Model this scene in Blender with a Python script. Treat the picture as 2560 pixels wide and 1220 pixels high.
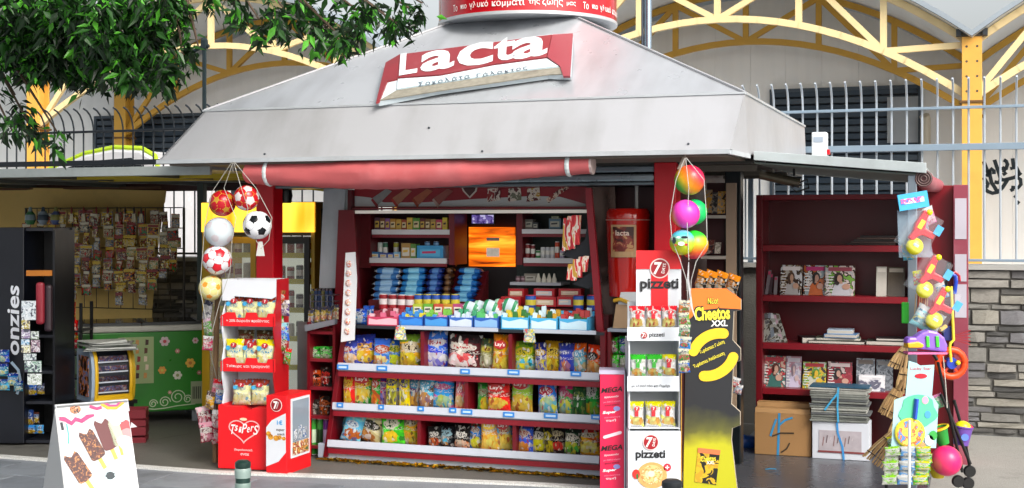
import bpy, bmesh, math, random
from mathutils import Vector, Matrix
from mathutils.noise import noise as pnoise
random.seed(7)
for o in list(bpy.data.objects): bpy.data.objects.remove(o)
SC = bpy.context.scene
COL = SC.collection
# ------------------------------------------------------------------ camera
F, CX, HY, H = 3300.0, 1280.0, 560.0, 1.6          # focal length in px of a 2560 px wide frame, optical centre, eye height
A = math.radians(19.5)                             # the kiosk front is turned this far from the picture plane
cam = bpy.data.cameras.new('camera'); camo = bpy.data.objects.new('camera', cam); COL.objects.link(camo)
cam.sensor_width = 36.0; cam.lens = 36.0 * F / 2560.0
cam.shift_y = (HY - 610.0) / 2560.0
cam.clip_start = 0.05; cam.clip_end = 500
camo.location = (0, 0, H); camo.rotation_euler = (math.pi / 2, 0, 0)
SC.camera = camo
# ------------------------------------------------------------------ sky, sun, exposure
SUN_EL, SUN_AZ = math.radians(40), math.radians(148)     # azimuth clockwise from +Y (away from the camera)
wd = bpy.data.worlds.new('World'); SC.world = wd; wd.use_nodes = True
nt = wd.node_tree
bg = nt.nodes['Background']
sky = nt.nodes.new('ShaderNodeTexSky'); sky.sky_type = 'NISHITA'; sky.sun_disc = False
sky.sun_elevation = SUN_EL; sky.sun_rotation = SUN_AZ
sky.dust_density = 6.0; sky.air_density = 1.3; sky.ozone_density = 1.0
hs = nt.nodes.new('ShaderNodeHueSaturation'); hs.inputs['Saturation'].default_value = 0.3
nt.links.new(sky.outputs[0], hs.inputs['Color']); nt.links.new(hs.outputs[0], bg.inputs[0])
bg.inputs[1].default_value = 0.15
sl = bpy.data.lights.new('sun', 'SUN'); sl.energy = 1.1; sl.angle = math.radians(25); sl.color = (1.0, 0.93, 0.84)
slo = bpy.data.objects.new('sun', sl); COL.objects.link(slo)
sd = Vector((math.sin(SUN_AZ) * math.cos(SUN_EL), math.cos(SUN_AZ) * math.cos(SUN_EL), math.sin(SUN_EL)))
slo.rotation_euler = sd.to_track_quat('Z', 'Y').to_euler(); slo.location = sd * 20 + Vector((0, 8, 0))
SC.view_settings.view_transform = 'Standard'; SC.view_settings.look = 'None'
SC.view_settings.gamma = 1.0; SC.view_settings.exposure = 0.72; SC.view_settings.use_curve_mapping = False
SC.render.engine = 'CYCLES'
SC.cycles.use_denoising = True
SC.cycles.max_bounces = 6; SC.cycles.diffuse_bounces = 3; SC.cycles.glossy_bounces = 3
SC.cycles.transparent_max_bounces = 8; SC.cycles.sample_clamp_indirect = 4.0
# ------------------------------------------------------------------ kiosk frame: s along the front, t into the depth, z up
U = (math.cos(A), -math.sin(A)); Wd = (math.sin(A), math.cos(A)); O = (0.55, 8.25)
def W(s, t, z): return Vector((O[0] + s * U[0] + t * Wd[0], O[1] + s * U[1] + t * Wd[1], z))
def P(x, y, t):
    r = (x - CX) / F; bx = O[0] + t * Wd[0]; by = O[1] + t * Wd[1]
    s = (r * by - bx) / (U[0] - r * U[1]); Y = by + s * U[1]
    return (s, t, H - (y - HY) / F * Y)
def S_(x, y, s):
    r = (x - CX) / F; bx = O[0] + s * U[0]; by = O[1] + s * U[1]
    t = (r * by - bx) / (Wd[0] - r * Wd[1]); Y = by + t * Wd[1]
    return (s, t, H - (y - HY) / F * Y)
def G(x, y, z=0.0):
    Y = F * (H - z) / (y - HY); X = (x - CX) / F * Y
    dx, dy = X - O[0], Y - O[1]
    return (dx * U[0] + dy * U[1], dx * Wd[0] + dy * Wd[1], z)
def PL(x, y, p0, n):
    """pixel ray against a plane given in kiosk coordinates"""
    d = ((x - CX) / F, 1.0, -(y - HY) / F)
    dk = Vector((d[0] * U[0] + d[1] * U[1], d[0] * Wd[0] + d[1] * Wd[1], d[2]))
    c = (-O[0] * U[0] - O[1] * U[1], -O[0] * Wd[0] - O[1] * Wd[1], H); ck = Vector(c)
    n = Vector(n); k = (Vector(p0) - ck).dot(n) / dk.dot(n)
    return ck + dk * k
# ------------------------------------------------------------------ materials
def C(h):
    if not isinstance(h, str): return tuple(h)[:3]
    h = h.lstrip('#'); v = [int(h[i:i + 2], 16) / 255 for i in (0, 2, 4)]
    return tuple(x / 12.92 if x <= 0.04045 else ((x + 0.055) / 1.055) ** 2.4 for x in v)
MC = {}
def new_mat(name):
    m = bpy.data.materials.new(name); m.use_nodes = True
    return m, m.node_tree.nodes, m.node_tree.links, m.node_tree.nodes['Principled BSDF']
def mixc(N, L, fac, a, b, mode='MIX'):
    n = N.new('ShaderNodeMix'); n.data_type = 'RGBA'; n.blend_type = mode
    for k, v in ((0, fac), (6, a), (7, b)):
        if hasattr(v, 'links') or isinstance(v, bpy.types.NodeSocket): L.new(v, n.inputs[k])
        elif k == 0: n.inputs[0].default_value = v
        else: n.inputs[k].default_value = (*C(v), 1)
    return n.outputs[2]
def mat(col, rough=0.5, metal=0.0, var=0.14, scale=5.0, bump=0.0, bscale=80.0, emit=0.0, spec=0.5, alpha=1.0, stain=0.0, coat=0.0, dirt='#4a4038', trans=0.0):
    key = ('m', col, rough, metal, var, scale, bump, bscale, emit, spec, alpha, stain, coat, dirt, trans)
    if key in MC: return MC[key]
    m, N, L, b = new_mat('paint_%d' % len(MC))
    tc = N.new('ShaderNodeTexCoord')
    nz = N.new('ShaderNodeTexNoise'); nz.inputs['Scale'].default_value = scale; nz.inputs['Detail'].default_value = 5
    L.new(tc.outputs['Object'], nz.inputs['Vector'])
    c = C(col)
    out = mixc(N, L, nz.outputs[0], tuple(x * (1 - var) for x in c), tuple(min(1, x * (1 + var)) for x in c))
    if stain:
        n2 = N.new('ShaderNodeTexNoise'); n2.inputs['Scale'].default_value = 3.1; n2.inputs['Detail'].default_value = 8; n2.inputs['Roughness'].default_value = 0.65
        L.new(tc.outputs['Object'], n2.inputs['Vector'])
        r = N.new('ShaderNodeValToRGB'); r.color_ramp.elements[0].position = 0.5; r.color_ramp.elements[1].position = 0.72
        r.color_ramp.elements[1].color = (stain, stain, stain, 1); L.new(n2.outputs[0], r.inputs[0])
        out = mixc(N, L, r.outputs[0], out, dirt)
    L.new(out, b.inputs['Base Color'])
    mr = N.new('ShaderNodeMapRange'); mr.inputs[3].default_value = max(0.02, rough - 0.08); mr.inputs[4].default_value = min(1, rough + 0.08)
    L.new(nz.outputs[0], mr.inputs[0]); L.new(mr.outputs[0], b.inputs['Roughness'])
    b.inputs['Metallic'].default_value = metal; b.inputs['Specular IOR Level'].default_value = spec
    if coat: b.inputs['Coat Weight'].default_value = coat
    if trans: b.inputs['Transmission Weight'].default_value = trans
    if bump:
        nb = N.new('ShaderNodeTexNoise'); nb.inputs['Scale'].default_value = bscale; nb.inputs['Detail'].default_value = 4
        L.new(tc.outputs['Object'], nb.inputs['Vector'])
        bp = N.new('ShaderNodeBump'); bp.inputs['Strength'].default_value = bump; bp.inputs['Distance'].default_value = 0.01
        L.new(nb.outputs[0], bp.inputs['Height']); L.new(bp.outputs[0], b.inputs['Normal'])
    if emit:
        L.new(out, b.inputs['Emission Color']); b.inputs['Emission Strength'].default_value = emit
    if alpha < 1: b.inputs['Alpha'].default_value = alpha
    MC[key] = m; return m
def streaky(col, dark, rough=0.4, metal=0.0, sx=14.0, sz=0.8, amt=0.5, bump=0.0):
    """weathered sheet metal with run marks down the slope"""
    key = ('s', col, dark, rough, metal, sx, sz, amt, bump)
    if key in MC: return MC[key]
    m, N, L, b = new_mat('sheet_%d' % len(MC))
    tc = N.new('ShaderNodeTexCoord'); mp = N.new('ShaderNodeMapping'); mp.inputs['Scale'].default_value = (sx, sz, sz)
    L.new(tc.outputs['Object'], mp.inputs[0])
    n1 = N.new('ShaderNodeTexNoise'); n1.inputs['Scale'].default_value = 1; n1.inputs['Detail'].default_value = 6; L.new(mp.outputs[0], n1.inputs['Vector'])
    n2 = N.new('ShaderNodeTexNoise'); n2.inputs['Scale'].default_value = 1.3; n2.inputs['Detail'].default_value = 8; n2.inputs['Roughness'].default_value = 0.6; L.new(tc.outputs['Object'], n2.inputs['Vector'])
    mu = N.new('ShaderNodeMath'); mu.operation = 'MULTIPLY'; L.new(n1.outputs[0], mu.inputs[0]); L.new(n2.outputs[0], mu.inputs[1])
    mr = N.new('ShaderNodeMapRange'); mr.inputs[1].default_value = 0.2; mr.inputs[2].default_value = 0.42; mr.inputs[4].default_value = amt
    L.new(mu.outputs[0], mr.inputs[0])
    L.new(mixc(N, L, mr.outputs[0], col, dark), b.inputs['Base Color'])
    # small scuffs
    n3 = N.new('ShaderNodeTexNoise'); n3.inputs['Scale'].default_value = 9; n3.inputs['Detail'].default_value = 3; L.new(tc.outputs['Object'], n3.inputs['Vector'])
    rr = N.new('ShaderNodeMapRange'); rr.inputs[3].default_value = rough - 0.07; rr.inputs[4].default_value = rough + 0.12; L.new(n3.outputs[0], rr.inputs[0]); L.new(rr.outputs[0], b.inputs['Roughness'])
    b.inputs['Metallic'].default_value = metal
    bp = N.new('ShaderNodeBump'); bp.inputs['Strength'].default_value = 0.12 + bump; bp.inputs['Distance'].default_value = 0.02
    L.new(n2.outputs[0], bp.inputs['Height']); L.new(bp.outputs[0], b.inputs['Normal'])
    MC[key] = m; return m
# one node group draws the print of a snack bag in UV space
def make_bag_group():
    g = bpy.data.node_groups.new('bag_print', 'ShaderNodeTree')
    for n in ('Base', 'Band', 'Picture', 'Picture2', 'Logo', 'Ink'): g.interface.new_socket(n, in_out='INPUT', socket_type='NodeSocketColor')
    [g.interface.new_socket(n, in_out='INPUT', socket_type='NodeSocketFloat') for n in ('Seed', 'LX', 'LY', 'LRX', 'LRY', 'LW', 'PX', 'PY', 'PRX', 'PRY', 'Flash')]
    g.interface.new_socket('Color', in_out='OUTPUT', socket_type='NodeSocketColor')
    N, L = g.nodes, g.links
    gi = N.new('NodeGroupInput'); go = N.new('NodeGroupOutput')
    uv = N.new('ShaderNodeUVMap'); sep = N.new('ShaderNodeSeparateXYZ'); L.new(uv.outputs[0], sep.inputs[0])
    n1 = N.new('ShaderNodeTexNoise'); n1.noise_dimensions = '4D'; n1.inputs['Scale'].default_value = 4; n1.inputs['Detail'].default_value = 3
    L.new(uv.outputs[0], n1.inputs['Vector']); L.new(gi.outputs['Seed'], n1.inputs['W'])
    def m(op, a, b=None, c=None):
        n = N.new('ShaderNodeMath'); n.operation = op
        for i, v in enumerate((a, b, c)):
            if v is None: continue
            if isinstance(v, (int, float)): n.inputs[i].default_value = v
            else: L.new(v, n.inputs[i])
        return n.outputs[0]
    wob = m('MULTIPLY', m('SUBTRACT', n1.outputs[0], 0.5), 0.55)
    n5 = N.new('ShaderNodeTexNoise'); n5.noise_dimensions = '4D'; n5.inputs['Scale'].default_value = 9; n5.inputs['Detail'].default_value = 3
    L.new(uv.outputs[0], n5.inputs['Vector']); L.new(gi.outputs['Seed'], n5.inputs['W'])
    wob2 = m('MULTIPLY', m('SUBTRACT', n5.outputs[0], 0.5), 1.1)
    def ell(cx, cy, rx, ry, wb):
        dx = m('DIVIDE', m('SUBTRACT', sep.outputs[0], cx), rx); dy = m('DIVIDE', m('SUBTRACT', sep.outputs[1], cy), ry)
        d = m('SQRT', m('ADD', m('MULTIPLY', dx, dx), m('MULTIPLY', dy, dy)))
        d = m('ADD', d, m('MULTIPLY', wob2, wb))
        n = N.new('ShaderNodeMapRange'); n.inputs[1].default_value = 1.04; n.inputs[2].default_value = 0.96; L.new(d, n.inputs[0]); return n.outputs[0]
    col = gi.outputs['Base']
    band = N.new('ShaderNodeMapRange'); band.inputs[1].default_value = 0.76; band.inputs[2].default_value = 0.79
    L.new(m('ADD', sep.outputs[1], m('MULTIPLY', wob, 0.25)), band.inputs[0])
    col = mixc(N, L, band.outputs[0], col, gi.outputs['Band'])
    # diagonal flash across the pack
    fl = N.new('ShaderNodeMapRange'); fl.inputs[1].default_value = 0.09; fl.inputs[2].default_value = 0.07
    dg = m('ABSOLUTE', m('SUBTRACT', m('ADD', sep.outputs[1], m('MULTIPLY', sep.outputs[0], 0.35)), m('ADD', gi.outputs['Flash'], m('MULTIPLY', wob, 0.2))))
    L.new(dg, fl.inputs[0]); col = mixc(N, L, m('MULTIPLY', fl.outputs[0], 0.8), col, gi.outputs['Band'])
    vo = N.new('ShaderNodeTexVoronoi'); vo.voronoi_dimensions = '4D'; vo.inputs['Scale'].default_value = 5.5; L.new(uv.outputs[0], vo.inputs['Vector']); L.new(gi.outputs['Seed'], vo.inputs['W'])
    vs = N.new('ShaderNodeSeparateColor'); L.new(vo.outputs['Color'], vs.inputs[0])
    pic = mixc(N, L, vs.outputs[0], gi.outputs['Picture'], gi.outputs['Picture2'])
    pic = mixc(N, L, m('MULTIPLY', vo.outputs['Distance'], 0.35), pic, '#20120a')
    col = mixc(N, L, ell(gi.outputs['PX'], gi.outputs['PY'], gi.outputs['PRX'], gi.outputs['PRY'], 1.0), col, pic)
    col = mixc(N, L, ell(gi.outputs['LX'], gi.outputs['LY'], gi.outputs['LRX'], gi.outputs['LRY'], gi.outputs['LW']), col, gi.outputs['Logo'])
    # squiggle of ink inside the logo
    wv = N.new('ShaderNodeTexNoise'); wv.noise_dimensions = '4D'; wv.inputs['Scale'].default_value = 17; wv.inputs['Detail'].default_value = 1
    L.new(uv.outputs[0], wv.inputs['Vector']); L.new(gi.outputs['Seed'], wv.inputs['W'])
    ik = N.new('ShaderNodeMapRange'); ik.inputs[1].default_value = 0.52; ik.inputs[2].default_value = 0.56; L.new(wv.outputs[0], ik.inputs[0])
    col = mixc(N, L, m('MULTIPLY', ik.outputs[0], ell(gi.outputs['LX'], gi.outputs['LY'], m('MULTIPLY', gi.outputs['LRX'], .85), m('MULTIPLY', gi.outputs['LRY'], .7), 0.0)), col, gi.outputs['Ink'])
    # busy small print: bright and dark flecks, a few lines of type
    v2 = N.new('ShaderNodeTexVoronoi'); v2.voronoi_dimensions = '4D'; v2.inputs['Scale'].default_value = 8.5; L.new(uv.outputs[0], v2.inputs['Vector']); L.new(gi.outputs['Seed'], v2.inputs['W'])
    v3 = N.new('ShaderNodeSeparateColor'); L.new(v2.outputs['Color'], v3.inputs[0])
    col = mixc(N, L, m('MULTIPLY', m('GREATER_THAN', v3.outputs[0], .93), .8), col, gi.outputs['Logo'])
    col = mixc(N, L, m('MULTIPLY', m('GREATER_THAN', v3.outputs[1], .92), .75), col, gi.outputs['Ink'])
    col = mixc(N, L, m('MULTIPLY', m('GREATER_THAN', v3.outputs[2], .95), .7), col, '#f4f1e8')
    mp = N.new('ShaderNodeMapping'); mp.inputs['Scale'].default_value = (9, 46, 1); L.new(uv.outputs[0], mp.inputs[0])
    tn = N.new('ShaderNodeTexNoise'); tn.inputs['Scale'].default_value = 1; tn.inputs['Detail'].default_value = 1; L.new(mp.outputs[0], tn.inputs['Vector'])
    zone = m('MULTIPLY', m('GREATER_THAN', sep.outputs[1], .46), m('LESS_THAN', sep.outputs[1], .54))
    col = mixc(N, L, m('MULTIPLY', m('MULTIPLY', m('GREATER_THAN', tn.outputs[0], .55), zone), .85), col, '#f4f1e8')
    L.new(col, go.inputs[0]); return g
BAGG = make_bag_group()
def sat(h, k=1.25):
    r, g_, b = [int(h[i:i + 2], 16) for i in (1, 3, 5)]; l = .3 * r + .59 * g_ + .11 * b
    return '#%02x%02x%02x' % tuple(max(0, min(255, int((l + (v - l) * k) * 1.26 + 6))) for v in (r, g_, b))
def bagmat(base, band, pic, pic2, logo, ink, rough=0.15):
    base, band, pic, pic2 = sat(base), sat(band), sat(pic), sat(pic2)
    key = ('b', base, band, pic, pic2, logo, ink, rough)
    if key in MC: return MC[key]
    m, N, L, b = new_mat('bag_%d' % len(MC))
    g = N.new('ShaderNodeGroup'); g.node_tree = BAGG
    for k, v in zip(('Base', 'Band', 'Picture', 'Picture2', 'Logo', 'Ink'), (base, band, pic, pic2, logo, ink)): g.inputs[k].default_value = (*C(v), 1)
    rr_ = random.Random(len(MC) * 7 + 1); U_ = rr_.uniform
    for k, v in (('Seed', len(MC) * 1.37), ('LX', U_(.42, .58)), ('LY', U_(.60, .74)), ('LRX', U_(.3, .48)), ('LRY', U_(.08, .17)), ('LW', U_(.3, 1.6)), ('PX', U_(.35, .65)), ('PY', U_(.18, .34)), ('PRX', U_(.3, .6)), ('PRY', U_(.15, .28)), ('Flash', U_(.35, .9))): g.inputs[k].default_value = v
    L.new(g.outputs[0], b.inputs['Base Color']); b.inputs['Roughness'].default_value = rough
    tc = N.new('ShaderNodeTexCoord'); nb = N.new('ShaderNodeTexNoise'); nb.inputs['Scale'].default_value = 18; nb.inputs['Detail'].default_value = 4; nb.inputs['Distortion'].default_value = 1.2
    L.new(tc.outputs['Object'], nb.inputs['Vector'])
    bp = N.new('ShaderNodeBump'); bp.inputs['Strength'].default_value = 1.0; bp.inputs['Distance'].default_value = 0.02
    L.new(nb.outputs[0], bp.inputs['Height']); L.new(bp.outputs[0], b.inputs['Normal'])
    MC[key] = m; return m
def printmat(cols, scale=14.0, rough=0.4, stretch=(1, 1, 1), seed=None, emit=0.0):
    """printed packaging: flat patches of the given colours"""
    key = ('p', tuple(cols), scale, rough, stretch, seed, emit)
    if key in MC: return MC[key]
    m, N, L, b = new_mat('print_%d' % len(MC))
    tc = N.new('ShaderNodeTexCoord'); mp = N.new('ShaderNodeMapping'); mp.inputs['Scale'].default_value = stretch
    sd_ = len(MC) * 0.73 if seed is None else seed
    mp.inputs['Location'].default_value = (sd_, sd_ * 1.7, sd_ * 0.6); L.new(tc.outputs['Object'], mp.inputs[0])
    no = N.new('ShaderNodeTexNoise'); no.inputs['Scale'].default_value = scale; no.inputs['Detail'].default_value = 2; no.inputs['Distortion'].default_value = 0.8
    L.new(mp.outputs[0], no.inputs['Vector'])
    r = N.new('ShaderNodeValToRGB'); r.color_ramp.interpolation = 'CONSTANT'
    n = len(cols)
    while len(r.color_ramp.elements) < n: r.color_ramp.elements.new(0.5)
    for i, c in enumerate(cols):
        e = r.color_ramp.elements[i]; e.position = 0.0 if i == 0 else 0.34 + 0.32 * (i / n); e.color = (*C(c), 1)
    L.new(no.outputs[0], r.inputs[0]); L.new(r.outputs[0], b.inputs['Base Color']); b.inputs['Roughness'].default_value = rough
    if emit: L.new(r.outputs[0], b.inputs['Emission Color']); b.inputs['Emission Strength'].default_value = emit
    MC[key] = m; return m
# ------------------------------------------------------------------ objects
NAMES = {}
def link(o): COL.objects.link(o); return o
LABELS = {}
def tag(o, label=None, cat=None, group=None, kind=None):
    if label:
        if label in LABELS and not (group and LABELS[label] == group): print('DUPLICATE LABEL', label)
        LABELS[label] = group; o['label'] = label
    if cat: o['category'] = cat
    if group: o['group'] = group
    if kind: o['kind'] = kind
    return o
BASE = {}
def thing(name, label, cat, at=(0, 0, 0), rot=0.0, group=None, tilt=(0, 0)):
    o = link(bpy.data.objects.new(name, None)); o.empty_display_size = 0.1
    o.location = W(*at); o.rotation_euler = (tilt[0], tilt[1], -A + rot)
    BASE[o] = (Vector(at), rot); tag(o, label, cat, group); return o
def text_curve(s, bold=0.0, space=1.0, _c={}):
    key = (s, bold, space)
    if key not in _c:
        cu = bpy.data.curves.new('lettering', 'FONT'); cu.body = s; cu.size = 1.0; cu.offset = bold; cu.space_character = space
        cu.align_x = 'CENTER'; cu.resolution_u = 3
        ob = bpy.data.objects.new('lettering', cu)
        me = bpy.data.meshes.new_from_object(ob)
        vs = [v.co.copy() for v in me.vertices]; fs = [tuple(p.vertices) for p in me.polygons]
        bpy.data.objects.remove(ob); bpy.data.curves.remove(cu); bpy.data.meshes.remove(me)
        if vs:
            x0 = min(v.x for v in vs); x1 = max(v.x for v in vs); y0 = min(v.y for v in vs); y1 = max(v.y for v in vs)
            vs = [Vector(((v.x - (x0 + x1) / 2) / (x1 - x0), (v.y - (y0 + y1) / 2) / (y1 - y0), 0)) for v in vs]
        _c[key] = (vs, fs)
    return _c[key]
class MB:
    def __init__(s): s.v = []; s.f = []; s.m = []; s.uv = None
    def add(s, vs, fs, m=0):
        k = len(s.v); s.v += [Vector(v) for v in vs]
        for f in fs: s.f.append(tuple(i + k for i in f)); s.m.append(m)
        return s
    def hexa(s, p, m=0):   # p: bottom 4 (ccw from above), top 4
        return s.add(p, [(3, 2, 1, 0), (4, 5, 6, 7), (0, 1, 5, 4), (1, 2, 6, 5), (2, 3, 7, 6), (3, 0, 4, 7)], m)
    def box(s, x0, x1, y0, y1, z0, z1, m=0):
        if x0 > x1: x0, x1 = x1, x0
        if y0 > y1: y0, y1 = y1, y0
        if z0 > z1: z0, z1 = z1, z0
        return s.hexa([(x0, y0, z0), (x1, y0, z0), (x1, y1, z0), (x0, y1, z0), (x0, y0, z1), (x1, y0, z1), (x1, y1, z1), (x0, y1, z1)], m)
    def bar(s, a, b, w, h, m=0, up=(0, 0, 1)):
        a, b = Vector(a), Vector(b); d = (b - a).normalized(); up = Vector(up)
        if abs(d.dot(up)) > 0.98: up = Vector((0, 1, 0))
        x = d.cross(up).normalized(); y = x.cross(d).normalized(); x *= w / 2; y *= h / 2
        return s.add([a - x - y, a + x - y, a + x + y, a - x + y, b - x - y, b + x - y, b + x + y, b - x + y],
                     [(3, 2, 1, 0), (4, 5, 6, 7), (0, 1, 5, 4), (1, 2, 6, 5), (2, 3, 7, 6), (3, 0, 4, 7)], m)
    def tube(s, pts, r, n=8, m=0, caps=True, flat=1.0):
        pts = [Vector(p) for p in pts]; rs = r if isinstance(r, (list, tuple)) else [r] * len(pts)
        k = len(s.v); px = None
        for i, p in enumerate(pts):
            d = (pts[min(i + 1, len(pts) - 1)] - pts[max(i - 1, 0)]).normalized()
            ref = px if px is not None else (Vector((0, 0, 1)) if abs(d.z) < 0.9 else Vector((1, 0, 0)))
            y = d.cross(ref).normalized(); x = y.cross(d).normalized(); px = x
            for j in range(n):
                a = 2 * math.pi * j / n; s.v.append(p + x * (math.cos(a) * rs[i] * flat) + y * (math.sin(a) * rs[i]))
        for i in range(len(pts) - 1):
            for j in range(n):
                a, b = k + i * n + j, k + i * n + (j + 1) % n
                s.f.append((a, b, b + n, a + n)); s.m.append(m)
        if caps:
            s.f.append(tuple(k + j for j in reversed(range(n)))); s.m.append(m)
            s.f.append(tuple(k + (len(pts) - 1) * n + j for j in range(n))); s.m.append(m)
        return s
    def lathe(s, prof, c, n=16, m=0, axis=2):
        """prof: (radius, height) from bottom to top round an axis through c"""
        k = len(s.v)
        for r, h in prof:
            for j in range(n):
                a = 2 * math.pi * j / n; p = [math.cos(a) * r, math.sin(a) * r, h]
                if axis == 1: p = [p[0], p[2], -p[1]]
                if axis == 0: p = [p[2], p[0], p[1]]
                s.v.append(Vector(c) + Vector(p))
        for i in range(len(prof) - 1):
            mm = m[i] if isinstance(m, (list, tuple)) else m
            for j in range(n):
                a, b = k + i * n + j, k + i * n + (j + 1) % n
                s.f.append((a, b, b + n, a + n)); s.m.append(mm)
        m0 = m[0] if isinstance(m, (list, tuple)) else m; m1 = m[-1] if isinstance(m, (list, tuple)) else m
        if prof[0][0] > 1e-4: s.f.append(tuple(k + j for j in reversed(range(n)))); s.m.append(m0)
        if prof[-1][0] > 1e-4: s.f.append(tuple(k + (len(prof) - 1) * n + j for j in range(n))); s.m.append(m1)
        return s
    def ball(s, c, r, n=20, m=0, sq=(1, 1, 1)):
        k = len(s.v); R = n // 2
        for i in range(R + 1):
            th = math.pi * i / R
            for j in range(n):
                a = 2 * math.pi * j / n
                s.v.append(Vector(c) + Vector((math.sin(th) * math.cos(a) * r * sq[0], math.sin(th) * math.sin(a) * r * sq[1], -math.cos(th) * r * sq[2])))
        for i in range(R):
            for j in range(n):
                a, b = k + i * n + j, k + i * n + (j + 1) % n
                s.f.append((a, b, b + n, a + n)); s.m.append(m)
        return s
    def prism(s, pts, y0, y1, m=0):
        """pts: outline in (x, z), extruded from y0 (front) to y1"""
        n = len(pts); area = sum(pts[i][0] * pts[(i + 1) % n][1] - pts[(i + 1) % n][0] * pts[i][1] for i in range(n))
        if area < 0: pts = pts[::-1]
        vs = [(x, y0, z) for x, z in pts] + [(x, y1, z) for x, z in pts]
        return s.add(vs, [tuple(range(n)), tuple(reversed(range(n, 2 * n)))] + [(i + n, (i + 1) % n + n, (i + 1) % n, i) for i in range(n)], m)
    def ribbon(s, pts, wdt, y, th=0.002, m=0):
        """painted stroke in the x-z plane, front face at y"""
        pts = [Vector((p[0], 0, p[1])) for p in pts]; k = len(s.v); n = len(pts)
        L_, R_ = [], []
        for i, p in enumerate(pts):
            d = (pts[min(i + 1, n - 1)] - pts[max(i - 1, 0)]).normalized(); q = Vector((-d.z, 0, d.x)) * wdt / 2
            L_.append(p + q); R_.append(p - q)
        for a, b in zip(L_, R_): s.v += [Vector((a.x, y, a.z)), Vector((b.x, y, b.z))]
        for i in range(n - 1): s.f.append((k + 2 * i + 1, k + 2 * i + 3, k + 2 * i + 2, k + 2 * i)); s.m.append(m)
        return s
    def text(s, st, c, wdt, hgt, m=0, bold=0.0, ex=(1, 0, 0), ez=(0, 0, 1), space=1.0, slant=0.0, arc=0.0, fn=None):
        """lettering centred at c, wdt x hgt, laid along ex / ez"""
        vs, fs = text_curve(st, bold, space); ex, ez = Vector(ex), Vector(ez); out = []
        for v in vs:
            x, y = v.x * wdt + v.y * hgt * slant, v.y * hgt - arc * (v.x * 2) ** 2
            out.append(fn(x, y) if fn else Vector(c) + ex * x + ez * y)
        return s.add(out, fs, m)
    def disc(s, c, rx, rz, m=0, n=20, ex=(1, 0, 0), ez=(0, 0, 1)):
        ex, ez = Vector(ex), Vector(ez)
        return s.add([Vector(c) + ex * math.cos(2 * math.pi * i / n) * rx + ez * math.sin(2 * math.pi * i / n) * rz for i in range(n)], [tuple(range(n))], m)
    def quad(s, a, b, c, d, m=0): return s.add([a, b, c, d], [(0, 1, 2, 3)], m)
    def build(s, name, mats, parent=None, local=False, smooth=False, bevel=0.0, base=None, label=None, kind=None, rot=0.0, autosm=True):
        me = bpy.data.meshes.new(name)
        if parent is not None and not local:
            b, r = BASE[parent]; R = Matrix.Rotation(-r, 3, 'Z'); vs = [R @ (v - b) for v in s.v]
        elif base is not None and not local: vs = [v - Vector(base) for v in s.v]
        else: vs = s.v
        me.from_pydata([tuple(v) for v in vs], [], s.f)
        if not isinstance(mats, (list, tuple)): mats = [mats]
        for m_ in mats: me.materials.append(m_)
        me.polygons.foreach_set('material_index', s.m)
        if smooth:
            me.polygons.foreach_set('use_smooth', [True] * len(me.polygons))
            if autosm:
                try: me.set_sharp_from_angle(angle=math.radians(40))
                except Exception: pass
        o = link(bpy.data.objects.new(name, me))
        if parent is not None:
            o.parent = parent
        elif base is not None:
            o.location = W(*base); o.rotation_euler = (0, 0, -A + rot)
        if bevel:
            bv = o.modifiers.new('bevel', 'BEVEL'); bv.width = bevel; bv.segments = 2; bv.limit_method = 'ANGLE'; bv.angle_limit = math.radians(50)
        if label: o['label'] = label
        if kind: o['kind'] = kind
        return o
    def top(s, name, mats, label, cat, base, group=None, rot=0.0, local=False, **k):
        o = s.build(name, mats, base=base, rot=rot, local=local, **k); tag(o, label, cat, group); return o
def sub(name, mb, mats, parent_obj, base_root, **k):
    """a piece one level below a part whose own origin sits at the thing's base"""
    o = mb.build(name, mats, base_root, **k); o.parent = parent_obj; return o
ORD = ['leftmost', 'second from left', 'third from left', 'fourth from left', 'fifth from left', 'sixth from left', 'seventh from left', 'eighth from left', 'ninth from left',
       'tenth from left', 'eleventh from left', 'twelfth from left', 'thirteenth from left', 'fourteenth from left', 'fifteenth from left', 'sixteenth from left', 'seventeenth from left', 'eighteenth from left']
RED = '#a3101f'; DRED = '#6d0c18'
m_red = mat('#c4091d', 0.35, var=0.06, scale=2)
m_dred = mat('#6a0a17', 0.35, var=0.12, scale=3, stain=0.15)
m_dred2 = mat('#5a0b16', 0.4, var=0.15, scale=2.5, stain=0.2)
m_white = mat('#d8dbe0', 0.4, var=0.06)
m_black = mat('#07080b', 0.4, var=0.2)
m_chrome = mat('#9aa0a8', 0.25, metal=0.9)
m_grey = mat('#8d959d', 0.45, var=0.08)
m_lip = mat('#b9bfcb', 0.4, var=0.06, stain=0.1)
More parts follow.
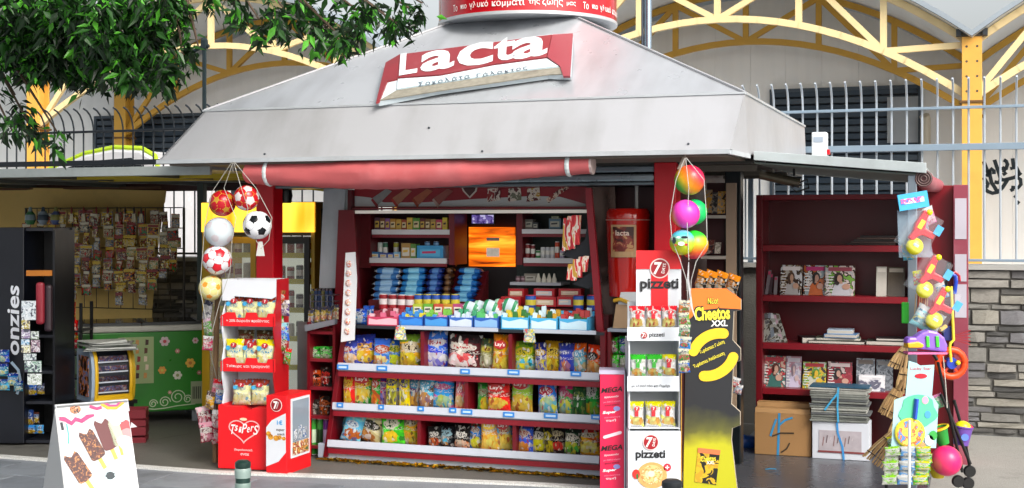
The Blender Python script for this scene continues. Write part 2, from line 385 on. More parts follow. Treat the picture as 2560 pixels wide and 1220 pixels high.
# ================================================================== ground
def ground_mat(c1, c2, dark, rough, scale, wet=0.0):
    m, N, L, b = new_mat('ground')
    tc = N.new('ShaderNodeTexCoord')
    n1 = N.new('ShaderNodeTexNoise'); n1.inputs['Scale'].default_value = scale; n1.inputs['Detail'].default_value = 8; n1.inputs['Roughness'].default_value = 0.65; L.new(tc.outputs['Object'], n1.inputs['Vector'])
    n2 = N.new('ShaderNodeTexNoise'); n2.inputs['Scale'].default_value = 140; n2.inputs['Detail'].default_value = 3; L.new(tc.outputs['Object'], n2.inputs['Vector'])
    n3 = N.new('ShaderNodeTexNoise'); n3.inputs['Scale'].default_value = 2.7; n3.inputs['Detail'].default_value = 9; n3.inputs['Roughness'].default_value = 0.7; L.new(tc.outputs['Object'], n3.inputs['Vector'])
    c = mixc(N, L, n1.outputs[0], c1, c2)
    r = N.new('ShaderNodeMapRange'); r.inputs[1].default_value = 0.55; r.inputs[2].default_value = 0.72; r.inputs[4].default_value = 0.65; L.new(n3.outputs[0], r.inputs[0])
    c = mixc(N, L, r.outputs[0], c, dark)
    r2 = N.new('ShaderNodeMapRange'); r2.inputs[1].default_value = 0.35; r2.inputs[2].default_value = 0.7; r2.inputs[3].default_value = 0.75; r2.inputs[4].default_value = 1.2; L.new(n2.outputs[0], r2.inputs[0])
    c = mixc(N, L, 1.0, c, r2.outputs[0], 'MULTIPLY')
    L.new(c, b.inputs['Base Color'])
    rr = N.new('ShaderNodeMapRange'); rr.inputs[3].default_value = rough - 0.15; rr.inputs[4].default_value = rough + 0.1; L.new(n1.outputs[0], rr.inputs[0]); L.new(rr.outputs[0], b.inputs['Roughness'])
    bp = N.new('ShaderNodeBump'); bp.inputs['Strength'].default_value = 0.25; bp.inputs['Distance'].default_value = 0.008; L.new(n2.outputs[0], bp.inputs['Height']); L.new(bp.outputs[0], b.inputs['Normal'])
    return m
def sheet(name, pts, z, m, kind='structure'):
    mb = MB(); mb.add([(p[0], p[1], z) for p in pts], [tuple(range(len(pts)))])
    o = mb.build(name, m, base=(0, 0, 0)); o['kind'] = kind; return o
m_asph = ground_mat('#74797f', '#8f949a', '#54585d', 0.6, 6)
m_conc = ground_mat('#55544f', '#6e6c66', '#3a3936', 0.6, 4)
m_pale = ground_mat('#8a8983', '#a3a19a', '#6a6861', 0.75, 5)
m_line = ground_mat('#c3c3bf', '#d6d6d2', '#8f8f8c', 0.8, 9)
sheet('ground', [(-150, -60), (150, -60), (150, 220), (-150, 220)], 0.0, m_asph)
a0, a1 = G(-200, 1123), G(541, 1178); b0, b1 = G(1000, 1190), G(1500, 1204)
sheet('pavement', [(-9, -0.6), (-2.4, -0.575), (-1.2, -0.37), (0.2, -0.22), (0.6, -0.2), (0.6, 2.6), (-9, 2.6)], 0.006, m_conc)
# pale kerb line between the forecourt and the street paving
mb = MB()
ln = [(-9, -0.56), (-4.1, -0.56), (-2.4, -0.57), (-1.2, -0.37), (-0.4, -0.26), (0.5, -0.2)]
for (x0, y0), (x1, y1) in zip(ln, ln[1:]):
    mb.hexa([(x0, y0 - 0.075, 0), (x1, y1 - 0.075, 0), (x1, y1, 0), (x0, y0, 0), (x0, y0 - 0.075, 0.012), (x1, y1 - 0.075, 0.012), (x1, y1, 0.012), (x0, y0, 0.012)])
o = mb.build('kerb', m_line, base=(0, 0, 0)); o['kind'] = 'structure'
sheet('side_pavement', [(1.95, -3), (8, -3), (8, 2.6), (1.95, 2.6)], 0.006, m_pale)
sheet('floor_mat', [(0.62, -0.6), (1.94, -0.6), (1.94, 1.9), (0.62, 1.9)], 0.010, mat('#474a50', 0.28, var=0.2, scale=3, bump=0.1, stain=0.25))
q0, q1, q2 = G(345, 1112), G(410, 1098), G(482, 1086)
o = MB().add([(q0[0], q0[1], .0095), (q1[0], q1[1] - .012, .0095), (q2[0], q2[1] - .004, .0095), (q2[0], q2[1] + .004, .0095), (q1[0], q1[1] + .012, .0095), (q0[0], q0[1] + .004, .0095)], [(0, 1, 2, 3, 4, 5)]).build('floor_crack', mat('#1c1b19', .8), base=(0, 0, 0)); o['kind'] = 'structure'
# joints in the street paving in front of the kiosk: real shallow slabs
mb = MB()
sm = mat('#80868d', 0.6, var=0.12, scale=9, bump=0.15, bscale=120, stain=0.35, dirt='#55585c')
SMS = [mat(c, 0.6, var=0.16, scale=7, bump=0.2, bscale=120, stain=0.5, dirt='#4c4f53') for c in ('#7e848b', '#767c83', '#858b91', '#7a7f85')]
proto = None
pav = tag(link(bpy.data.objects.new('street_paving', None)), kind='structure'); pav.location = W(0, 0, 0); pav.rotation_euler = (0, 0, -A); BASE[pav] = (Vector((0, 0, 0)), 0)
for r in range(7):
    y1 = -0.72 - r * 0.405
    for c in range(16):
        x0 = -6.2 + c * 0.6 + (0.3 if r % 2 else 0); yy = y1
        if x0 > 1.3: continue
        if proto is None:
            mb = MB().box(0, 0.586, -0.391, 0, 0, 0.008); proto = mb.build('paving_slab', sm, pav, local=True, bevel=0.003)
            sl_ = proto
        else: sl_ = link(proto.copy()); sl_.parent = pav
        sl_.material_slots[0].link = 'OBJECT'; sl_.material_slots[0].material = SMS[(c * 7 + r * 5) % 4]
        sl_.location = (x0, yy, random.uniform(-0.0015, 0.0015))
# ================================================================== stone boundary wall
WT = 2.62
sw = thing('stone_wall', 'dry grey slate stone wall carrying the railings behind the kiosk', 'wall', (0, WT, 0))
m_stone = [mat(c, 0.75, var=0.3, scale=9, bump=0.5, bscale=45, stain=0.3) for c in ('#85847f', '#94918a', '#77777a', '#8a8882', '#6c6c6d', '#9c998f')]
m_dstone = [mat(c, 0.8, var=0.3, scale=12, bump=0.5, bscale=60) for c in ('#4d4d4c', '#5c5b58')]
MB().box(-12, 9, WT + 0.035, WT + 0.3, 0, 1.25).box(-12, 9, WT - 0.02, WT + 0.33, 1.255, 1.29, 1).build('wall_core', [mat('#6a6964', 0.9, var=0.25, scale=10, bump=0.5), mat('#a3a39f', 0.7, var=0.15, bump=0.2)], sw)
random.seed(21)
stone_me = []
for k in range(14):
    mb = MB(); j = lambda a: random.uniform(-a, a)
    p = []
    for z in (0, 1):
        for (x, y) in ((0, 1), (1, 1)): pass
    f = [(0 + j(.02), 0, 0 + j(.06)), (1 + j(.02), 0, 0 + j(.06)), (1 + j(.02), 0, 1 + j(.06)), (0 + j(.02), 0, 1 + j(.06))]
    fr = [(0.03 + j(.015), j(.3), 0.10 + j(.05)), (0.5 + j(.1), -0.5 + j(.4), 0.06), (0.97 + j(.015), j(.3), 0.10 + j(.05)), (0.97 + j(.015), j(.3), 0.9 + j(.05)), (0.5 + j(.1), -0.4 + j(.4), 0.95), (0.03 + j(.015), j(.3), 0.9 + j(.05))]
    bk = [(x, 2.5, z) for x, y, z in (f[0], (0.5, 0, 0), f[1], f[2], (0.5, 0, 1), f[3])]
    mb.add(fr + bk, [(0, 1, 4, 5), (1, 2, 3, 4)] + [(i + 6, (i + 1) % 6 + 6, (i + 1) % 6, i) for i in range(6)])
    me = bpy.data.meshes.new('stone'); me.from_pydata([tuple(v) for v in mb.v], [], mb.f); me.materials.append(random.choice(m_stone)); stone_me.append(me)
cnt = 0
for (sa, sb) in ((2.06, 3.0), (-5.1, -4.2)):
    z = 0.02
    while z < 1.24:
        h = random.choice((0.03, 0.04, 0.045, 0.055, 0.07, 0.09, 0.12)); h = min(h, 1.25 - z)
        x = sa + random.uniform(-0.15, 0)
        while x < sb:
            l = h * random.uniform(1.5, 3.0) if h > 0.08 else random.uniform(0.14, 0.42)
            cut = [(0, 1)]
            if h > .065 and random.random() < .45: c_ = random.uniform(.35, .65); cut = [(0, c_), (c_, 1)]
            for f0, f1 in cut:
                o = link(bpy.data.objects.new('stone', random.choice(stone_me))); o.parent = sw; hh = h * (f1 - f0)
                o.location = (x + 0.003, 0.03 - random.uniform(0.0, 0.03), z + h * f0 + 0.003); o.scale = (l - 0.006, 0.02, hh - 0.006)
                o.material_slots[0].link = 'OBJECT'; o.material_slots[0].material = random.choice(m_dstone) if (hh < 0.05 and random.random() < 0.55) else random.choice(m_stone); cnt += 1
            x += l
        z += h
print('stones', cnt)
# ================================================================== railings on the wall
def railing(label, s0, s1, m_bar, m_rail, grp):
    r = thing('railing', label, 'fence', ((s0 + s1) / 2, WT + 0.05, 1.29), group=grp)
    t = WT + 0.05
    proto = None; n = int((s1 - s0) / 0.113)
    for i in range(n):
        s = s0 + 0.05 + i * 0.113
        if proto is None:
            mb = MB(); pts = [(0, 0, 0.0), (0, 0, 1.13)] + [(0, -0.14 * math.sin(a), 1.13 + 0.26 * (1 - math.cos(a)) + 0.0) for a in ()]
            pts += [(0, 0.0, 1.2), (0, -0.02, 1.27), (0, -0.055, 1.325), (0, -0.10, 1.36), (0, -0.15, 1.378)]
            mb.tube(pts, 0.0085, 6); proto = mb.build('bar', m_bar, r, local=True, smooth=True); o = proto
        else: o = link(proto.copy()); o.parent = r
        o.location = (s - (s0 + s1) / 2, random.uniform(-0.003, 0.003), 0.03)
    for z, h, d in ((1.315, 0.02, 0.03), (2.16, 0.05, 0.05), (2.475, 0.022, 0.03)):
        MB().box(s0, s1, t - 0.012 - d, t - 0.012, z, z + h).build('rail', m_rail, r, bevel=0.003)
    for s in (s0 + 0.2, s1 - 0.2):
        MB().box(s - 0.02, s + 0.02, t + 0.015, t + 0.05, 1.29, 2.6).build('post', m_rail, r)
    return r
railing('dark railing with curled bar tops behind the left shelter', -8.0, -2.2, mat('#3a4046', 0.3, metal=0.3), mat('#23282e', 0.35, metal=0.3), None)
railing('pale painted railing with curved bar tops above the slate wall, right of the kiosk', 0.3, 5.2, mat('#b9c3cc', 0.3, metal=0.35), mat('#8fa3b4', 0.35, metal=0.4), None)
# ================================================================== warehouse behind
BT = 9.0; RT = 11.2; WALLT = 11.6
m_tr_lit = mat('#f0d7a0', 0.45, var=0.07, stain=0.1); m_tr_shaded = mat('#cf9f3c', 0.5, var=0.1); m_col = mat('#eaae4d', 0.45, var=0.08, stain=0.12)  # lit front steel painted cream, shaded rear steel painted darker yellow
m_panel = streaky('#f4f4f1', '#e6e7e5', 0.55, sx=9, sz=0.5, amt=0.5)
m_roofsheet = mat('#9ba5ad', 0.5, metal=0.3, var=0.1)
wh = thing('warehouse_building', 'long pale warehouse with arched yellow roof trusses behind the railings', 'building', (-4, BT, 0))
bays = [(-11.62, -5.39, 0), (-4.06, 2.15, 1), (2.15, 8.4, 0)]
def chord_z(s, bay, up):
    sm = (bay[0] + bay[1]) / 2; hw = (bay[1] - bay[0]) / 2; q = ((s - sm) / hw) ** 2
    return (4.95 - 1.17 * q) if up else (4.24 - 1.12 * q)
def truss(bay, t, m, w=0.085):
    sa, sb, par = bay; n = 24
    for up in (0, 1):
        mb = MB()
        pts = [(sa + (sb - sa) * i / n, t, chord_z(sa + (sb - sa) * i / n, bay, up)) for i in range(n + 1)]
        for a, b in zip(pts, pts[1:]):
            d = (Vector(b) - Vector(a)); mb.bar(Vector(a) - d * 0.02, Vector(b) + d * 0.02, 0.075, w)
        if up == 0: tr = mb.build('truss', m, wh)
        else: sub('top_chord', mb, m, tr, wh)
    nd = [sa + (sb - sa) * i / 6 for i in range(7)]
    for i in range(1, 6):
        b = MB().bar((nd[i], t, chord_z(nd[i], bay, 0)), (nd[i], t, chord_z(nd[i], bay, 1)), 0.08, 0.065, up=(0, 1, 0)); sub('strut', b, m, tr, wh)
    for i in range(7):
        if i % 2 == par:
            for k in (i - 1, i + 1):
                if 0 <= k <= 6:
                    b = MB().bar((nd[i], t + 0.004, max(chord_z(nd[i], bay, 0), 2.6)), (nd[k], t + 0.004, chord_z(nd[k], bay, 1)), 0.06, 0.075); sub('strut', b, m, tr, wh)
for b in bays: truss(b, BT, m_tr_lit); truss(b, RT, m_tr_shaded)
for (s, t, m) in ((2.15, BT, m_col), (2.15, RT, m_tr_shaded), (-11.62, BT, m_col), (-11.62, RT, m_tr_shaded), (-5.39, BT, m_col), (-4.06, BT, m_col)):
    mb = MB(); mb.box(s - 0.115, s + 0.115, t - 0.13, t - 0.10, 0, 3.86); mb.box(s - 0.03, s + 0.03, t - 0.10, t + 0.10, 0, 3.86); mb.box(s - 0.115, s + 0.115, t + 0.10, t + 0.13, 0, 3.86)
    mb.box(s - 0.14, s + 0.14, t - 0.15, t + 0.15, 3.06, 3.09, 1)
    c = mb.build('column', [m, mat('#6b4a22', 0.6)], wh, bevel=0.004)
    if s == 2.15 and t == BT:
        for k in range(4):
            for dx in (-0.06, 0.06): sub('bolt', MB().lathe([(0.016, 0), (0.016, 0.02)], (s + dx, t - 0.131, 3.2 + k * 0.18), 6, axis=1), mat('#5b564c', 0.5, metal=0.6), c, wh)
        sub('cap_plate', MB().box(s - 0.13, s + 0.13, t - 0.14, t + 0.14, 3.862, 3.885), mat('#4c4438', 0.6), c, wh)
        for dx in (-0.15, 0.15): sub('gutter_bracket', MB().box(s + dx - 0.03, s + dx + 0.03, t - 0.16, t + 0.2, 3.87, 3.95), mat('#33383c', 0.5), c, wh)
# gable wall panels
for bi, b in enumerate(bays + [(-17.9, -11.62, 0)]):
    n = 12; 
    for i in range(n):
        x0 = b[0] + (b[1] - b[0]) * i / n; x1 = b[0] + (b[1] - b[0]) * (i + 1) / n
        MB().prism([(x0 + 0.0015, 0), (x1 - 0.0015, 0), (x1 - 0.0015, chord_z(x1, b, 1) - 0.02), (x0 + 0.0015, chord_z(x0, b, 1) - 0.02)], WALLT, WALLT + 0.06).build('wall_panel', m_panel, wh)
    mb = MB(); m = 20
    for i in range(m):
        x0 = b[0] + (b[1] - b[0]) * i / m; x1 = b[0] + (b[1] - b[0]) * (i + 1) / m; z0, z1 = chord_z(x0, b, 1) + 0.07, chord_z(x1, b, 1) + 0.07
        mb.hexa([(x0, BT - 0.25, z0), (x1, BT - 0.25, z1), (x1, BT + 14, z1), (x0, BT + 14, z0), (x0, BT - 0.25, z0 + 0.07), (x1, BT - 0.25, z1 + 0.07), (x1, BT + 14, z1 + 0.07), (x0, BT + 14, z0 + 0.07)])
    vr = mb.build('vault_roof', m_roofsheet, wh)
    mb = MB()
    for i in range(m):
        x0 = b[0] + (b[1] - b[0]) * i / m; x1 = b[0] + (b[1] - b[0]) * (i + 1) / m; z0, z1 = chord_z(x0, b, 1) + 0.063, chord_z(x1, b, 1) + 0.063
        mb.quad((x0, BT - .24, z0), (x0, BT + 13.9, z0), (x1, BT + 13.9, z1), (x1, BT - .24, z1))
    sub('bounce_lining', mb, mat('#e4e6e4', .6, var=.05), vr, wh)  # pale sheet added under the vault to bounce light onto the wall
MB().box(-5.39, -4.06, WALLT, WALLT + 0.06, 0, 3.75).build('wall_panel', m_panel, wh)
m_slat = mat('#2c3a47', 0.35, var=0.15, metal=0.2); m_frame = mat('#3b4752', 0.4)
def shutter(s0, s1, z0, z1, light=()):
    t = WALLT - 0.03
    w = MB().box(s0, s1, t, t + 0.02, z0, z1).build('window', mat('#141b22', 0.3), wh)
    z = z0 + 0.02; k = 0
    while z < z1 - 0.05:
        big = (k % 4 == 3)
        sub('slat', MB().hexa([(s0 + 0.02, t - 0.05, z), (s1 - 0.02, t - 0.05, z), (s1 - 0.02, t - 0.005, z + 0.02), (s0 + 0.02, t - 0.005, z + 0.02), (s0 + 0.02, t - 0.05, z + 0.075), (s1 - 0.02, t - 0.05, z + 0.075), (s1 - 0.02, t - 0.005, z + 0.095), (s0 + 0.02, t - 0.005, z + 0.095)]), m_slat if not big else m_frame, w, wh)
        z += 0.105; k += 1
    for a, b_, c, d in ((s0 - 0.04, s0 + 0.01, z0, z1), (s1 - 0.01, s1 + 0.04, z0, z1), (s0 - 0.04, s1 + 0.04, z1 + 0.002, z1 + 0.05)):
        sub('frame', MB().box(a, b_, t - 0.06, t + 0.02, c, d), m_frame, w, wh)
shutter(-0.62, 1.43, 1.75, 3.52); shutter(-12.44, -9.0, 0.9, 3.45)
sub('blind', MB().box(1.0, 1.42, WALLT - 0.12, WALLT - 0.1, 2.75, 3.4), mat('#8d9296', 0.6), wh.children[-1] if False else [c for c in wh.children if c.name.startswith('window')][0], wh)
# graffiti tag, traced as painted strokes on the wall
gz = lambda pts: [(lambda q: (q[0], q[2]))(P(2400 + x * 160 / 1301, 370 + y * 150 / 1220, WALLT - 0.004)) for x, y in pts]
mb = MB()
for st in ([(480, 270), (520, 370), (560, 470), (580, 560)], [(490, 540), (560, 560), (600, 470), (640, 420), (690, 470), (690, 530)], [(600, 440), (610, 560), (640, 700), (700, 790), (750, 880)],
           [(700, 240), (740, 360), (790, 500), (825, 620), (810, 680), (770, 705), (700, 690)], [(480, 600), (520, 660), (570, 740), (560, 780), (490, 780)], [(510, 820), (560, 880), (660, 920), (760, 900), (860, 810), (940, 690), (970, 640)],
           [(840, 440), (890, 400), (920, 430), (890, 480), (930, 510), (870, 545)], [(890, 240), (940, 270), (965, 330), (930, 440)], [(830, 640), (900, 650), (980, 630), (1060, 610), (1150, 590), (1230, 640), (1240, 740), (1180, 810), (1040, 800)],
           [(1070, 210), (1080, 300), (1090, 400), (1020, 420)], [(1090, 400), (1150, 400), (1190, 480), (1170, 560), (1100, 600)], [(1180, 490), (1240, 550)], [(1040, 820), (1075, 880)], [(1110, 960), (1145, 1000)], [(1150, 1090), (1205, 1130)]):
    mb.ribbon(gz(st), 0.05, WALLT - 0.004)
mb.build('graffiti', mat('#16262d', 0.6, var=0.1), wh)
MB().tube([P(2313, 372, WALLT - 0.2), P(2314, 315, WALLT - 0.2), P(2314, 298, WALLT - 0.22), P(2311, 289, WALLT - 0.25)], 0.07, 10).build('vent_pipe', mat('#b3ab98', 0.6, stain=0.3), wh, smooth=True)
# flood-light poles behind the kiosk
q = P(511, 283, 2.75); lp = thing('lamp_post', 'thin dark lamp post with a crossbar rising behind the left roof edge', 'lamp post', (q[0], 2.75, 0))
m_post = mat('#1c2b30', 0.4, metal=0.3); zt = P(511, 92, 2.75)[2]
MB().tube([(q[0], 2.75, 0), (q[0], 2.75, zt - 0.12), (q[0], 2.75, zt)], [0.022, 0.02, 0.012], 8).build('pole', m_post, lp, smooth=True)
MB().tube([P(478, 131, 2.75), P(505, 117, 2.75), P(522, 115, 2.75)], 0.018, 6).build('crossbar', m_post, lp)
MB().lathe([(0.035, 0), (0.035, 0.08), (0.02, 0.1)], (q[0], 2.75, P(511, 122, 2.75)[2]), 8).build('collar', m_post, lp)
q = P(1620, 130, 3.0); gp = thing('steel_pole', 'galvanised steel pole rising behind the right slope of the kiosk roof', 'pole', (q[0], 3.0, 0))
MB().tube([(q[0], 3.0, 0), (q[0], 3.0, 4.6)], 0.034, 14).build('shaft', mat('#9fb0c0', 0.25, metal=0.85, var=0.1), gp, smooth=True)
MB().tube([(q[0] - 0.045, 2.99, 0), (q[0] - 0.045, 2.99, 4.6)], 0.012, 8).build('cable_duct', mat('#3a4350', 0.4, metal=0.3), gp, smooth=True)
# car roof behind the left railing
q = P(310, 410, 4.2); car = thing('parked_car', 'white car with lime green roof edging parked behind the left railing', 'car', (q[0], 4.2, 0))
cx = q[0]; zr = P(310, 372, 4.2)[2]; m_car = mat('#c9c9cc', 0.25, coat=0.6); 
prof = [(-3.2, zr - .7), (-2.9, zr - .62), (-1.9, zr - .58), (-1.0, zr - .22), (-.55, zr - .06), (-.15, zr), (.2, zr - .02), (.36, zr - .1), (.43, zr - .35), (.46, zr - 1.2), (-3.25, zr - 1.2)]
MB().prism([(cx + x, z) for x, z in prof], 4.2, 5.7).build('body', m_car, car, bevel=0.03)
MB().prism([(cx + x, z) for x, z in ((-1.6, zr - 0.55), (-0.95, zr - 0.26), (-0.5, zr - 0.13), (0.1, zr - 0.1), (.26, zr - 0.2), (.3, zr - 0.55))], 4.185, 4.199).build('side_window', mat('#1a2025', 0.1), car)
MB().tube([(cx + x, 4.25, z + 0.02) for x, z in prof[2:9]], 0.03, 8).build('roof_edging', mat('#a6c21c', 0.4), car, smooth=True)
for x in (-2.4, -0.3):
    w_ = MB().lathe([(0.2, 0), (0.33, 0.02), (0.33, 0.18), (0.2, 0.2)], (cx + x, 4.15, zr - 1.2), 20, axis=1).build('wheel', m_black, car)
MB().box(cx - 3.2, cx + .44, 4.25, 5.65, 0.3, zr - 1.21).build('underbody', m_black, car)
# ================================================================== the kiosk
ki = thing('kiosk', 'street kiosk with pale grey pyramid roof and red corner pillars', 'kiosk', (-0.9, 1.2, 0))
m_roof = streaky('#b9bdc2', '#8d8f92', 0.28, metal=0.3, sx=7, sz=1.6, amt=0.5, bump=.1)
m_skirt = streaky('#b6b7bb', '#8f8e8d', 0.34, metal=0.25, sx=5, sz=1.1, amt=0.5, bump=.08)
m_trim = mat('#c3c8cc', 0.35, metal=0.3, stain=0.3, dirt='#6d5a48')
m_soffit = mat('#6f665c', 0.6, var=0.15, stain=0.3)
SL, SR, TF, TB, ZS, ZP = -2.70, 0.945, -0.25, 2.55, 2.365, 3.27
EL, ER, TE, ZE = -2.885, 0.905, -0.5, 2.025
pk = (-0.88, 1.18, ZP)
def slope(name, a, b, m):
    """one pyramid face as a thin sheet, cut short under the drum"""
    k = 0.80; p = Vector(pk); a, b = Vector(a), Vector(b); c, d = b.lerp(p, k), a.lerp(p, k); dn = Vector((0, 0, -0.02))
    n = 10; mb = MB(); g = []
    for i in range(n + 1):
        u_ = i / n; lo, hi = a.lerp(b, u_), d.lerp(c, u_)
        for j in range(n + 1):
            q = lo.lerp(hi, j / n); w_ = 0.0 if i in (0, n) or j in (0,) else 0.004 * pnoise(q * 2.3)
            g.append(q + Vector((0, 0, w_)))
    vs = g + [q + dn for q in g]; K = (n + 1) ** 2; fs = []
    for i in range(n):
        for j in range(n):
            q = i * (n + 1) + j; fs += [(q, q + n + 1, q + n + 2, q + 1), (q + K + 1, q + n + 2 + K, q + n + 1 + K, q + K)]
    mb.add(vs, fs); return mb.build(name, m, ki, smooth=True)
c1, c2, c3, c4 = (SL, TF, ZS), (SR, TF, ZS), (SR, TB, ZS), (SL, TB, ZS)
rf = slope('roof_slope', c1, c2, m_roof); slope('roof_slope', c2, c3, m_roof); slope('roof_slope', c3, c4, m_roof); slope('roof_slope', c4, c1, m_roof)
# skirt
def panel(name, q, m, th=0.02, nd=(0, 1, 0)):
    nd = Vector(nd) * th; q = [Vector(v) for v in q]
    return MB().add(q + [v + nd for v in q], [(0, 1, 2, 3), (7, 6, 5, 4), (1, 0, 4, 5), (2, 1, 5, 6), (3, 2, 6, 7), (0, 3, 7, 4)]).build(name, m, ki)
panel('skirt_panel', [(EL, TE, ZE), (ER, TE, ZE), (SR - 0.003, TF, ZS - 0.004), (SL, TF, ZS - 0.004)], m_skirt)
panel('skirt_panel', [(SR + 0.012, TF + 0.06, 2.012), (SR + 0.012, TB, 2.05), (SR, TB, ZS - 0.004), (SR, TF, ZS - 0.004)], m_skirt, nd=(-1, 0, 0))
MB().add([(ER, TE, ZE), (SR + 0.012, TF + 0.06, 2.012), (SR, TF, ZS - 0.004), (ER - 0.02, TE + 0.01, ZE), (SR - 0.01, TF + 0.06, 2.012), (SR - 0.02, TF, ZS - 0.01)],
         [(0, 1, 2), (5, 4, 3), (0, 3, 4, 1), (1, 4, 5, 2), (2, 5, 3, 0)]).build('skirt_corner', m_skirt, ki)
panel('skirt_panel', [(SL - 0.19, TB, 2.03), (EL, TE, ZE), (SL, TF, ZS - 0.004), (SL, TB, ZS - 0.004)], m_skirt, nd=(1, 0, 0))
panel('skirt_panel', [(SR, TB + 0.002, 2.03), (SL - 0.19, TB + 0.002, 2.03), (SL, TB + 0.002, ZS - 0.004), (SR, TB + 0.002, ZS - 0.004)], m_skirt, nd=(0, -1, 0))
# folded seam along the skirt top and drip edge
MB().bar((SL - 0.01, TF - 0.004, ZS), (SR + 0.004, TF - 0.004, ZS), 0.012, 0.012).build('seam', m_trim, ki)
MB().bar((SR + 0.003, TF + 0.02, ZS), (SR + 0.003, TB, ZS), 0.012, 0.014).build('seam', m_trim, ki)
for a in (c1, c2): MB().bar(Vector(a) + Vector((0, 0, 0.004)), Vector(a).lerp(Vector(pk), 0.8) + Vector((0, 0, 0.004)), 0.022, 0.012).build('hip_flashing', m_skirt, ki)
MB().bar((EL - 0.01, TE - 0.006, ZE - 0.014), (ER, TE - 0.006, ZE - 0.014), 0.028, 0.026).build('drip_edge', m_trim, ki)
MB().bar((ER, TE, ZE - 0.018), (SR + 0.012, TF + 0.06, 1.998), 0.026, 0.026).build('drip_edge', m_trim, ki)
mb = MB()
for i, (x, z) in enumerate(((-2.1, 2.05), (-0.6, 2.04), (0.66, 2.06), (-1.0, 2.2))): mb.lathe([(0.007, 0), (0.007, 0.01)], (x, TE + (z - ZE) * 0.735 - 0.008, z), 8, axis=1)
mb.build('screw', mat('#565b60', 0.5, metal=0.5), ki)
# soffit boards running along the front
for k in range(6):
    y0 = TE + 0.03 + k * 0.1; MB().box(EL + 0.06 + 0.01 * k, ER - 0.02, y0, y0 + 0.094, 1.985 - 0.0 * k, 1.998).build('soffit_board', m_soffit, ki)
MB().box(-2.85, 0.93, 0.14, TB - 0.02, 1.97, 1.99).build('ceiling', mat('#3a3834', 0.7), ki)
for k in range(3): MB().box(0.47, 0.93, 0.25 + k * 0.7, 0.31 + k * 0.7, 1.93, 1.968).build('ceiling_beam', mat('#59534a', 0.6), ki)
# pillars
for (a, b) in ((-2.508, -2.372), (0.321, 0.461)):
    MB().box(a, b, 0.10, 0.235, 0, 1.984).build('corner_pillar', m_red, ki, bevel=0.006)
MB().box(0.64, 0.745, 0.78, 0.9, 0, 1.965).build('corner_post', mat('#0f1a1f', 0.35, metal=0.3), ki, bevel=0.006)
# shutter housing
sh = MB().box(-2.37, 0.319, 0.13, 0.34, 1.925, 1.968).build('shutter_box', mat('#7d8890', 0.3, metal=0.6), ki, bevel=0.01)
sub('shutter_slat', MB().box(-2.37, 0.319, 0.11, 0.32, 1.868, 1.915), mat('#8b979e', 0.28, metal=0.6), sh, ki, bevel=0.012)
sub('shutter_slat', MB().box(-2.37, 0.319, 0.12, 0.32, 1.845, 1.865), mat('#6e7a80', 0.3, metal=0.6), sh, ki, bevel=0.006)
# interior shell
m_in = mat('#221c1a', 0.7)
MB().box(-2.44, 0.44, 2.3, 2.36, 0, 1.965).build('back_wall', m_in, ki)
MB().box(0.40, 0.44, 0.24, 2.295, 0, 1.965).build('side_wall', mat('#40161a', 0.5), ki)
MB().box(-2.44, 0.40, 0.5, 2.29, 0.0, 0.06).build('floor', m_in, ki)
MB().box(-2.0, -1.93, 0.36, 0.42, 0.0, 1.84).box(-2.36, -1.93, 0.42, 0.45, 0, 0.9).build('jamb', mat('#8e9494', 0.4, metal=0.3), ki)
# pale grey panel beside the fridges
q = [P(848, 470, 0.33), P(870, 470, 0.33), P(838, 760, 0.33), P(800, 760, 0.33)]
MB().prism([(P(812, 468, 0.36)[0], P(812, 468, 0.36)[2]), (P(866, 468, 0.36)[0], 1.84), (P(850, 720, 0.36)[0], P(850, 720, 0.36)[2]), (P(800, 720, 0.36)[0], P(800, 720, 0.36)[2])], 0.345, 0.358).build('wall_panel', mat('#aab3b8', 0.4, metal=0.2, stain=0.2), ki)
# brown metal panel right of the shelves
MB().prism([(P(1468, 455, 0.3)[0], 1.84), (P(1538, 455, 0.3)[0], 1.84), (P(1560, 1000, 0.3)[0], 0.3), (P(1500, 1000, 0.3)[0], 0.3)], 0.29, 0.31).build('wall_panel', mat('#5b4a44', 0.22, metal=0.7, var=0.3, scale=1.5), ki)
MB().box(-0.05, 0.30, 0.44, 0.46, 0.1, 1.84).build('inner_wall', mat('#3c0d14', 0.5), ki)
# ------------------------------------------------------------------ rooftop signs
dr = thing('rooftop_drum_sign', 'big round red advertising drum with white Greek slogan on the kiosk roof', 'sign', (-0.88, 1.18, 3.0))
DR = 0.655; zc = 3.06
mb = MB(); n = 48
mb.lathe([(DR - 0.015, zc - 0.022), (DR, zc - 0.022), (DR, zc)], (-0.88, 1.18, 0), n); mb.build('rim', mat('#c9ccd0', 0.35, metal=0.4), dr, smooth=True)
MB().lathe([(DR - 0.015, zc - 0.020), (0.2, zc - 0.020)], (-0.88, 1.18, 0), n).build('underside', mat('#4a4a4a', 0.7), dr)
MB().lathe([(DR - 0.006, zc + 0.001), (DR - 0.006, zc + 0.75), (0.01, zc + 0.75)], (-0.88, 1.18, 0), n).build('drum_face', mat('#b80a1c', 0.2, var=0.08, scale=2, coat=0.4, stain=0.08, dirt='#d77a80'), dr, smooth=True)
MB().lathe([(0.03, ZP - 0.3), (0.03, zc)], (-0.88 - 0.4, 1.18 - 0.2, 0), 8).lathe([(0.03, ZP - 0.3), (0.03, zc)], (-0.88 + 0.4, 1.18 - 0.2, 0), 8).lathe([(0.15, ZP - 0.3), (0.15, zc)], (-0.88, 1.18, 0), 8).build('mount', m_grey, dr)
def cyl(a0, zz):
    def fn(x, y):
        a = a0 + x / DR; return Vector((-0.88 + math.sin(a) * DR, 1.18 - math.cos(a) * DR, zz + y))
    return fn
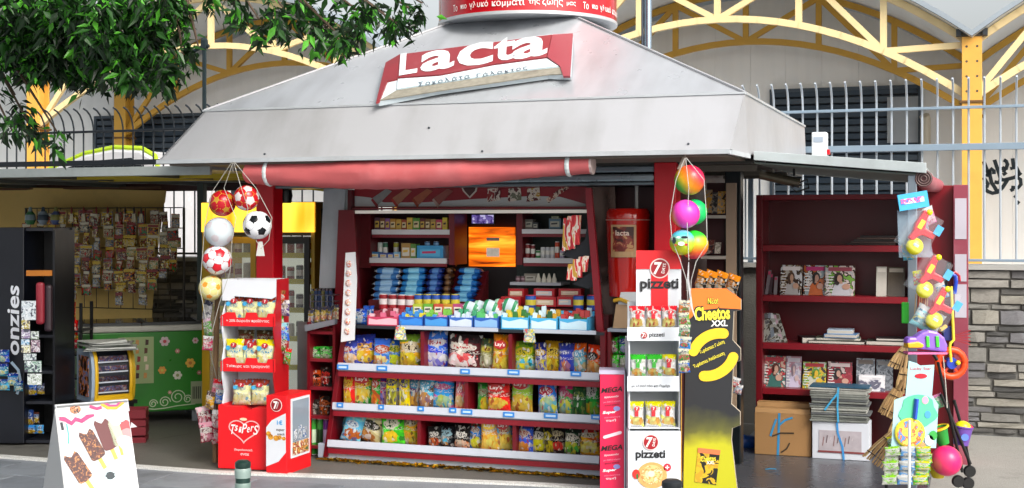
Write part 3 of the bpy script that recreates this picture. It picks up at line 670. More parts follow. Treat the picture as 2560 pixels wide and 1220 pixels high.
fw = A  # the drum face that looks at the camera
mlet = mat('#f0e6e4', 0.4, var=0.04)
words = [('Το', -0.60, 0.060, 0.085), ('πιο', -0.495, 0.072, 0.05), ('γλυκό', -0.335, 0.185, 0.095), ('κομμάτι', -0.07, 0.275, 0.10), ('της', 0.145, 0.095, 0.065), ('ζωής', 0.30, 0.175, 0.12), ('μας', 0.465, 0.085, 0.055)]
for off in (0.0, 1.55):
    for wd_, a, wdt, hg in words:
        mb = MB(); mb.text(wd_, (0, 0, 0), wdt * 0.84, hg * 0.58, bold=0.012, fn=cyl(fw - 0.13 + a * 1.28 + off, zc + 0.052 + (0.006 if wd_ == 'ζωής' else 0)))
        mb.build('lettering', mlet, dr)
for off in (0.78, -0.80): 
    mb = MB(); mb.text('Τ', (0, 0, 0), 0.06, 0.1, bold=0.02, fn=cyl(fw + off, zc + 0.16)); mb.build('lettering', mlet, dr)
# the chocolate-bar sign lying on the front slope
n_ = Vector((0, -(ZP - ZS), (pk[1] - TF))).normalized(); p0 = Vector((0, TF, ZS))
def RP(x, y, h=0.0): return PL(x, y, p0 + n_ * h, n_) 
ls = thing('chocolate_bar_sign', 'tilted red and white chocolate bar sign fixed on the front roof slope', 'sign', tuple(RP(1190, 180)))
def board(name, pts, h0, h1, m):
    lo = [RP(x, y, h1) for x, y in pts]; lo = [v - n_ * (h1 - h0) for v in lo]; hi = [v + n_ * (h1 - h0) for v in lo]; k = len(pts)
    return MB().add(hi + lo, [tuple(reversed(range(k)))] + [(i, (i + 1) % k, (i + 1) % k + k, i + k) for i in range(k)]).build(name, m, ls)
m_lr = mat('#8e3238', 0.4, var=0.12, stain=0.25, dirt='#c98a8c'); m_lw = mat('#c9d5da', 0.4, var=0.06, stain=0.15); m_rust = mat('#8f8b7e', 0.7, var=0.4, scale=30, stain=0.5)
board('backing', [(945, 254), (965, 155), (1002, 136), (1380, 85), (1432, 84), (1426, 188), (1370, 186), (1100, 224)], 0.012, 0.045, m_lw)
board('red_field', [(1000, 136), (1380, 86), (1366, 142), (1230, 160), (1100, 186), (995, 193)], 0.046, 0.062, m_lr)
board('end_fin', [(964, 156), (1000, 135), (994, 196), (968, 202), (948, 252), (940, 256)], 0.045, 0.058, mat('#86262c', 0.4, var=0.2, stain=0.2))
board('end_fin', [(1381, 86), (1432, 83), (1425, 190), (1408, 190), (1400, 165), (1368, 142)], 0.047, 0.06, mat('#98444d', 0.35, var=0.15))
board('white_field', [(995, 197), (1100, 190), (1232, 164), (1366, 146), (1396, 165), (1300, 176), (1100, 206), (992, 222)], 0.046, 0.056, mat('#cfe0e6', 0.35, var=0.05))
board('worn_edge', [(992, 225), (1100, 209), (1300, 179), (1402, 168), (1412, 184), (1370, 186), (1100, 226), (950, 250)], 0.0455, 0.053, m_rust)
def sign_text(st, c, wpx, hpx, ang, h, m, bold=0.0, space=1.0, slant=0.0):
    ex = Vector((math.cos(ang), math.sin(ang)))
    mb = MB(); vs, fs = text_curve(st, bold, space); out = []
    for v in vs:
        x = c[0] + (v.x * wpx + v.y * hpx * slant) * math.cos(ang) + v.y * hpx * math.sin(ang) * 0.25; y = c[1] + v.x * wpx * math.sin(ang) - v.y * hpx
        out.append(RP(x, y, h))
    mb.add(out, fs); return mb.build('lettering', m, ls)
ml2 = mat('#dfe7ec', 0.35, var=0.04)
for ch, x, y, w_, h_ in (('L', 1022, 158, 46, 54), ('a', 1094, 150, 86, 50), ('c', 1188, 136, 92, 56), ('t', 1262, 122, 56, 58), ('a', 1324, 118, 92, 52)):
    sign_text(ch, (x, y), w_, h_, -0.17, 0.0655, ml2, bold=0.028, slant=0.12)
for st, x, y, w_ in (('Σοκολάτα', 1110, 200, 130), ('Γάλακτος', 1255, 179, 128)): sign_text(st, (x, y), w_, 11, -0.165, 0.060, mat('#4f5a66', 0.5), bold=0.004, space=1.3)
# ------------------------------------------------------------------ awning roll
aw = thing('rolled_awning', 'faded red rolled awning tied with white straps under the front eave', 'awning', (-1.3, -0.42, 1.93))
pts, rs = [], []
L0, L1 = P(622, 440, -0.42), P(1478, 407, -0.42)
for i in range(65):
    u_ = i / 64; x = 622 + (1478 - 622) * u_
    bot = 452 + 22 * math.sin(math.pi * min(1, (u_ + 0.02) / 0.75) ** 0.9) if u_ < 0.75 else 452 - (u_ - 0.75) / 0.25 * 16
    bot = [452, 458, 464, 468, 470, 469, 466, 461, 455, 449, 443, 438, 435][int(round(u_ * 12))] if False else 455 + 15 * math.sin(math.pi * min(1.0, u_ * 1.15)) - 24 * max(0, u_ - 0.45) / 0.55
    topy = 400 - 17 * u_
    a = P(x, topy, -0.42); b = P(x, bot, -0.42)
    pts.append(((a[0] + b[0]) / 2, -0.42, (a[2] + b[2]) / 2 - 0.01)); rs.append((a[2] - b[2]) / 2 * (1 + 0.02 * math.sin(i * 1.9)))
mb = MB(); n = 20; k0 = 0
mb.tube(pts, rs, n, flat=1.0); 
for i, v in enumerate(mb.v): v.y += 0.016 * pnoise(Vector((v.x * 3, v.z * 16, 0))) + .006 * pnoise(Vector((v.x * 14, v.z * 5, 7))); v.z += 0.012 * pnoise(Vector((v.x * 2.2, v.y * 14, 3)))
mb.build('canvas_roll', mat('#b8585a', 0.6, var=0.12, scale=2.5, stain=0.25, dirt='#c98a8e', bump=0.35, bscale=11), aw, smooth=True)
MB().tube([pts[0], (pts[0][0] - 0.012, -0.42, pts[0][2])], 0.035, 10).tube([pts[-1], (pts[-1][0] + 0.014, -0.42, pts[-1][2])], 0.06, 10).build('roller_end', mat('#b9a7a4', 0.4), aw)
for i in (4, 60):
    c = Vector(pts[i]); r = rs[i] + 0.006; MB().tube([c + Vector((0, math.sin(a) * -r, math.cos(a) * r)) for a in [k * 2 * math.pi / 16 for k in range(17)]], [0.014] * 17, 4, caps=False, flat=0.3).build('strap', mat('#c8d0d2', 0.5), aw)
# ------------------------------------------------------------------ side flaps
fl = thing('right_side_canopy', 'white sloping canopy flap over the red bookcase on steel post', 'canopy', (1.87, -0.05, 0))
ca, cb = (0.97, 2.03), (1.93, 1.945)
def flap(t0, t1, dz, th): return [(ca[0], t0, ca[1] - th - dz), (cb[0], t0, cb[1] - th - dz), (cb[0], t1, cb[1] - th - dz), (ca[0], t1, ca[1] - th - dz), (ca[0], t0, ca[1] - dz), (cb[0], t0, cb[1] - dz), (cb[0], t1, cb[1] - dz), (ca[0], t1, ca[1] - dz)]
MB().hexa(flap(-0.06, 1.75, 0.0, 0.022)).build('roof_sheet', mat('#9aa3a2', 0.5, stain=0.3), fl)
MB().hexa([(ca[0], -0.085, ca[1] - 0.05), (cb[0] + 0.02, -0.085, cb[1] - 0.055), (cb[0] + 0.02, -0.062, cb[1] - 0.055), (ca[0], -0.062, ca[1] - 0.05), (ca[0], -0.085, ca[1] + 0.004), (cb[0] + 0.02, -0.085, cb[1] + 0.004), (cb[0] + 0.02, -0.062, cb[1] + 0.004), (ca[0], -0.062, ca[1] + 0.004)]).build('fascia', mat('#a9b2b4', 0.4, stain=0.25), fl, bevel=0.003)
for t in (0.4, 0.9, 1.4): MB().hexa(flap(t, t + 0.05, 0.023, 0.035)).build('rafter', mat('#39403c', 0.6), fl)
MB().hexa(flap(-0.05, 1.74, 0.06, 0.008)).build('lining', mat('#5a6560', 0.6, var=0.2), fl)
MB().box(1.847, 1.897, -0.05, 0.0, 0, 1.88).build('post', mat('#8d98a3', 0.3, metal=0.7), fl, bevel=0.004)
q = P(2048, 356, 0.1); bx_ = thing('junction_box', 'white weathered box standing on the right canopy beside the roof', 'box', (q[0], 0.1, 2.0))
x0, x1 = P(2029, 356, 0.1)[0], P(2066, 356, 0.1)[0]; z0, z1 = P(2048, 386, 0.1)[2], P(2048, 330, 0.1)[2]
MB().box(x0, x1, 0.1, 0.2, z0 - 0.02, z1).build('case', mat('#d3d8dc', 0.4, stain=0.3), bx_, bevel=0.006)
MB().box(x0 + 0.012, x1 - 0.02, 0.097, 0.0995, z1 - 0.06, z1 - 0.03).build('sticker', mat('#9aa6b5', 0.5), bx_)
MB().box(x1, x1 + 0.016, 0.12, 0.16, z0, z0 + 0.03).build('red_plug', m_red, bx_)
# lamp tube with loose cable under the flap
lt = thing('work_lamp', 'dusty tubular lamp with dangling cable under the right canopy', 'lamp', P(1960, 450, 0.4))
MB().tube([P(1900, 436, 0.4), P(2000, 458, 0.4)], 0.03, 10).build('housing', mat('#5c5446', 0.35, metal=0.5, stain=0.3), lt, smooth=True)
MB().tube([P(1995, 458, 0.38), P(2018, 448, 0.38), P(2022, 470, 0.38), P(1990, 480, 0.38), P(1978, 468, 0.38), P(2005, 462, 0.38)], 0.006, 6).build('cable', m_black, lt, smooth=True)
MB().tube([P(1985, 440, 0.4), P(1985, 415, 0.4)], 0.008, 6).build('hanger', m_black, lt)
# small awning roll along the right flap edge
ar = thing('side_awning_roll', 'dark red awning roll with spiral end fixed along the right canopy edge', 'awning', (2.0, 0.1, 1.8))
q = P(2310, 447, 0.0); cs = q[0]; cz = q[2]
MB().tube([(cs, -0.05, cz), (cs, 0.5, cz - 0.01), (cs + 0.03, 1.5, cz)], [0.05, 0.052, 0.045], 14).build('canvas_roll', mat('#a8505a', 0.45, stain=0.3, dirt='#cc9999'), ar, smooth=True)
mb = MB()
for r_ in (0.016, 0.03, 0.043): mb.tube([(cs + math.cos(a) * r_, -0.054, cz + math.sin(a) * r_) for a in [k * math.pi / 10 for k in range(21)]], 0.004, 4, caps=False)
mb.build('spiral_end', mat('#6e5a58', 0.5), ar); MB().lathe([(0.049, 0), (0.049, 0.003)], (cs, -0.052, cz), 16, axis=1).build('end_cap', mat('#3a0f14', 0.5), ar)
lc = thing('left_side_canopy', 'grey flat canopy with yellow beams over the left shelter', 'canopy', (-4.5, 1.0, 0))
m_lc = mat('#8d9493', 0.5, stain=0.3); 
def lq(s0, s1, t0, t1, zf, zb, th): return [(s0, t0, zf - th), (s1, t0, zf - th), (s1, t1, zb - th), (s0, t1, zb - th), (s0, t0, zf), (s1, t0, zf), (s1, t1, zb), (s0, t1, zb)]
MB().hexa(lq(-7.4, -2.62, -0.28, 2.45, 1.985, 1.995, 0.02)).build('roof_sheet', m_lc, lc)
MB().hexa(lq(-7.4, -2.62, -0.31, -0.282, 1.992, 1.992, 0.062)).build('fascia', mat('#a3aba9', 0.45, stain=0.3), lc, bevel=0.003)
MB().hexa(lq(-7.4, -2.62, 2.3, 2.4, 1.97, 1.97, 0.07)).build('back_beam', mat('#40201a', 0.6), lc)
for t in (0.3, 0.75): MB().hexa(lq(-4.3, -2.55, t, t + 0.04, 1.962, 1.962, 0.03)).build('beam', mat('#b7a019', 0.5, stain=0.2), lc)
for s in (-6.2, -5.2, -4.2, -3.3): MB().hexa(lq(s, s + 0.04, -0.2, 2.29, 1.963, 1.963, 0.03)).build('rafter', mat('#4c514c', 0.6), lc)
for (x, t) in ((500, 1.45),):
    q = P(x, 600, t); MB().box(q[0] - 0.03, q[0] + 0.03, t, t + 0.06, 0, 1.94).build('post', mat('#3d4742', 0.4, metal=0.3), lc, bevel=0.004)
MB().box(-6.6, -6.54, 1.5, 1.56, 0, 1.94).build('post', mat('#3d4742', 0.4, metal=0.3), lc)
# ================================================================== goods: shared shapes
def bag_mesh(seed, puff=1.0):
    rnd = random.Random(seed); nx, nz = 12, 16; vs, uv, fs = [], [], []
    ph = rnd.uniform(0, 6)
    for side in (-1, 1):
        for j in range(nz + 1):
            v = j / nz
            for i in range(nx + 1):
                u_ = i / nx
                prof = max(0, 1 - abs(2 * u_ - 1) ** 3.2) ** 0.7 * max(0, 1 - abs(2 * v - 1) ** 3.0) ** 0.8
                inset = 0.045 * math.sin(math.pi * v) * (1 if u_ > 0.5 else -1) * (abs(2 * u_ - 1) ** 3)
                cr_ = 1 - abs(pnoise(Vector((u_ * 4 + seed, v * 5, side * 3)))) * 2; wr = (0.10 * pnoise(Vector((u_ * 5 + seed, v * 6, side))) + .10 * cr_ * cr_ - .05) * prof + 0.03 * math.sin(u_ * 30 + ph) * (abs(2 * v - 1) ** 5)
                edge = 0.012 * math.sin(u_ * 40) if j in (0, nz) else 0
                vs.append((u_ - 0.5 - inset, side * (0.5 * prof * puff + 0.01) + wr * 0.9, v + edge)); uv.append((u_ if side < 0 else 1 - u_, v))
    K = (nx + 1) * (nz + 1)
    for j in range(nz):
        for i in range(nx):
            a = j * (nx + 1) + i; fs.append((a, a + 1, a + nx + 2, a + nx + 1)); b = a + K; fs.append((b + nx + 1, b + nx + 2, b + 1, b))
    rim = [i for i in range(nx + 1)] + [j * (nx + 1) + nx for j in range(1, nz + 1)] + [nz * (nx + 1) + i for i in range(nx - 1, -1, -1)] + [j * (nx + 1) for j in range(nz - 1, 0, -1)]
    for a, b in zip(rim, rim[1:] + rim[:1]): fs.append((b, a, a + K, b + K))
    me = bpy.data.meshes.new('bag'); me.from_pydata(vs, [], fs); ul = me.uv_layers.new(name='UVMap')
    for p in me.polygons:
        p.use_smooth = True
        for li in p.loop_indices: ul.data[li].uv = uv[me.loops[li].vertex_index]
    return me
BAGM = [bag_mesh(k) for k in range(6)]
def put(me, name, m, label, cat, at, scale, rot=0.0, tilt=0.0, roll=0.0, group=None):
    o = link(bpy.data.objects.new(name, me))
    if not me.materials: me.materials.append(None)
    o.location = W(*at); o.rotation_euler = (tilt, roll, -A + rot); o.scale = scale
    for i, mm in enumerate(m if isinstance(m, (list, tuple)) else [m]):
        o.material_slots[i].link = 'OBJECT'; o.material_slots[i].material = mm
    tag(o, label, cat, group); return o
def bagpx(x0, x1, yt, yb, t, m, label, group, z=None, rot=0.0, tilt=None, roll=0.0, depth=None, name='snack_bag', cat='snack bag'):
    a, b = P(x0, yb, t), P(x1, yb, t); zb = a[2] if z is None else z; zt = P((x0 + x1) / 2, yt, t)[2]
    w_ = b[0] - a[0]; h_ = max(0.04, zt - zb)
    o = put(random.choice(BAGM), name, m, label, cat, ((a[0] + b[0]) / 2, t, zb), (w_ * 1.04, (depth or min(0.08, w_ * 0.5)), h_), rot + random.uniform(-0.22, 0.22), -(0.08 if tilt is None else tilt), roll, group)
    return o
def shape(fn, mats=1):
    mb = MB(); fn(mb); me = bpy.data.meshes.new('shape'); me.from_pydata([tuple(v) for v in mb.v], [], mb.f)
    for _ in range(mats): me.materials.append(None)
    me.polygons.foreach_set('material_index', mb.m); return me
def _carton(mb):   # unit carton with bevelled edges, a lid seam and a raised label
    b = 0.03
    for (z0, z1) in ((0, 0.86), (0.865, 1.0)):
        mb.hexa([(-.5, -.5, z0), (.5, -.5, z0), (.5, .5, z0), (-.5, .5, z0), (-.5 + b * .3, -.5 + b * .3, z1), (.5 - b * .3, -.5 + b * .3, z1), (.5 - b * .3, .5 - b * .3, z1), (-.5 + b * .3, .5 - b * .3, z1)], 0)
    mb.quad((-.38, -.512, .18), (.38, -.512, .18), (.38, -.506, .72), (-.38, -.506, .72), 1)
    mb.quad((-.30, -.518, .40), (.22, -.518, .44), (.22, -.514, .60), (-.30, -.514, .56), 2)
CARTON = shape(_carton, 3)
def _can(mb): mb.lathe([(.44, 0), (.5, .03), (.5, .1), (.5, .34), (.5, .7), (.5, .9), (.45, .96), (.45, 1.0), (.4, .985)], (0, 0, 0), 18, m=[3, 0, 0, 1, 2, 0, 3, 3])
CAN = shape(_can, 4)
TR = random.Random(3)
def _tray(mb):     # open display carton with a high back and a row of packets
    mb.box(-.5, .5, -.5, -.47, 0, .52, 0); mb.box(-.5, .5, .46, .5, 0, .8, 0); mb.box(-.5, -.47, -.5, .5, 0, .6, 0); mb.box(.47, .5, -.5, .5, 0, .6, 0); mb.box(-.47, .47, -.47, .47, 0, .05, 0)
    for i in range(5):
        x = -.38 + .19 * i
        for k, y in enumerate((-.3, .05, .3)): mb.hexa([(x - .085, y - .12, .06), (x + .085, y - .12, .06), (x + .085, y + .12, .06), (x - .085, y + .12, .06), (x - .075 + (dx := TR.uniform(-.07, .07)), y - .02, (hz := .62 + .1 * k + TR.uniform(-.1, .18))), (x + .08 + dx, y - .02, hz + TR.uniform(-.06, .06)), (x + .075 + dx, y + .1, hz), (x - .08 + dx, y + .1, hz + .03)], TR.choice((1, 2, 1, 2, 3)))
    mb.add([(-.45, -.506, .06), (.45, -.506, .06), (.45, -.506, .40), (.2, -.506, .46), (-.2, -.506, .34), (-.45, -.506, .42)], [(0, 1, 2, 3, 4, 5)], 3)
TRAYS = [shape(_tray, 4) for _ in range(5)]
def _bar(mb):      # flow-wrapped bar: pillow body with serrated flat ends
    n = 10; prof = [(-.5, .16, .02), (-.44, .2, .03), (-.40, .42, .36), (-.2, .48, .47), (.2, .48, .47), (.40, .42, .36), (.44, .2, .03), (.5, .16, .02)]
    k = len(mb.v)
    for x, ry, rz in prof:
        for j in range(n):
            a = 2 * math.pi * j / n; mb.v.append(Vector((x, math.cos(a) * ry if rz > .1 else math.cos(a) * .46, .5 + math.copysign(abs(math.sin(a)) ** .7, math.sin(a)) * rz)))
    for i in range(len(prof) - 1):
        for j in range(n):
            a, b = k + i * n + j, k + i * n + (j + 1) % n; mb.f.append((a, b, b + n, a + n)); mb.m.append([1, 1, 0, 2, 0, 1, 1][i])
    mb.f.append(tuple(k + j for j in reversed(range(n)))); mb.m.append(1); mb.f.append(tuple(k + (len(prof) - 1) * n + j for j in range(n))); mb.m.append(1)
BAR = shape(_bar, 3)
for p in BAR.polygons: p.use_smooth = True
def goods(me, name, x0, x1, yt, yb, t, depth, mats, label, cat, group, z=None, rot=0.0, roll=0.0, tilt=0.0):
    a, b = P(x0, yb, t), P(x1, yb, t); zb = a[2] if z is None else z; h_ = max(0.012, P((x0 + x1) / 2, yt, t)[2] - zb)
    return put(me, name, mats, label, cat, ((a[0] + b[0]) / 2, t + depth / 2, zb), (b[0] - a[0], depth, h_), rot, tilt, roll, group)
def pk_(*c): return [mat(x, 0.35, var=0.06) for x in c]
# ================================================================== snack shelf
su = thing('snack_shelf', 'dark red kiosk shelving unit with three bag shelves and a counter above', 'shelf', (-0.93, 0.3, 0))
def sleft(z): return -1.9 + (z - 0.1) * 0.15
ZA, ZB, ZC, ZT = 0.655, 0.388, 0.135, 0.925
m_shelf = mat('#7b1a26', 0.4, stain=0.15)
MB().hexa([(-1.935, 0.0, 0.03), (-1.9, 0.0, 0.03), (-1.9, 0.5, 0.03), (-1.935, 0.5, 0.03), (-1.805, 0.04, 0.93), (-1.77, 0.04, 0.93), (-1.77, 0.5, 0.93), (-1.805, 0.5, 0.93)]).build('side_panel', m_dred, su, bevel=0.003)
MB().box(0.0, 0.035, 0.0, 0.5, 0.03, 0.93).build('side_panel', m_dred, su, bevel=0.003)
MB().box(-1.9, 0.0, 0.46, 0.5, 0.03, 0.93).build('back_panel', mat('#3b0a10', 0.5), su)
MB().box(-1.98, 0.035, 0.012, 0.05, 0.022, 0.118).build('kick_plate', mat('#aab3c4', 0.35, metal=0.2, stain=0.15), su, bevel=0.004)
for z, ex in ((ZC, 0.0), (ZB, 0.0), (ZA, 0.0)):
    x0 = sleft(z) + 0.002
    b = MB().box(x0, -0.002, 0.0, 0.455, z - 0.028, z - 0.006).build('shelf_board', m_shelf, su)
    sub('price_rail', MB().hexa([(x0, -0.022, z - 0.028), (-0.002, -0.022, z - 0.028), (-0.002, -0.003, z - 0.04), (x0, -0.003, z - 0.04), (x0, -0.016, z + 0.016), (-0.002, -0.016, z + 0.016), (-0.002, -0.002, z + 0.016), (x0, -0.002, z + 0.016)]), m_lip, b, su)
    sub('red_edge', MB().box(x0, -0.002, -0.012, -0.0025, z - 0.075, z - 0.041), mat('#7e1220', 0.4, var=0.08), b, su)
for x, z0, z1 in ((1055, ZA, ZT), (1275, ZA, ZT), (1165, ZB, ZA), (1047, ZC, ZB), (1285, ZC, ZB)):
    s = P(x, 900, 0.0)[0]; MB().box(s - 0.012, s + 0.012, 0.004, 0.45, z0 - 0.005, z1 - 0.03).build('divider', m_dred, su)
# blue price tags
tg = mat('#2a7fd0', 0.35, var=0.1); tw = mat('#b8d2ee', 0.4)
for x, y, w_ in ((857, 918, 28), (955, 921, 26), (1163, 929, 24), (1284, 931, 30), (1440, 935, 26), (850, 1013, 16), (953, 1018, 14), (1052, 1022, 16), (1132, 1026, 18), (1167, 1030, 28), (1272, 1037, 28), (1377, 1040, 34), (1490, 1043, 24)):
    a, b = P(x - w_ / 2, y + 5, -0.024), P(x + w_ / 2, y - 6, -0.024); MB().box(a[0], b[0], -0.0265, -0.0235, a[2], b[2]).box(a[0] + 0.012, b[0] - 0.012, -0.0275, -0.0266, a[2] + 0.009, b[2] - 0.01, 1).build('price_tag', [tg, tw], su)
# counter and the steps on it
MB().box(-1.80, 0.03, -0.005, 0.9, ZT - 0.02, ZT - 0.002).build('counter_board', mat('#20242b', 0.4), su)
for a, b in ((995, 1245), (1310, 1490)):
    MB().box(P(a, 822, -0.01)[0], P(b, 822, -0.01)[0], -0.02, -0.006, ZT - 0.016, ZT + 0.008).build('counter_lip', m_lip, su)
MB().box(-1.76, 0.0, 0.20, 0.34, ZT, ZT + 0.09).build('step', m_dred2, su)
MB().box(-1.76, 0.0, 0.342, 0.56, ZT, ZT + 0.15).build('step', m_dred2, su)
# upper display frame
UT = 0.5
def ub(n_, x0, x1, y0, y1, t0, t1, m, **k):
    a, b = P(x0, y1, t0), P(x1, y0, t0); return MB().box(a[0], b[0], t0, t1, a[2], b[2]).build(n_, m, su, **k)
# raked right cheek and left cheek
def cheek(pts, t0, t1, m): MB().prism([(P(x, y, t0)[0], P(x, y, t0)[2]) for x, y in pts], t0, t1).build('cheek', m, su)
cheek([(846, 525), (884, 525), (905, 830), (850, 830), (836, 760)], 0.30, 0.325, m_dred)
cheek([(1462, 470), (1478, 470), (1508, 830), (1492, 830)], 0.06, 0.09, mat('#7d1220', 0.35))
MB().hexa([(-1.93, 0.33, ZT), (-1.90, 0.33, ZT), (-1.90, 0.8, ZT), (-1.93, 0.8, ZT), (-1.93, 0.36, 1.84), (-1.90, 0.36, 1.84), (-1.90, 0.8, 1.84), (-1.93, 0.8, 1.84)]).build('side_panel', m_dred2, su)
MB().box(-0.17, -0.14, 0.36, 0.8, ZT, 1.84).build('side_panel', m_dred2, su)
ub('display_back', 884, 1138, 530, 700, 0.72, 0.75, mat('#3a0c12', 0.5)); ub('display_back', 1292, 1480, 530, 760, 0.72, 0.75, mat('#1c2a22', 0.5))
MB().box(-1.9, -0.17, 0.74, 0.78, ZT, 1.30).build('display_back', mat('#1d1113', 0.6), su)
ub('header_beam', 880, 1468, 517, 524, 0.33, 0.5, m_dred)
ub('light_strip', 876, 1470, 524, 534, 0.32, 0.36, mat('#e3dfd4', 0.4, emit=0.12))
for x0, x1, y0, y1 in ((930, 1124, 574, 586), (924, 1116, 646, 657), (1305, 1476, 573, 584), (1309, 1470, 646, 657)):
    a, b = P(x0, y1, 0.5), P(x1, y0, 0.5)
    bb = MB().box(a[0] - 0.02, b[0] + 0.015, 0.515, 0.74, a[2], b[2] - 0.004).build('shelf_board', m_dred2, su)
    sub('shelf_lip', MB().box(a[0], b[0], 0.498, 0.512, a[2], b[2]), mat('#cfd0d2', 0.35), bb, su)
    sub('red_edge', MB().box(a[0], b[0], 0.50, 0.512, a[2] - 0.022, a[2] - 0.001), m_shelf, bb, su)
ub('upright', 1122, 1136, 532, 662, 0.5, 0.74, m_dred); ub('upright', 1291, 1306, 532, 662, 0.5, 0.74, m_dred)
ub('upright', 896, 926, 532, 670, 0.5, 0.74, m_dred2)
# printed header
hd = thing('header_sign', 'red and white printed chocolate header board above the service window', 'sign', P(1175, 517, 0.42))
def hp(x, y): q = P(x, y, 0.40); return (q[0], q[2])
MB().prism([hp(886, 518), hp(1466, 518), hp(1466, 452), hp(886, 452)], 0.402, 0.42).build('board', mat('#8e1420', 0.3, var=0.12, scale=3), hd)
MB().prism([hp(887, 516), hp(1464, 516), hp(1464, 510), hp(1400, 492), (hp(1330, 490)), hp(1180, 498), hp(1060, 506), hp(960, 506), hp(925, 494), hp(887, 490)], 0.399, 0.4018).build('white_wave', mat('#b9bcbc', 0.35, var=0.08), hd)
for i, (x, c1_, c2_) in enumerate(((950, '#8b8b88', '#8e2227'), (1000, '#a56b4e', '#b02d22'), (1052, '#a5583a', '#9a3a12'), (1103, '#8c4a40', '#b79a8e'))):
    b = MB().prism([hp(x - 18, 495), hp(x - 4, 512), hp(x + 30, 478), hp(x + 16, 472)], 0.394, 0.3985).build('bar_print', mat(c1_, 0.35, var=0.25, scale=25), hd)
    sub('bar_edge', MB().prism([hp(x - 18, 496), hp(x - 22, 500), hp(x - 8, 519), hp(x - 4, 513)], 0.3945, 0.3984), mat(c2_, 0.4), b, hd)
MB().prism([hp(1152, 462), hp(1195, 462), hp(1192, 478), hp(1175, 496), hp(1158, 478)], 0.394, 0.3985).build('shield_print', mat('#c9bdb2', 0.4, var=0.1), hd)
MB().prism([hp(1156, 465), hp(1191, 465), hp(1188, 477), hp(1175, 491), hp(1162, 477)], 0.3925, 0.3938).build('shield_print', mat('#4a2220', 0.4, var=0.4, scale=40), hd)
for x, c in ((1236, '#8f2a2a'), (1288, '#6e6f5a'), (1335, '#b58a2c')): MB().prism([hp(x - 18, 505), hp(x + 16, 500), hp(x + 14, 468), hp(x - 16, 472)], 0.394, 0.3985).build('pack_print', printmat([c, '#d3c8ba', '#5a1418'], 22), hd)
MB().prism([hp(1365, 498), hp(1372, 508), hp(1422, 470), hp(1414, 462)], 0.394, 0.3985).build('bar_print', printmat(['#8e2b22', '#d8c3ae', '#54120e'], 26), hd)
# service window: dark glass, glowing orange display, small screen
gw = thing('glowing_display', 'glowing orange amber display panel inside the service window', 'display', P(1228, 690, 1.1))
a, b = P(1172, 690, 1.1), P(1284, 568, 1.1)
def glow():
    m, N, L, bs = new_mat('amber_glow'); tc = N.new('ShaderNodeTexCoord'); mp = N.new('ShaderNodeMapping'); mp.inputs['Scale'].default_value = (.6, 1, 7); L.new(tc.outputs['Object'], mp.inputs[0])
    n = N.new('ShaderNodeTexNoise'); n.inputs['Scale'].default_value = 2.2; n.inputs['Detail'].default_value = 6; n.inputs['Distortion'].default_value = 0.8; L.new(mp.outputs[0], n.inputs['Vector'])
    r = N.new('ShaderNodeValToRGB'); e = r.color_ramp.elements; e[0].position = .3; e[0].color = (*C('#5a1804'), 1); e[1].position = .7; e[1].color = (*C('#ffb938'), 1); k = e.new(.5); k.color = (*C('#e8670c'), 1)
    L.new(n.outputs[0], r.inputs[0]); L.new(r.outputs[0], bs.inputs['Base Color']); L.new(r.outputs[0], bs.inputs['Emission Color']); bs.inputs['Emission Strength'].default_value = 1.1; return m
MB().box(a[0], b[0], 1.1, 1.14, a[2], b[2]).build('lit_panel', glow(), gw)
MB().box(a[0] - 0.02, b[0] + 0.02, 1.142, 1.17, a[2] - 0.02, b[2] + 0.15).build('backing', mat('#2a0d08', 0.5), gw)
q = P(1232, 630, 1.095); MB().box(q[0] - 0.05, q[0] + 0.05, 1.096, 1.099, q[2] - 0.035, q[2] + 0.03).build('notice', mat('#cfc3b4', 0.5, var=0.3, scale=40, emit=.35), gw)  # both papers emit faintly, imitating panel light shining through them
q = P(1232, 598, 1.095); MB().box(q[0] - 0.05, q[0] + 0.05, 1.096, 1.099, q[2] - 0.012, q[2] + 0.012).build('notice', mat('#8b7a72', 0.5, var=0.5, scale=60, emit=.2), gw)
a, b = P(1178, 562, 0.75), P(1236, 535, 0.75); sc_ = thing('small_screen', 'small purple lit screen hanging at the top of the service window', 'screen', P(1207, 562, 0.75))
MB().box(a[0], b[0], 0.75, 0.77, a[2], b[2]).build('casing', m_black, sc_, bevel=0.003); MB().box(a[0] + 0.006, b[0] - 0.006, 0.746, 0.7495, a[2] + 0.01, b[2] - 0.006).build('picture', printmat(['#3b2a6e', '#6a5a9e', '#b9b2d8'], 20, emit=0.5), sc_)
MB().text('τιμή', (P(1207, 548, .744)[0], .744, P(1207, 548, .744)[2]), .09, .03, bold=.01).build('lettering', mat('#d8d4ea', .5, emit=.5), sc_) if False else None
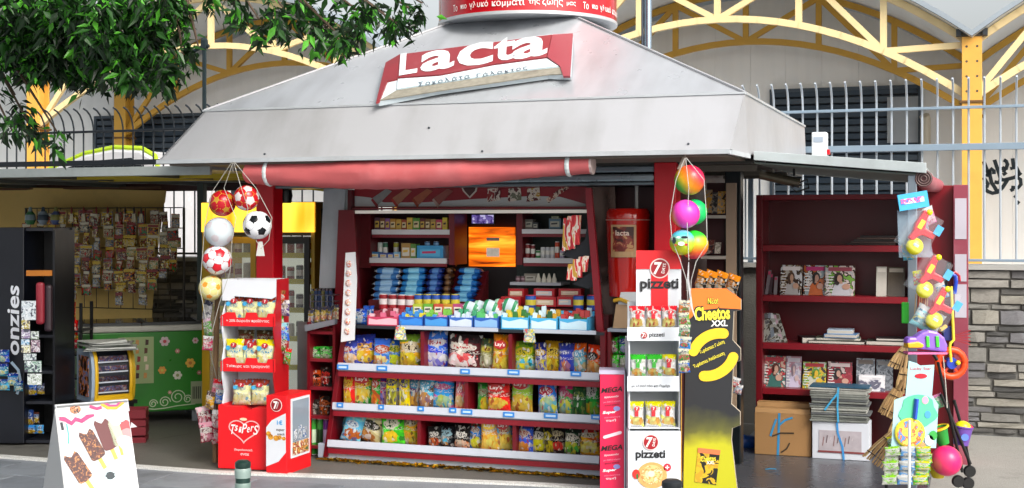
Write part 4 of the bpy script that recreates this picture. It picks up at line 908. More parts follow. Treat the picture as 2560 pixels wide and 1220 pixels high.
# ------------------------------------------------------------------ bags on the three shelves
Lg, W_ = '#e8e2d0', '#e9e9e6'
rowA = [(858, 890, 862, '#34408c', '#27306e', '#c98a3a', '#d8d0c0', '#c24a38', W_, 'narrow navy and orange'), (886, 938, 846, '#2c3f9c', '#1d2b74', '#e08a28', '#d4b24a', '#d9a23a', '#3a2a6a', 'deep blue and gold'),
        (936, 972, 856, '#4f86c4', '#2c4f96', '#d06a3a', '#e2c58e', '#c9552f', W_, 'pale blue and orange'), (968, 1002, 858, '#2f6fae', '#23488a', '#a9c43a', '#e2d84a', '#d8d23c', '#1e6a3a', 'blue and lime striped'), (1002, 1052, 846, '#b08a22', '#5f7a28', '#d8b83c', '#8c6a1c', '#cfc0a0', '#3a2c1a', 'mustard gold'),
        (1066, 1121, 838, '#2b3a9e', '#3a6ac8', '#4a4ab8', '#e8e4f0', '#e9e6ee', '#b02a3a', 'blue and violet puffed'), (1123, 1196, 846, '#3a1416', '#1c1010', '#c0282c', '#e0ddd6', '#d9d2c6', '#b0202a', 'wide black and red'),
        (1199, 1232, 856, '#7c7a4c', '#3d4a34', '#c9c6ae', '#5a5a3a', '#d8c64a', '#7a2a1c', 'slim olive grey'), (1231, 1272, 846, '#d88a1c', '#c8741a', '#efc05a', '#d88a24', '#e6c23c', '#b0221f', 'amber crisps'),
        (1290, 1340, 862, '#8a9a24', '#5c7a20', '#3a9ac8', '#c8d43a', '#d8c428', '#1c5a2a', 'lime with blue stripe'), (1340, 1366, 866, '#23307c', '#141a50', '#d8b83c', '#2a3c94', '#c8a030', W_, 'narrow navy'), (1362, 1400, 862, '#c79a18', '#8a6a14', '#e0c24a', '#a87c14', '#d8b83a', '#3a2c1a', 'crumpled yellow'),
        (1399, 1433, 868, '#2a3486', '#1c2460', '#d07a2a', '#3c4aa0', '#4a58b4', W_, 'purple blue'), (1432, 1467, 868, '#d86a1e', '#c2561a', '#4aa8d0', '#e89a4a', '#58b0d4', '#ffffff', 'orange with sky stripe'), (1467, 1502, 872, '#c8481a', '#a83414', '#e07a2a', '#d8b08a', '#2a2622', W_, 'burnt orange')]
rowB = [(860, 887, 938, '#b02220', '#8a1a1c', '#e8b040', '#d88a2a', '#e6c23c', '#b0221f', 'narrow red crisps'), (884, 932, 934, '#2a8a34', '#1c6c2a', '#e8a83a', '#e8d08a', '#e6c23c', '#b0221f', 'bright green crisps'), (929, 948, 940, '#2f7c34', '#8a1f1c', '#d8902c', '#a82a20', '#c23a24', W_, 'sliver thin green'),
        (945, 969, 946, '#a8282c', '#3a2a6a', '#c88a5a', '#3a50a0', '#d8d0d8', '#3a2a7a', 'red and blue'), (965, 989, 942, '#d8c01e', '#c8a818', '#4a4a2a', '#e8d84a', '#2a3a7a', '#e8d84a', 'narrow lemon'), (985, 1004, 944, '#2444a4', '#1a3080', '#d8b030', '#3a60c0', '#d8c030', W_, 'thin cobalt'), (1000, 1023, 942, '#d0b41c', '#b89a18', '#6a5a1c', '#e4d24c', '#3a3a8a', '#e8e04c', 'thin yellow'),
        (1021, 1050, 946, '#5a3c5c', '#3c2a50', '#c89a4a', '#6c4a3c', '#4aa0c8', W_, 'plum and brown'), (1047, 1081, 944, '#4a3a2c', '#3aa0c8', '#c8902c', '#5c4a6c', '#48a8cc', W_, 'brown with blue sash'), (1082, 1132, 944, '#2f80c4', '#c25a86', '#3a96d8', '#b8c858', '#d86a9a', W_, 'blue and pink puffs'), (1138, 1162, 952, '#c8685a', '#b84a70', '#d89a6a', '#e0b08a', '#d85a6a', W_, 'half hidden coral'),
        (1196, 1223, 960, '#3c8a3a', '#2a6a2c', '#c8bc4a', '#d8a43a', '#b8c8a0', '#a82a22', 'small green crisps'), (1221, 1276, 956, '#b8221e', '#8c1a18', '#e8b85a', '#d88a30', '#e8d8c8', '#b0221f', 'big red crisps'), (1277, 1330, 944, '#8cae4a', '#6a9a34', '#c8b45a', '#d89a3a', '#d8d8c8', '#a8281f', 'pale green crisps'),
        (1346, 1394, 956, '#2a6ab8', '#1f5098', '#4aa0d8', '#d8d04a', '#c03048', W_, 'blue with red logo'), (1393, 1434, 964, '#3a8a4a', '#b83a6a', '#3a9ac0', '#c8d050', '#d8487a', W_, 'green and pink'), (1432, 1463, 960, '#1c4a24', '#143a1c', '#2c6a30', '#0e2a14', '#2a5a2c', '#8aa04a', 'dark bottle green'), (1461, 1498, 956, '#1f7a34', '#165c28', '#d88a30', '#3a9a44', '#e0e0d8', '#123a1c', 'glossy green')]
rowC = [(852, 896, 1036, '#5aa0cc', '#7ab8dc', '#8a4a24', '#b06a34', '#d8e8f0', '#2a5a9a', 'leaning sky blue'), (896, 950, 1040, '#a8a078', '#c2bc98', '#8a5a2c', '#c88a44', '#3a3a2a', W_, 'leaning cream'), (958, 1009, 1036, '#4aae2c', '#2a8a24', '#e8c83a', '#e09a2c', '#d8d8c0', '#1c5a2a', 'neon green'), (1008, 1044, 1038, '#d8982a', '#8a9a2c', '#e07a24', '#e8c05a', '#d8c8a0', '#3a2c1a', 'orange and yellow'),
        (1073, 1102, 1072, '#141312', '#0d0c0c', '#c86a2a', '#8a3a2a', '#d8d4cc', '#141414', 'little black'), (1100, 1135, 1070, '#10161c', '#0c1014', '#d8903a', '#3a9ac0', '#a8d0dc', '#10161c', 'little black and teal'), (1137, 1172, 1070, '#151211', '#0e0d0c', '#d0682a', '#b8b0a0', '#e0dcd4', '#1a1614', 'little black and orange'), (1174, 1206, 1056, '#2a70b8', '#3a3a2a', '#d8c02c', '#e0d060', '#d8d4c8', '#a8281f', 'blue over yellow'), (1205, 1244, 1044, '#d89a44', '#b8742c', '#e8bc6a', '#d08a34', '#e8d4b8', '#b0221f', 'tan orange crisps'), (1244, 1281, 1044, '#3a94d0', '#2a74b8', '#e09a3c', '#e8c070', '#e8d8b0', '#b0221f', 'bright sky blue crisps'),
        (1297, 1332, 1060, '#2a4a9c', '#1c2c64', '#c8742c', '#d89a5a', '#c8bcae', '#a82a20', 'blue and rust'), (1330, 1366, 1066, '#16140f', '#0f0e0b', '#c8b81c', '#d8cc4a', '#d8d0c0', '#16140f', 'black and lemon'), (1364, 1382, 1066, '#1a180f', '#12110c', '#b8a81c', '#1a180f', '#c8b828', '#16140f', 'thin black and yellow'), (1380, 1411, 1070, '#1c1210', '#120d0c', '#b8242a', '#c84a3a', '#d8c8a0', '#1a1210', 'black and crimson'), (1411, 1448, 1070, '#14301c', '#0e1c12', '#2a8a3c', '#d8a83a', '#d8d0c0', '#122a18', 'black and emerald'), (1447, 1499, 1070, '#b8902c', '#8a1f1c', '#d8b45a', '#e0c88a', '#d8ccb0', '#5a3a1c', 'gold and maroon')]
logo_red = mat('#b3201f', 0.35); logo_y = mat('#e2be33', 0.35); logo_w = mat('#efece4', 0.4)
for row, yb, z, nm in ((rowA, 924, ZA, 'top'), (rowB, 1022, ZB, 'middle'), (rowC, 1122, ZC, 'bottom')):
    for i, (x0, x1, yt, b1, b2, p1_, p2_, lg, ik, d) in enumerate(row):
        dp = 0.045 if (x1 - x0) < 30 else 0.07
        t = 0.065 + (0.035 if i % 2 else 0)
        z_ = z - 0.004
        roll = 0.25 if d.startswith('leaning') else random.uniform(-0.07, 0.07)
        m_ = bagmat(b1, b2, p1_, p2_, lg, ik)
        o = bagpx(x0 - 2, x1 + 2, yt - (10 if nm != 'bottom' else 6), yb + (x0 - 850) * 0.03, t, m_, '%s snack bag on the %s bag shelf' % (d, nm), 'snack bags on the red shelves', z=z_, depth=dp, roll=roll, tilt=0.06)
        if 'crisps' in d and x1 - x0 > 36:
            w_ = (P(x1, yb, t)[0] - P(x0, yb, t)[0])
            lo = MB().disc((0, -0.62, 0.72), 0.34, 0.12, 0).text("Lay's", (0, -0.64, 0.72), 0.52, 0.13, 1, bold=0.02).build('logo', [logo_red if 'tan' not in d else logo_y, logo_w], local=True)
            lo.parent = o
        # a second bag behind, glimpsed over the top
        if (i % 3 == 0) and (x1 - x0) > 34:
            bagpx(x0 + 3, x1 + 4, yt + 6, yb, t + 0.11, m_, 'second %s bag tucked behind the first on the %s shelf' % (d, nm), 'snack bags on the red shelves', z=z_, depth=dp, tilt=0.02)
# gold tinsel along the base
rnd = random.Random(5); mb = MB()
for i in range(420):
    s = -1.95 + 1.98 * rnd.random(); c = Vector((s, rnd.uniform(-0.035, 0.012), rnd.uniform(0.012, 0.03))); l = rnd.uniform(0.012, 0.04); a = rnd.uniform(0, 3.14); e = Vector((math.cos(a), math.sin(a) * 0.5, rnd.uniform(-0.25, 0.25))) * l; f = Vector((-math.sin(a) * 0.5, math.cos(a) * 0.5, rnd.uniform(-0.6, 0.6))) * 0.008
    mb.add([c - e - f, c + e - f, c + e * 0.9 + f, c - e * 0.9 + f], [(0, 1, 2, 3)])
o = mb.top('tinsel_garland', mat('#c9a227', 0.2, metal=0.9, var=0.35, scale=30), 'crumpled gold tinsel strip lying along the shelf base', 'garland', (-0.96, 0, 0))
# ------------------------------------------------------------------ counter goods
G1 = 'sweets trays on the counter edge'
tr = [(918, 996, 786, '#c23a5e', '#d86a8a', '#8a2a3a', '#e8b8c4', 'pink rimmed'), (997, 1058, 784, '#2a5cb8', '#d8c83a', '#3a8ad0', '#3a8ae0', 'royal blue'), (1060, 1120, 782, '#274ea8', '#7ac04a', '#d88ab0', '#4a9ae0', 'blue with green sachets'), (1122, 1182, 784, '#3a6cc0', '#c8d8e8', '#4aa87a', '#d0dcec', 'blue and white'), (1184, 1246, 784, '#3264bc', '#58b86a', '#e0e8ee', '#8ab8e8', 'mid blue with mint sachets'),
      (1252, 1323, 780, '#4ab0e0', '#3a7a3a', '#d8c03a', '#c8e8f4', 'first of three pale cyan'), (1325, 1394, 782, '#4ab4e4', '#c89a2a', '#2a5a34', '#d4ecf6', 'middle of three pale cyan'), (1397, 1470, 784, '#4aaee0', '#b03a3a', '#3a6a3a', '#c8e6f4', 'last of three pale cyan')]
for i, (x0, x1, yt, a_, b_, c_, d_, nm) in enumerate(tr):
    goods(TRAYS[i % 5], 'sweets_tray', x0, x1, yt - 14, 822, 0.02, 0.15, pk_(a_, b_, c_, d_), '%s sweets tray on the counter edge' % nm, 'tray', G1, z=ZT)
bagpx(884, 918, 772, 822, 0.08, bagmat('#2a5cb0', '#1c3c8c', '#4a90d0', '#c8d8ea', '#d8e4f0', '#1c3c8c'), 'dark blue sweets bag at the left end of the counter', 'counter sweets', z=ZT, depth=0.05)
bagpx(906, 934, 764, 815, 0.16, bagmat('#3a74c4', '#2a52a4', '#6aa8dc', '#e0e8f0', '#c8d8ea', '#1c3c8c'), 'blue and white sweets bag leaning behind the dark blue one', 'counter sweets', z=ZT, depth=0.04)
z2 = ZT + 0.091
for i, x in enumerate((944, 967, 990, 1011)):
    goods(CAN, 'gum_canister', x, x + 21, 735 + i, 770, 0.215, 0.055, pk_('#a3202c', '#e4dcdc', '#8a1822', '#d8d8dc'), 'red and white gum canister, %s of four beside the blue wafers' % ORD[i], 'canister', 'red gum canisters', z=z2)
for i, x in enumerate((1032, 1054, 1076, 1100, 1124)):
    goods(CAN, 'gum_canister', x, x + 21, 736, 772, 0.215, 0.055, pk_('#1f3f9e', '#d6c83a', '#2a56b4', '#d8cf4a'), 'blue gum canister with yellow lid, %s of five mid counter' % ORD[i], 'canister', 'blue gum canisters', z=z2)
for i, (x, c) in enumerate(((1032, '#b8c83a'), (1058, '#6ab03a'), (1084, '#c8523a'), (1108, '#c88a2a'), (1132, '#b84a7a'))):
    goods(CARTON, 'candy_roll_box', x, x + 24, 760, 778, 0.13, 0.05, pk_(c, '#e8e4d0', '#2a2a3a'), '%s small candy roll box under the blue canisters' % {0: 'yellow green', 1: 'leaf green', 2: 'brick red', 3: 'ochre', 4: 'magenta'}[i], 'box', 'small candy boxes', z=ZT + 0.075)
for i, x in enumerate((1148, 1172, 1197, 1222, 1246)):
    goods(BAR, 'mint_packet', x, x + 40, 752 - 2 * i, 780, 0.13 + 0.02 * (i % 2), 0.05, pk_('#9fd0b8' if i % 2 else '#3c9a6a', '#e4efe8', '#d4e4ee' if i != 3 else '#c84a4a'), 'green and white mint packet, %s of the slanted five' % ORD[i], 'packet', 'slanted mint packets', z=ZT + 0.075 + 0.004 * i, roll=0.35)
# blue wafer stacks
zw = ZT + 0.151
stk = [(922, 990, 6, ('#3a78b8', '#d8e4ee', '#9cc4e4'), 'silver blue', 0), (990, 1054, 6, ('#2a84c8', '#1c4c9c', '#8cd0ec'), 'cyan', 0), (1056, 1098, 6, ('#1c3c8c', '#142a6c', '#5a8ac8'), 'navy', 0), (1098, 1120, 6, ('#4a3020', '#33200f', '#7a5a3c'), 'brown', 0), (1122, 1184, 6, ('#1f6ab4', '#15428c', '#7ec4e8'), 'steel blue', 1)]
for k, (x0, x1, n, cs_, nm, lean) in enumerate(stk):
    for i in range(n):
        yb = 762 - i * 15.2; dx = (i * 4 if lean else i * 2.2)
        goods(BAR, 'wafer_pack', x0 + dx + random.uniform(-2, 2), x1 + dx + random.uniform(-2, 2), yb - 17, yb, 0.36 + 0.022 * i, 0.09, pk_(*cs_), '%s wafer pack, %s in its stack' % (nm, ['bottom one', 'second from bottom', 'third from bottom', 'fourth from bottom', 'second from top', 'top one'][i]), 'wafer pack', 'wafer packs stacked left of the window', rot=random.uniform(-0.16, 0.16), tilt=random.uniform(-.1, .15), roll=random.uniform(-.06, .06))
MB().hexa([(P(915, 760, .36)[0], 0.37, zw - 0.02), (P(1190, 760, .36)[0], 0.37, zw - 0.02), (P(1190, 760, .36)[0], 0.60, zw - 0.02), (P(915, 760, .36)[0], 0.60, zw - 0.02), (P(915, 760, .36)[0], 0.45, zw), (P(1190, 760, .36)[0], 0.45, zw), (P(1190, 760, .36)[0], 0.60, zw + 0.20), (P(915, 760, .36)[0], 0.60, zw + 0.20)]).build('sloped_rack', m_dred2, su)
# red biscuit boxes to the right
for i, (x0, x1, y0, y1) in enumerate(((1252, 1302, 742, 768), (1270, 1310, 722, 742), (1334, 1386, 722, 742), (1334, 1390, 743, 766), (1392, 1432, 742, 766), (1396, 1452, 722, 741))):
    goods(CARTON, 'biscuit_box', x0, x1, y0, y1, 0.36 if y0 < 740 else 0.26, 0.09, pk_('#b01c26', '#d8c4a8' if i % 2 else '#c8ccd0', '#e8d8c8'), 'red biscuit box, %s' % ['first by the window, lower row', 'first by the window, upper row', 'upper row between the blue tubs', 'lower row between the blue tubs', 'lower row beside the second blue tub', 'upper row under the black hanger'][i], 'box', 'red biscuit boxes', z=None)
MB().box(P(1250, 770, .26)[0], P(1495, 770, .26)[0], 0.255, 0.5, ZT + 0.002, P(1334, 768, .26)[2] - 0.004).build('step', m_dred2, su)
for i, x in enumerate((1310, 1430, 1464)):
    goods(CAN, 'gum_tub', x, x + 26, 738, 776, 0.20, 0.06, pk_('#1d3f94', '#c8b83a', '#2a58b0', '#b82a34'), 'blue and yellow gum tub, %s of three by the red boxes' % ORD[i], 'tub', 'blue gum tubs', z=None)
# small white cones and bottles right of the window
zz = P(1340, 706, 0.5)[2]
MB().box(P(1275, 710, .5)[0], P(1402, 706, .5)[0], 0.5, 0.72, zz - 0.02, zz).build('shelf_board', mat('#b8bcc4', 0.4), su)
for i, x in enumerate((1346, 1360, 1373, 1386)):
    q = P(x, 706, 0.53); MB().lathe([(.017, 0), (.018, .02), (.012, .035), (.005, .06), (.0, .062)], q, 10).top('lip_balm', mat('#d6d4c4', 0.4), 'white cone topped balm, %s of four on the small shelf' % ORD[i], 'balm', q, 'white balms')
goods(CARTON, 'beige_box', 1310, 1342, 684, 705, 0.56, 0.06, pk_('#8a8478', '#b8b4a8', '#6a6258'), 'grey beige box behind the white balms', 'box', None, z=zz)
for i, x in enumerate((1288, 1300)): goods(CAN, 'small_tub', x, x + 11, 690, 706, 0.55, 0.03, pk_('#6a4a52', '#a88a92', '#5a3a42', '#999999'), 'small mauve tub, %s of two by the window edge' % ORD[i], 'tub', 'mauve tubs', z=zz)
# upper left shelf: boxes of gum and lighters
zu = P(1000, 574, .52)[2]
cs_ = ['#5a3a4a', '#7a4a2c', '#8a5a9a', '#b8862a', '#c8a03a', '#a84a2c', '#d8b84a', '#5a9a3a', '#6a2a2c', '#7a5a2a', '#a88a4a', '#b83a5a', '#d8c83a']
x = 936
for i, c in enumerate(cs_):
    w_ = [14, 13, 12, 15, 14, 13, 15, 18, 13, 13, 14, 16, 13][i]
    goods(CARTON, 'small_carton', x, x + w_ - 1, 544 + (i * 7) % 6, 574, 0.53, 0.06, pk_(c, '#d8c89a' if i % 2 else '#c8a84a', '#3a2a1a'), 'small upright box, %s on the top left shelf' % ORD[i], 'box', 'boxes on the top left shelf', z=zu); x += w_
zu2 = P(1000, 647, .52)[2]
for i, (x0, x1, y0, c, d) in enumerate(((926, 948, 630, '#3a7ab0', 'blue'), (948, 968, 632, '#4a5a9a', 'indigo'), (968, 984, 632, '#2a4a9c', 'navy'), (984, 1000, 630, '#7ab0d0', 'pale blue'), (1003, 1026, 608, '#b08a4a', 'tan'), (1026, 1040, 610, '#5a8a3a', 'green'))):
    goods(CARTON, 'gum_box', x0, x1, y0, 646, 0.53, 0.07, pk_(c, '#d8d4c8', '#e0b84a'), '%s gum box on the second left shelf' % d, 'box', 'gum boxes on the second left shelf', z=zu2)
for i, (x, c) in enumerate(((942, '#c8d4cc'), (955, '#2a6a4a'), (982, '#a8a82a'))): goods(CAN, 'spray_can', x, x + 12, 606, 632, 0.60, 0.035, pk_(c, '#e0e0d8', c, '#b0b4b8'), '%s can standing behind the gum boxes' % ['white', 'dark green', 'olive yellow'][i], 'can', None, z=zu2)
bx_ = goods(CARTON, 'tissue_box', 1042, 1108, 614, 646, 0.53, 0.1, pk_('#3a9ad0', '#58b4e0', '#c83a6a'), 'wide sky blue tissue box with pink mark on the second left shelf', 'box', None, z=zu2)
for i, x in enumerate((1060, 1082)): goods(CAN, 'blue_bottle', x, x + 13, 604, 618, 0.55, 0.03, pk_('#3a6a9a', '#6a9ac0', '#2a5080', '#c8ccd0'), 'small blue bottle, %s of two above the tissue box' % ORD[i], 'bottle', 'blue bottles', z=P(1060, 616, .55)[2])
# upper right shelf
zu3 = P(1340, 572, .52)[2]; zu4 = P(1340, 646, .52)[2]
for i, (x0, x1, y0, c) in enumerate(((1312, 1332, 548, '#6a6a62'), (1332, 1345, 556, '#3a4248'), (1372, 1402, 546, '#5a7a8c'), (1378, 1398, 538, '#8a9a6a'))):
    goods(CARTON, 'small_carton', x0, x1, y0 if i < 3 else 540, 572 if i < 3 else 548, 0.56, 0.07, pk_(c, '#b8b8a8', '#4a4a4a'), '%s box on the top right shelf' % ['grey', 'charcoal', 'slate blue', 'sage green stacked'][i], 'box', 'boxes on the top right shelf', z=zu3 if i < 3 else P(1380, 547, .56)[2])
for i, (x, c, h) in enumerate(((1312, '#8a2a2c', 610), (1325, '#7a2024', 612), (1338, '#3a8a4a', 626), (1350, '#d0d4d4', 618), (1362, '#c8ccd0', 618), (1374, '#d0d4d8', 618), (1386, '#c84a2a', 604), (1398, '#b8b0c8', 626))):
    goods(CAN, 'small_bottle', x, x + 11, h, 646, 0.54, 0.03, pk_(c, '#e0e0d8', c, '#e8e8e8'), 'little bottle, %s on the second right shelf' % ORD[i], 'bottle', 'bottles on the second right shelf', z=zu4)
# black hangers with red stick packs
for hi, (poly, sticks) in enumerate(((((1405, 636), (1462, 600), (1470, 545), (1480, 560), (1500, 690), (1440, 650)), [(1408, 1416, 545, 628), (1418, 1430, 540, 625), (1430, 1440, 538, 622), (1440, 1452, 538, 612)]),
                                     (((1430, 710), (1498, 668), (1504, 704), (1470, 722)), [(1420, 1432, 660, 700), (1432, 1446, 648, 702), (1446, 1458, 642, 694), (1458, 1472, 640, 680)]))):
    hg = thing('stick_hanger', 'black card hanger with red stick packs, %s on the right cheek' % ('upper' if hi == 0 else 'lower'), 'hanger', P(poly[0][0], poly[0][1], 0.1))
    MB().prism([(P(x, y, .10)[0], P(x, y, .10)[2]) for x, y in poly], 0.10, 0.108).build('card', mat('#10141c', 0.5), hg)
    for x0, x1, y0, y1 in sticks:
        a, b = P(x0, y1, .07), P(x1, y0, .07); dx = (b[0] - a[0]) * 0.7
        MB().hexa([(a[0] - dx * .6, .07, a[2]), (b[0] - dx * .6, .07, a[2]), (b[0] - dx * .6, .095, a[2]), (a[0] - dx * .6, .095, a[2]), (a[0], .07, b[2]), (b[0], .07, b[2]), (b[0], .095, b[2]), (a[0], .095, b[2])]).build('stick_pack', printmat(['#b8202c', '#d83a3c', '#e8d8cc', '#c89a3a'], 30, stretch=(1, 1, .25)), hg, bevel=0.003)
# white strips hanging at the left cheek, price cards
hs_ = thing('toy_strip', 'white hanging strip of small orange toy packs beside the left shelf edge', 'strip', P(875, 630, -0.03))
MB().prism([(P(x, y, -.03)[0], P(x, y, -.03)[2]) for x, y in ((864, 632), (888, 630), (892, 700), (886, 850), (852, 855), (858, 740))], -0.03, -0.024).build('strip_card', mat('#d6d9dc', 0.5, var=0.05), hs_)
for k in range(8):
    y = 660 + k * 24; c_ = P(872 - k * 0.6, y, -0.032); MB().ball(c_, 0.022, 10, sq=(1, 0.4, 1.1)).build('toy_pack', printmat(['#e0ddd8', '#d88a4a', '#c8ccd8', '#c85a2a'], 60), hs_, smooth=True)
for i, (x, y) in enumerate(((1001, 832), (1324, 838))):
    pc = thing('price_card', 'hanging yellow and white price card under the %s counter' % ('left part of the' if i == 0 else 'middle of the'), 'price card', P(x, y, -0.03), rot=0.1 * (1 - 2 * i))
    MB().hexa([(-.042, -.002, -.045), (.042, -.002, -.045), (.042, .002, -.045), (-.042, .002, -.045), (-.03, -.002, .04), (.03, -.002, .04), (.03, .002, .04), (-.03, .002, .04)]).build('card', printmat(['#d8d4c0', '#cfc43a', '#5a9ac8', '#d05a4a'], 40), pc, local=True)
    MB().tube([(0, 0, .04), (0, .012, .075)], .002, 5).build('hook', m_chrome, pc, local=True)
# ================================================================== left shelter
def K(X, Y, z=0.0): dx, dy = X - O[0], Y - O[1]; return (dx * U[0] + dy * U[1], dx * Wd[0] + dy * Wd[1], z)
def PY(x, y, Y): return K((x - CX) / F * Y, Y, H - (y - HY) / F * Y)
random.seed(11)
# tan tarpaulin
tp = thing('tarpaulin', 'tan canvas tarpaulin hung as back wall of the left shelter', 'tarpaulin', (-5.7, 2.2, 0))
n, m_ = 26, 14; g = []
for i in range(n + 1):
    for j in range(m_ + 1):
        u_, v_ = i / n, j / m_; xl, xr = -7.3, -4.81 + 0.09 * v_ + 0.05 * v_ * v_
        s = xl + (xr - xl) * u_; z = 0.60 + (1.97 - 0.60) * v_ - (0.07 * u_ if v_ > 0.9 else 0)
        g.append((s, 2.2 + 0.035 * math.sin(s * 7 + 2 * v_) * (1 - 0.5 * v_) + 0.02 * pnoise(Vector((s * 3, z * 4, 0))), z))
K_ = len(g); fs = []
for i in range(n):
    for j in range(m_):
        a = i * (m_ + 1) + j; fs += [(a, a + m_ + 1, a + m_ + 2, a + 1), (a + 1 + K_, a + m_ + 2 + K_, a + m_ + 1 + K_, a + K_)]
MB().add(g + [(x, y + 0.006, z) for x, y, z in g], fs).build('canvas', mat('#cfae62', 0.7, var=0.12, scale=3, stain=0.25, dirt='#7a6a44', bump=0.2, bscale=30), tp, smooth=True)
MB().tube([(-7.3, 2.2, 1.93), (-4.72, 2.2, 1.93)], 0.012, 6).build('rope', mat('#5b3a22', 0.7), tp)
# toy rack with blister packs
rk = thing('toy_rack', 'wire rack for hanging toy packs in front of the tan tarpaulin', 'rack', (-5.4, 2.0, 0))
zt, zb_ = P(250, 520, 2.0)[2], P(250, 770, 2.0)[2]; sa, sb = P(60, 600, 2.0)[0], P(455, 600, 2.0)[0]
for k in range(14): x = sa + (sb - sa) * k / 13; MB().tube([(x, 2.02, zb_), (x, 2.02, zt)], 0.004, 5).build('wire', mat('#4a4438', 0.4, metal=0.5), rk)
for k in range(6): z = zb_ + (zt - zb_) * k / 5; MB().tube([(sa, 2.012, z), (sb, 2.012, z)], 0.005, 5).build('wire', mat('#4a4438', 0.4, metal=0.5), rk)
for x in (sa, sb): MB().tube([(x, 2.03, 0.0), (x, 2.03, zt)], 0.012, 8).build('upright', mat('#3c3832', 0.4, metal=0.5), rk)
def blister(mb):
    mb.box(-.5, .5, -.02, .02, -1, 0, 0); mb.hexa([(-.36, -.2, -.92), (.36, -.2, -.92), (.42, -.021, -.96), (-.42, -.021, -.96), (-.30, -.2, -.40), (.30, -.2, -.40), (.42, -.021, -.32), (-.42, -.021, -.32)], 1)
    mb.quad((-.44, -.025, -.27), (.44, -.025, -.27), (.44, -.025, -.06), (-.44, -.025, -.06), 2); mb.box(-.02, .02, -.06, .3, -.03, 0.0, 3)
BL = shape(blister, 4)
colset = ['#d8b81c', '#b84a24', '#a81f1c', '#a8a088', '#2f8a44', '#24649a', '#9a9480', '#5a4028', '#b8961a', '#8a2f24', '#1f5a6a', '#5a5a24', '#44444c', '#a85a1c']
PM = [printmat([random.choice(colset), random.choice(['#1a1610', '#c8b89a']), random.choice(colset), random.choice(['#c8c0a0', '#c8a01c', '#c82a20'])], 5, .15) for _ in range(16)]
xs = [74, 104, 134, 162, 190, 218, 246, 274, 302, 330, 358, 386, 412, 438]
rown = ['top', 'second', 'third', 'fourth', 'fifth', 'sixth', 'seventh', 'eighth']
for c, x in enumerate(xs):
    nrow = [3, 4, 6, 7, 8, 7, 6, 7, 8, 7, 8, 7, 6, 5][c]; y = 528 + random.uniform(-4, 8); base_c = random.choice(colset)
    for r in range(nrow):
        h_ = random.uniform(24, 36); w_ = random.uniform(16, 30); a = P(x - w_ / 2, y, 1.96); b = P(x + w_ / 2, y + h_, 1.96)
        col = base_c if random.random() < 0.5 else random.choice(colset); c2 = random.choice(colset)
        put(BL, 'toy_pack', [random.choice(PM), random.choice(PM), mat(random.choice(['#cfc8b0', '#c8a82a', '#8a2f2a']), .5), m_chrome], 'toy blister pack, %s row, %s column on wire rack' % (rown[r], ORD[c]), 'toy pack', ((a[0] + b[0]) / 2, 1.94 + random.uniform(-.03, .03), a[2]), (b[0] - a[0], 0.10, a[2] - b[2]), random.uniform(-.4, .4), random.uniform(-.06, .06), random.uniform(-.06, .06), 'toy packs hanging on the wire rack')
        y += h_ - 1
for i, x in enumerate((178, 208, 240, 268, 292, 312, 334, 352)):
    q = P(x, 540, 1.9); MB().hexa([(q[0] - .02, 1.9, q[2] - .05), (q[0] + .02, 1.9, q[2] - .05), (q[0] + .02, 1.91, q[2] - .05), (q[0] - .02, 1.91, q[2] - .05), (q[0] - .015, 1.9, q[2] + .02), (q[0] + .015, 1.9, q[2] + .02), (q[0] + .015, 1.91, q[2] + .02), (q[0] - .015, 1.91, q[2] + .02)]).lathe([(.006, 0.02), (.01, .05), (.002, .085)], (q[0], 1.905, q[2]), 8, 1).top('hook_clip', [mat('#c9bfa0', .5), mat('#8a2a24' if i < 4 else '#3a3024', .5)], 'small pale card clip with pointed top, %s along the rack top' % ORD[i], 'clip', q, 'card clips along the rack top')
for i, (x, c1_, c2_) in enumerate(((76, '#3a7a4a', '#8aa0a8'), (108, '#8a9aa8', '#3a4a5a'), (140, '#4a5a8a', '#8a8a4a'))):
    q = P(x, 545, 1.9); MB().lathe([(.03, -.06), (.05, -.02), (.045, .03), (.02, .06), (.012, .1)], q, 12, [0, 1, 0, 1]).top('toy_figure', [mat(c1_, .4), mat(c2_, .4)], 'small rounded %s toy hanging at the left top of the rack' % ['green', 'silver', 'blue'][i], 'toy', q, None, smooth=True)
# green chest freezer
xl, yl = (195 - CX) / F * 10.35, 10.35
fz = thing('chest_freezer', 'green flowered ice cream chest freezer with white rim', 'freezer', K(xl, yl), rot=math.radians(19.5 + 20))
Wf, Df, Hf = 0.97, 0.62, 0.79
mg = mat('#247a1e', 0.3, var=0.25, scale=3)
MB().box(0, Wf, 0, Df, 0.10, Hf - 0.05).build('cabinet', mg, fz, local=True, bevel=0.012)
MB().box(-0.015, Wf + 0.015, -0.015, Df + 0.015, Hf - 0.049, Hf).build('rim', mat('#b8b9b0', 0.4, stain=0.15), fz, local=True, bevel=0.012)
for x in (0.02, 0.49): MB().box(x, x + 0.46, 0.03, Df - 0.03, Hf + 0.001, Hf + 0.02).box(x + 0.03, x + 0.43, 0.06, Df - 0.06, Hf + 0.0205, Hf + 0.023, 1).build('lid', [mat('#34383a', 0.4), mat('#15191c', 0.08)], fz, local=True)
for x in (0.07, Wf - 0.07):
    for y in (0.07, Df - 0.07): MB().box(x - .02, x + .02, y - .02, y + .02, 0, 0.10).build('leg', m_grey, fz, local=True)
MB().box(0.30, 0.575, -0.006, -0.001, 0.33, 0.70).build('price_poster', mat('#94a874', 0.5, var=0.15), fz, local=True)
rp = random.Random(4)
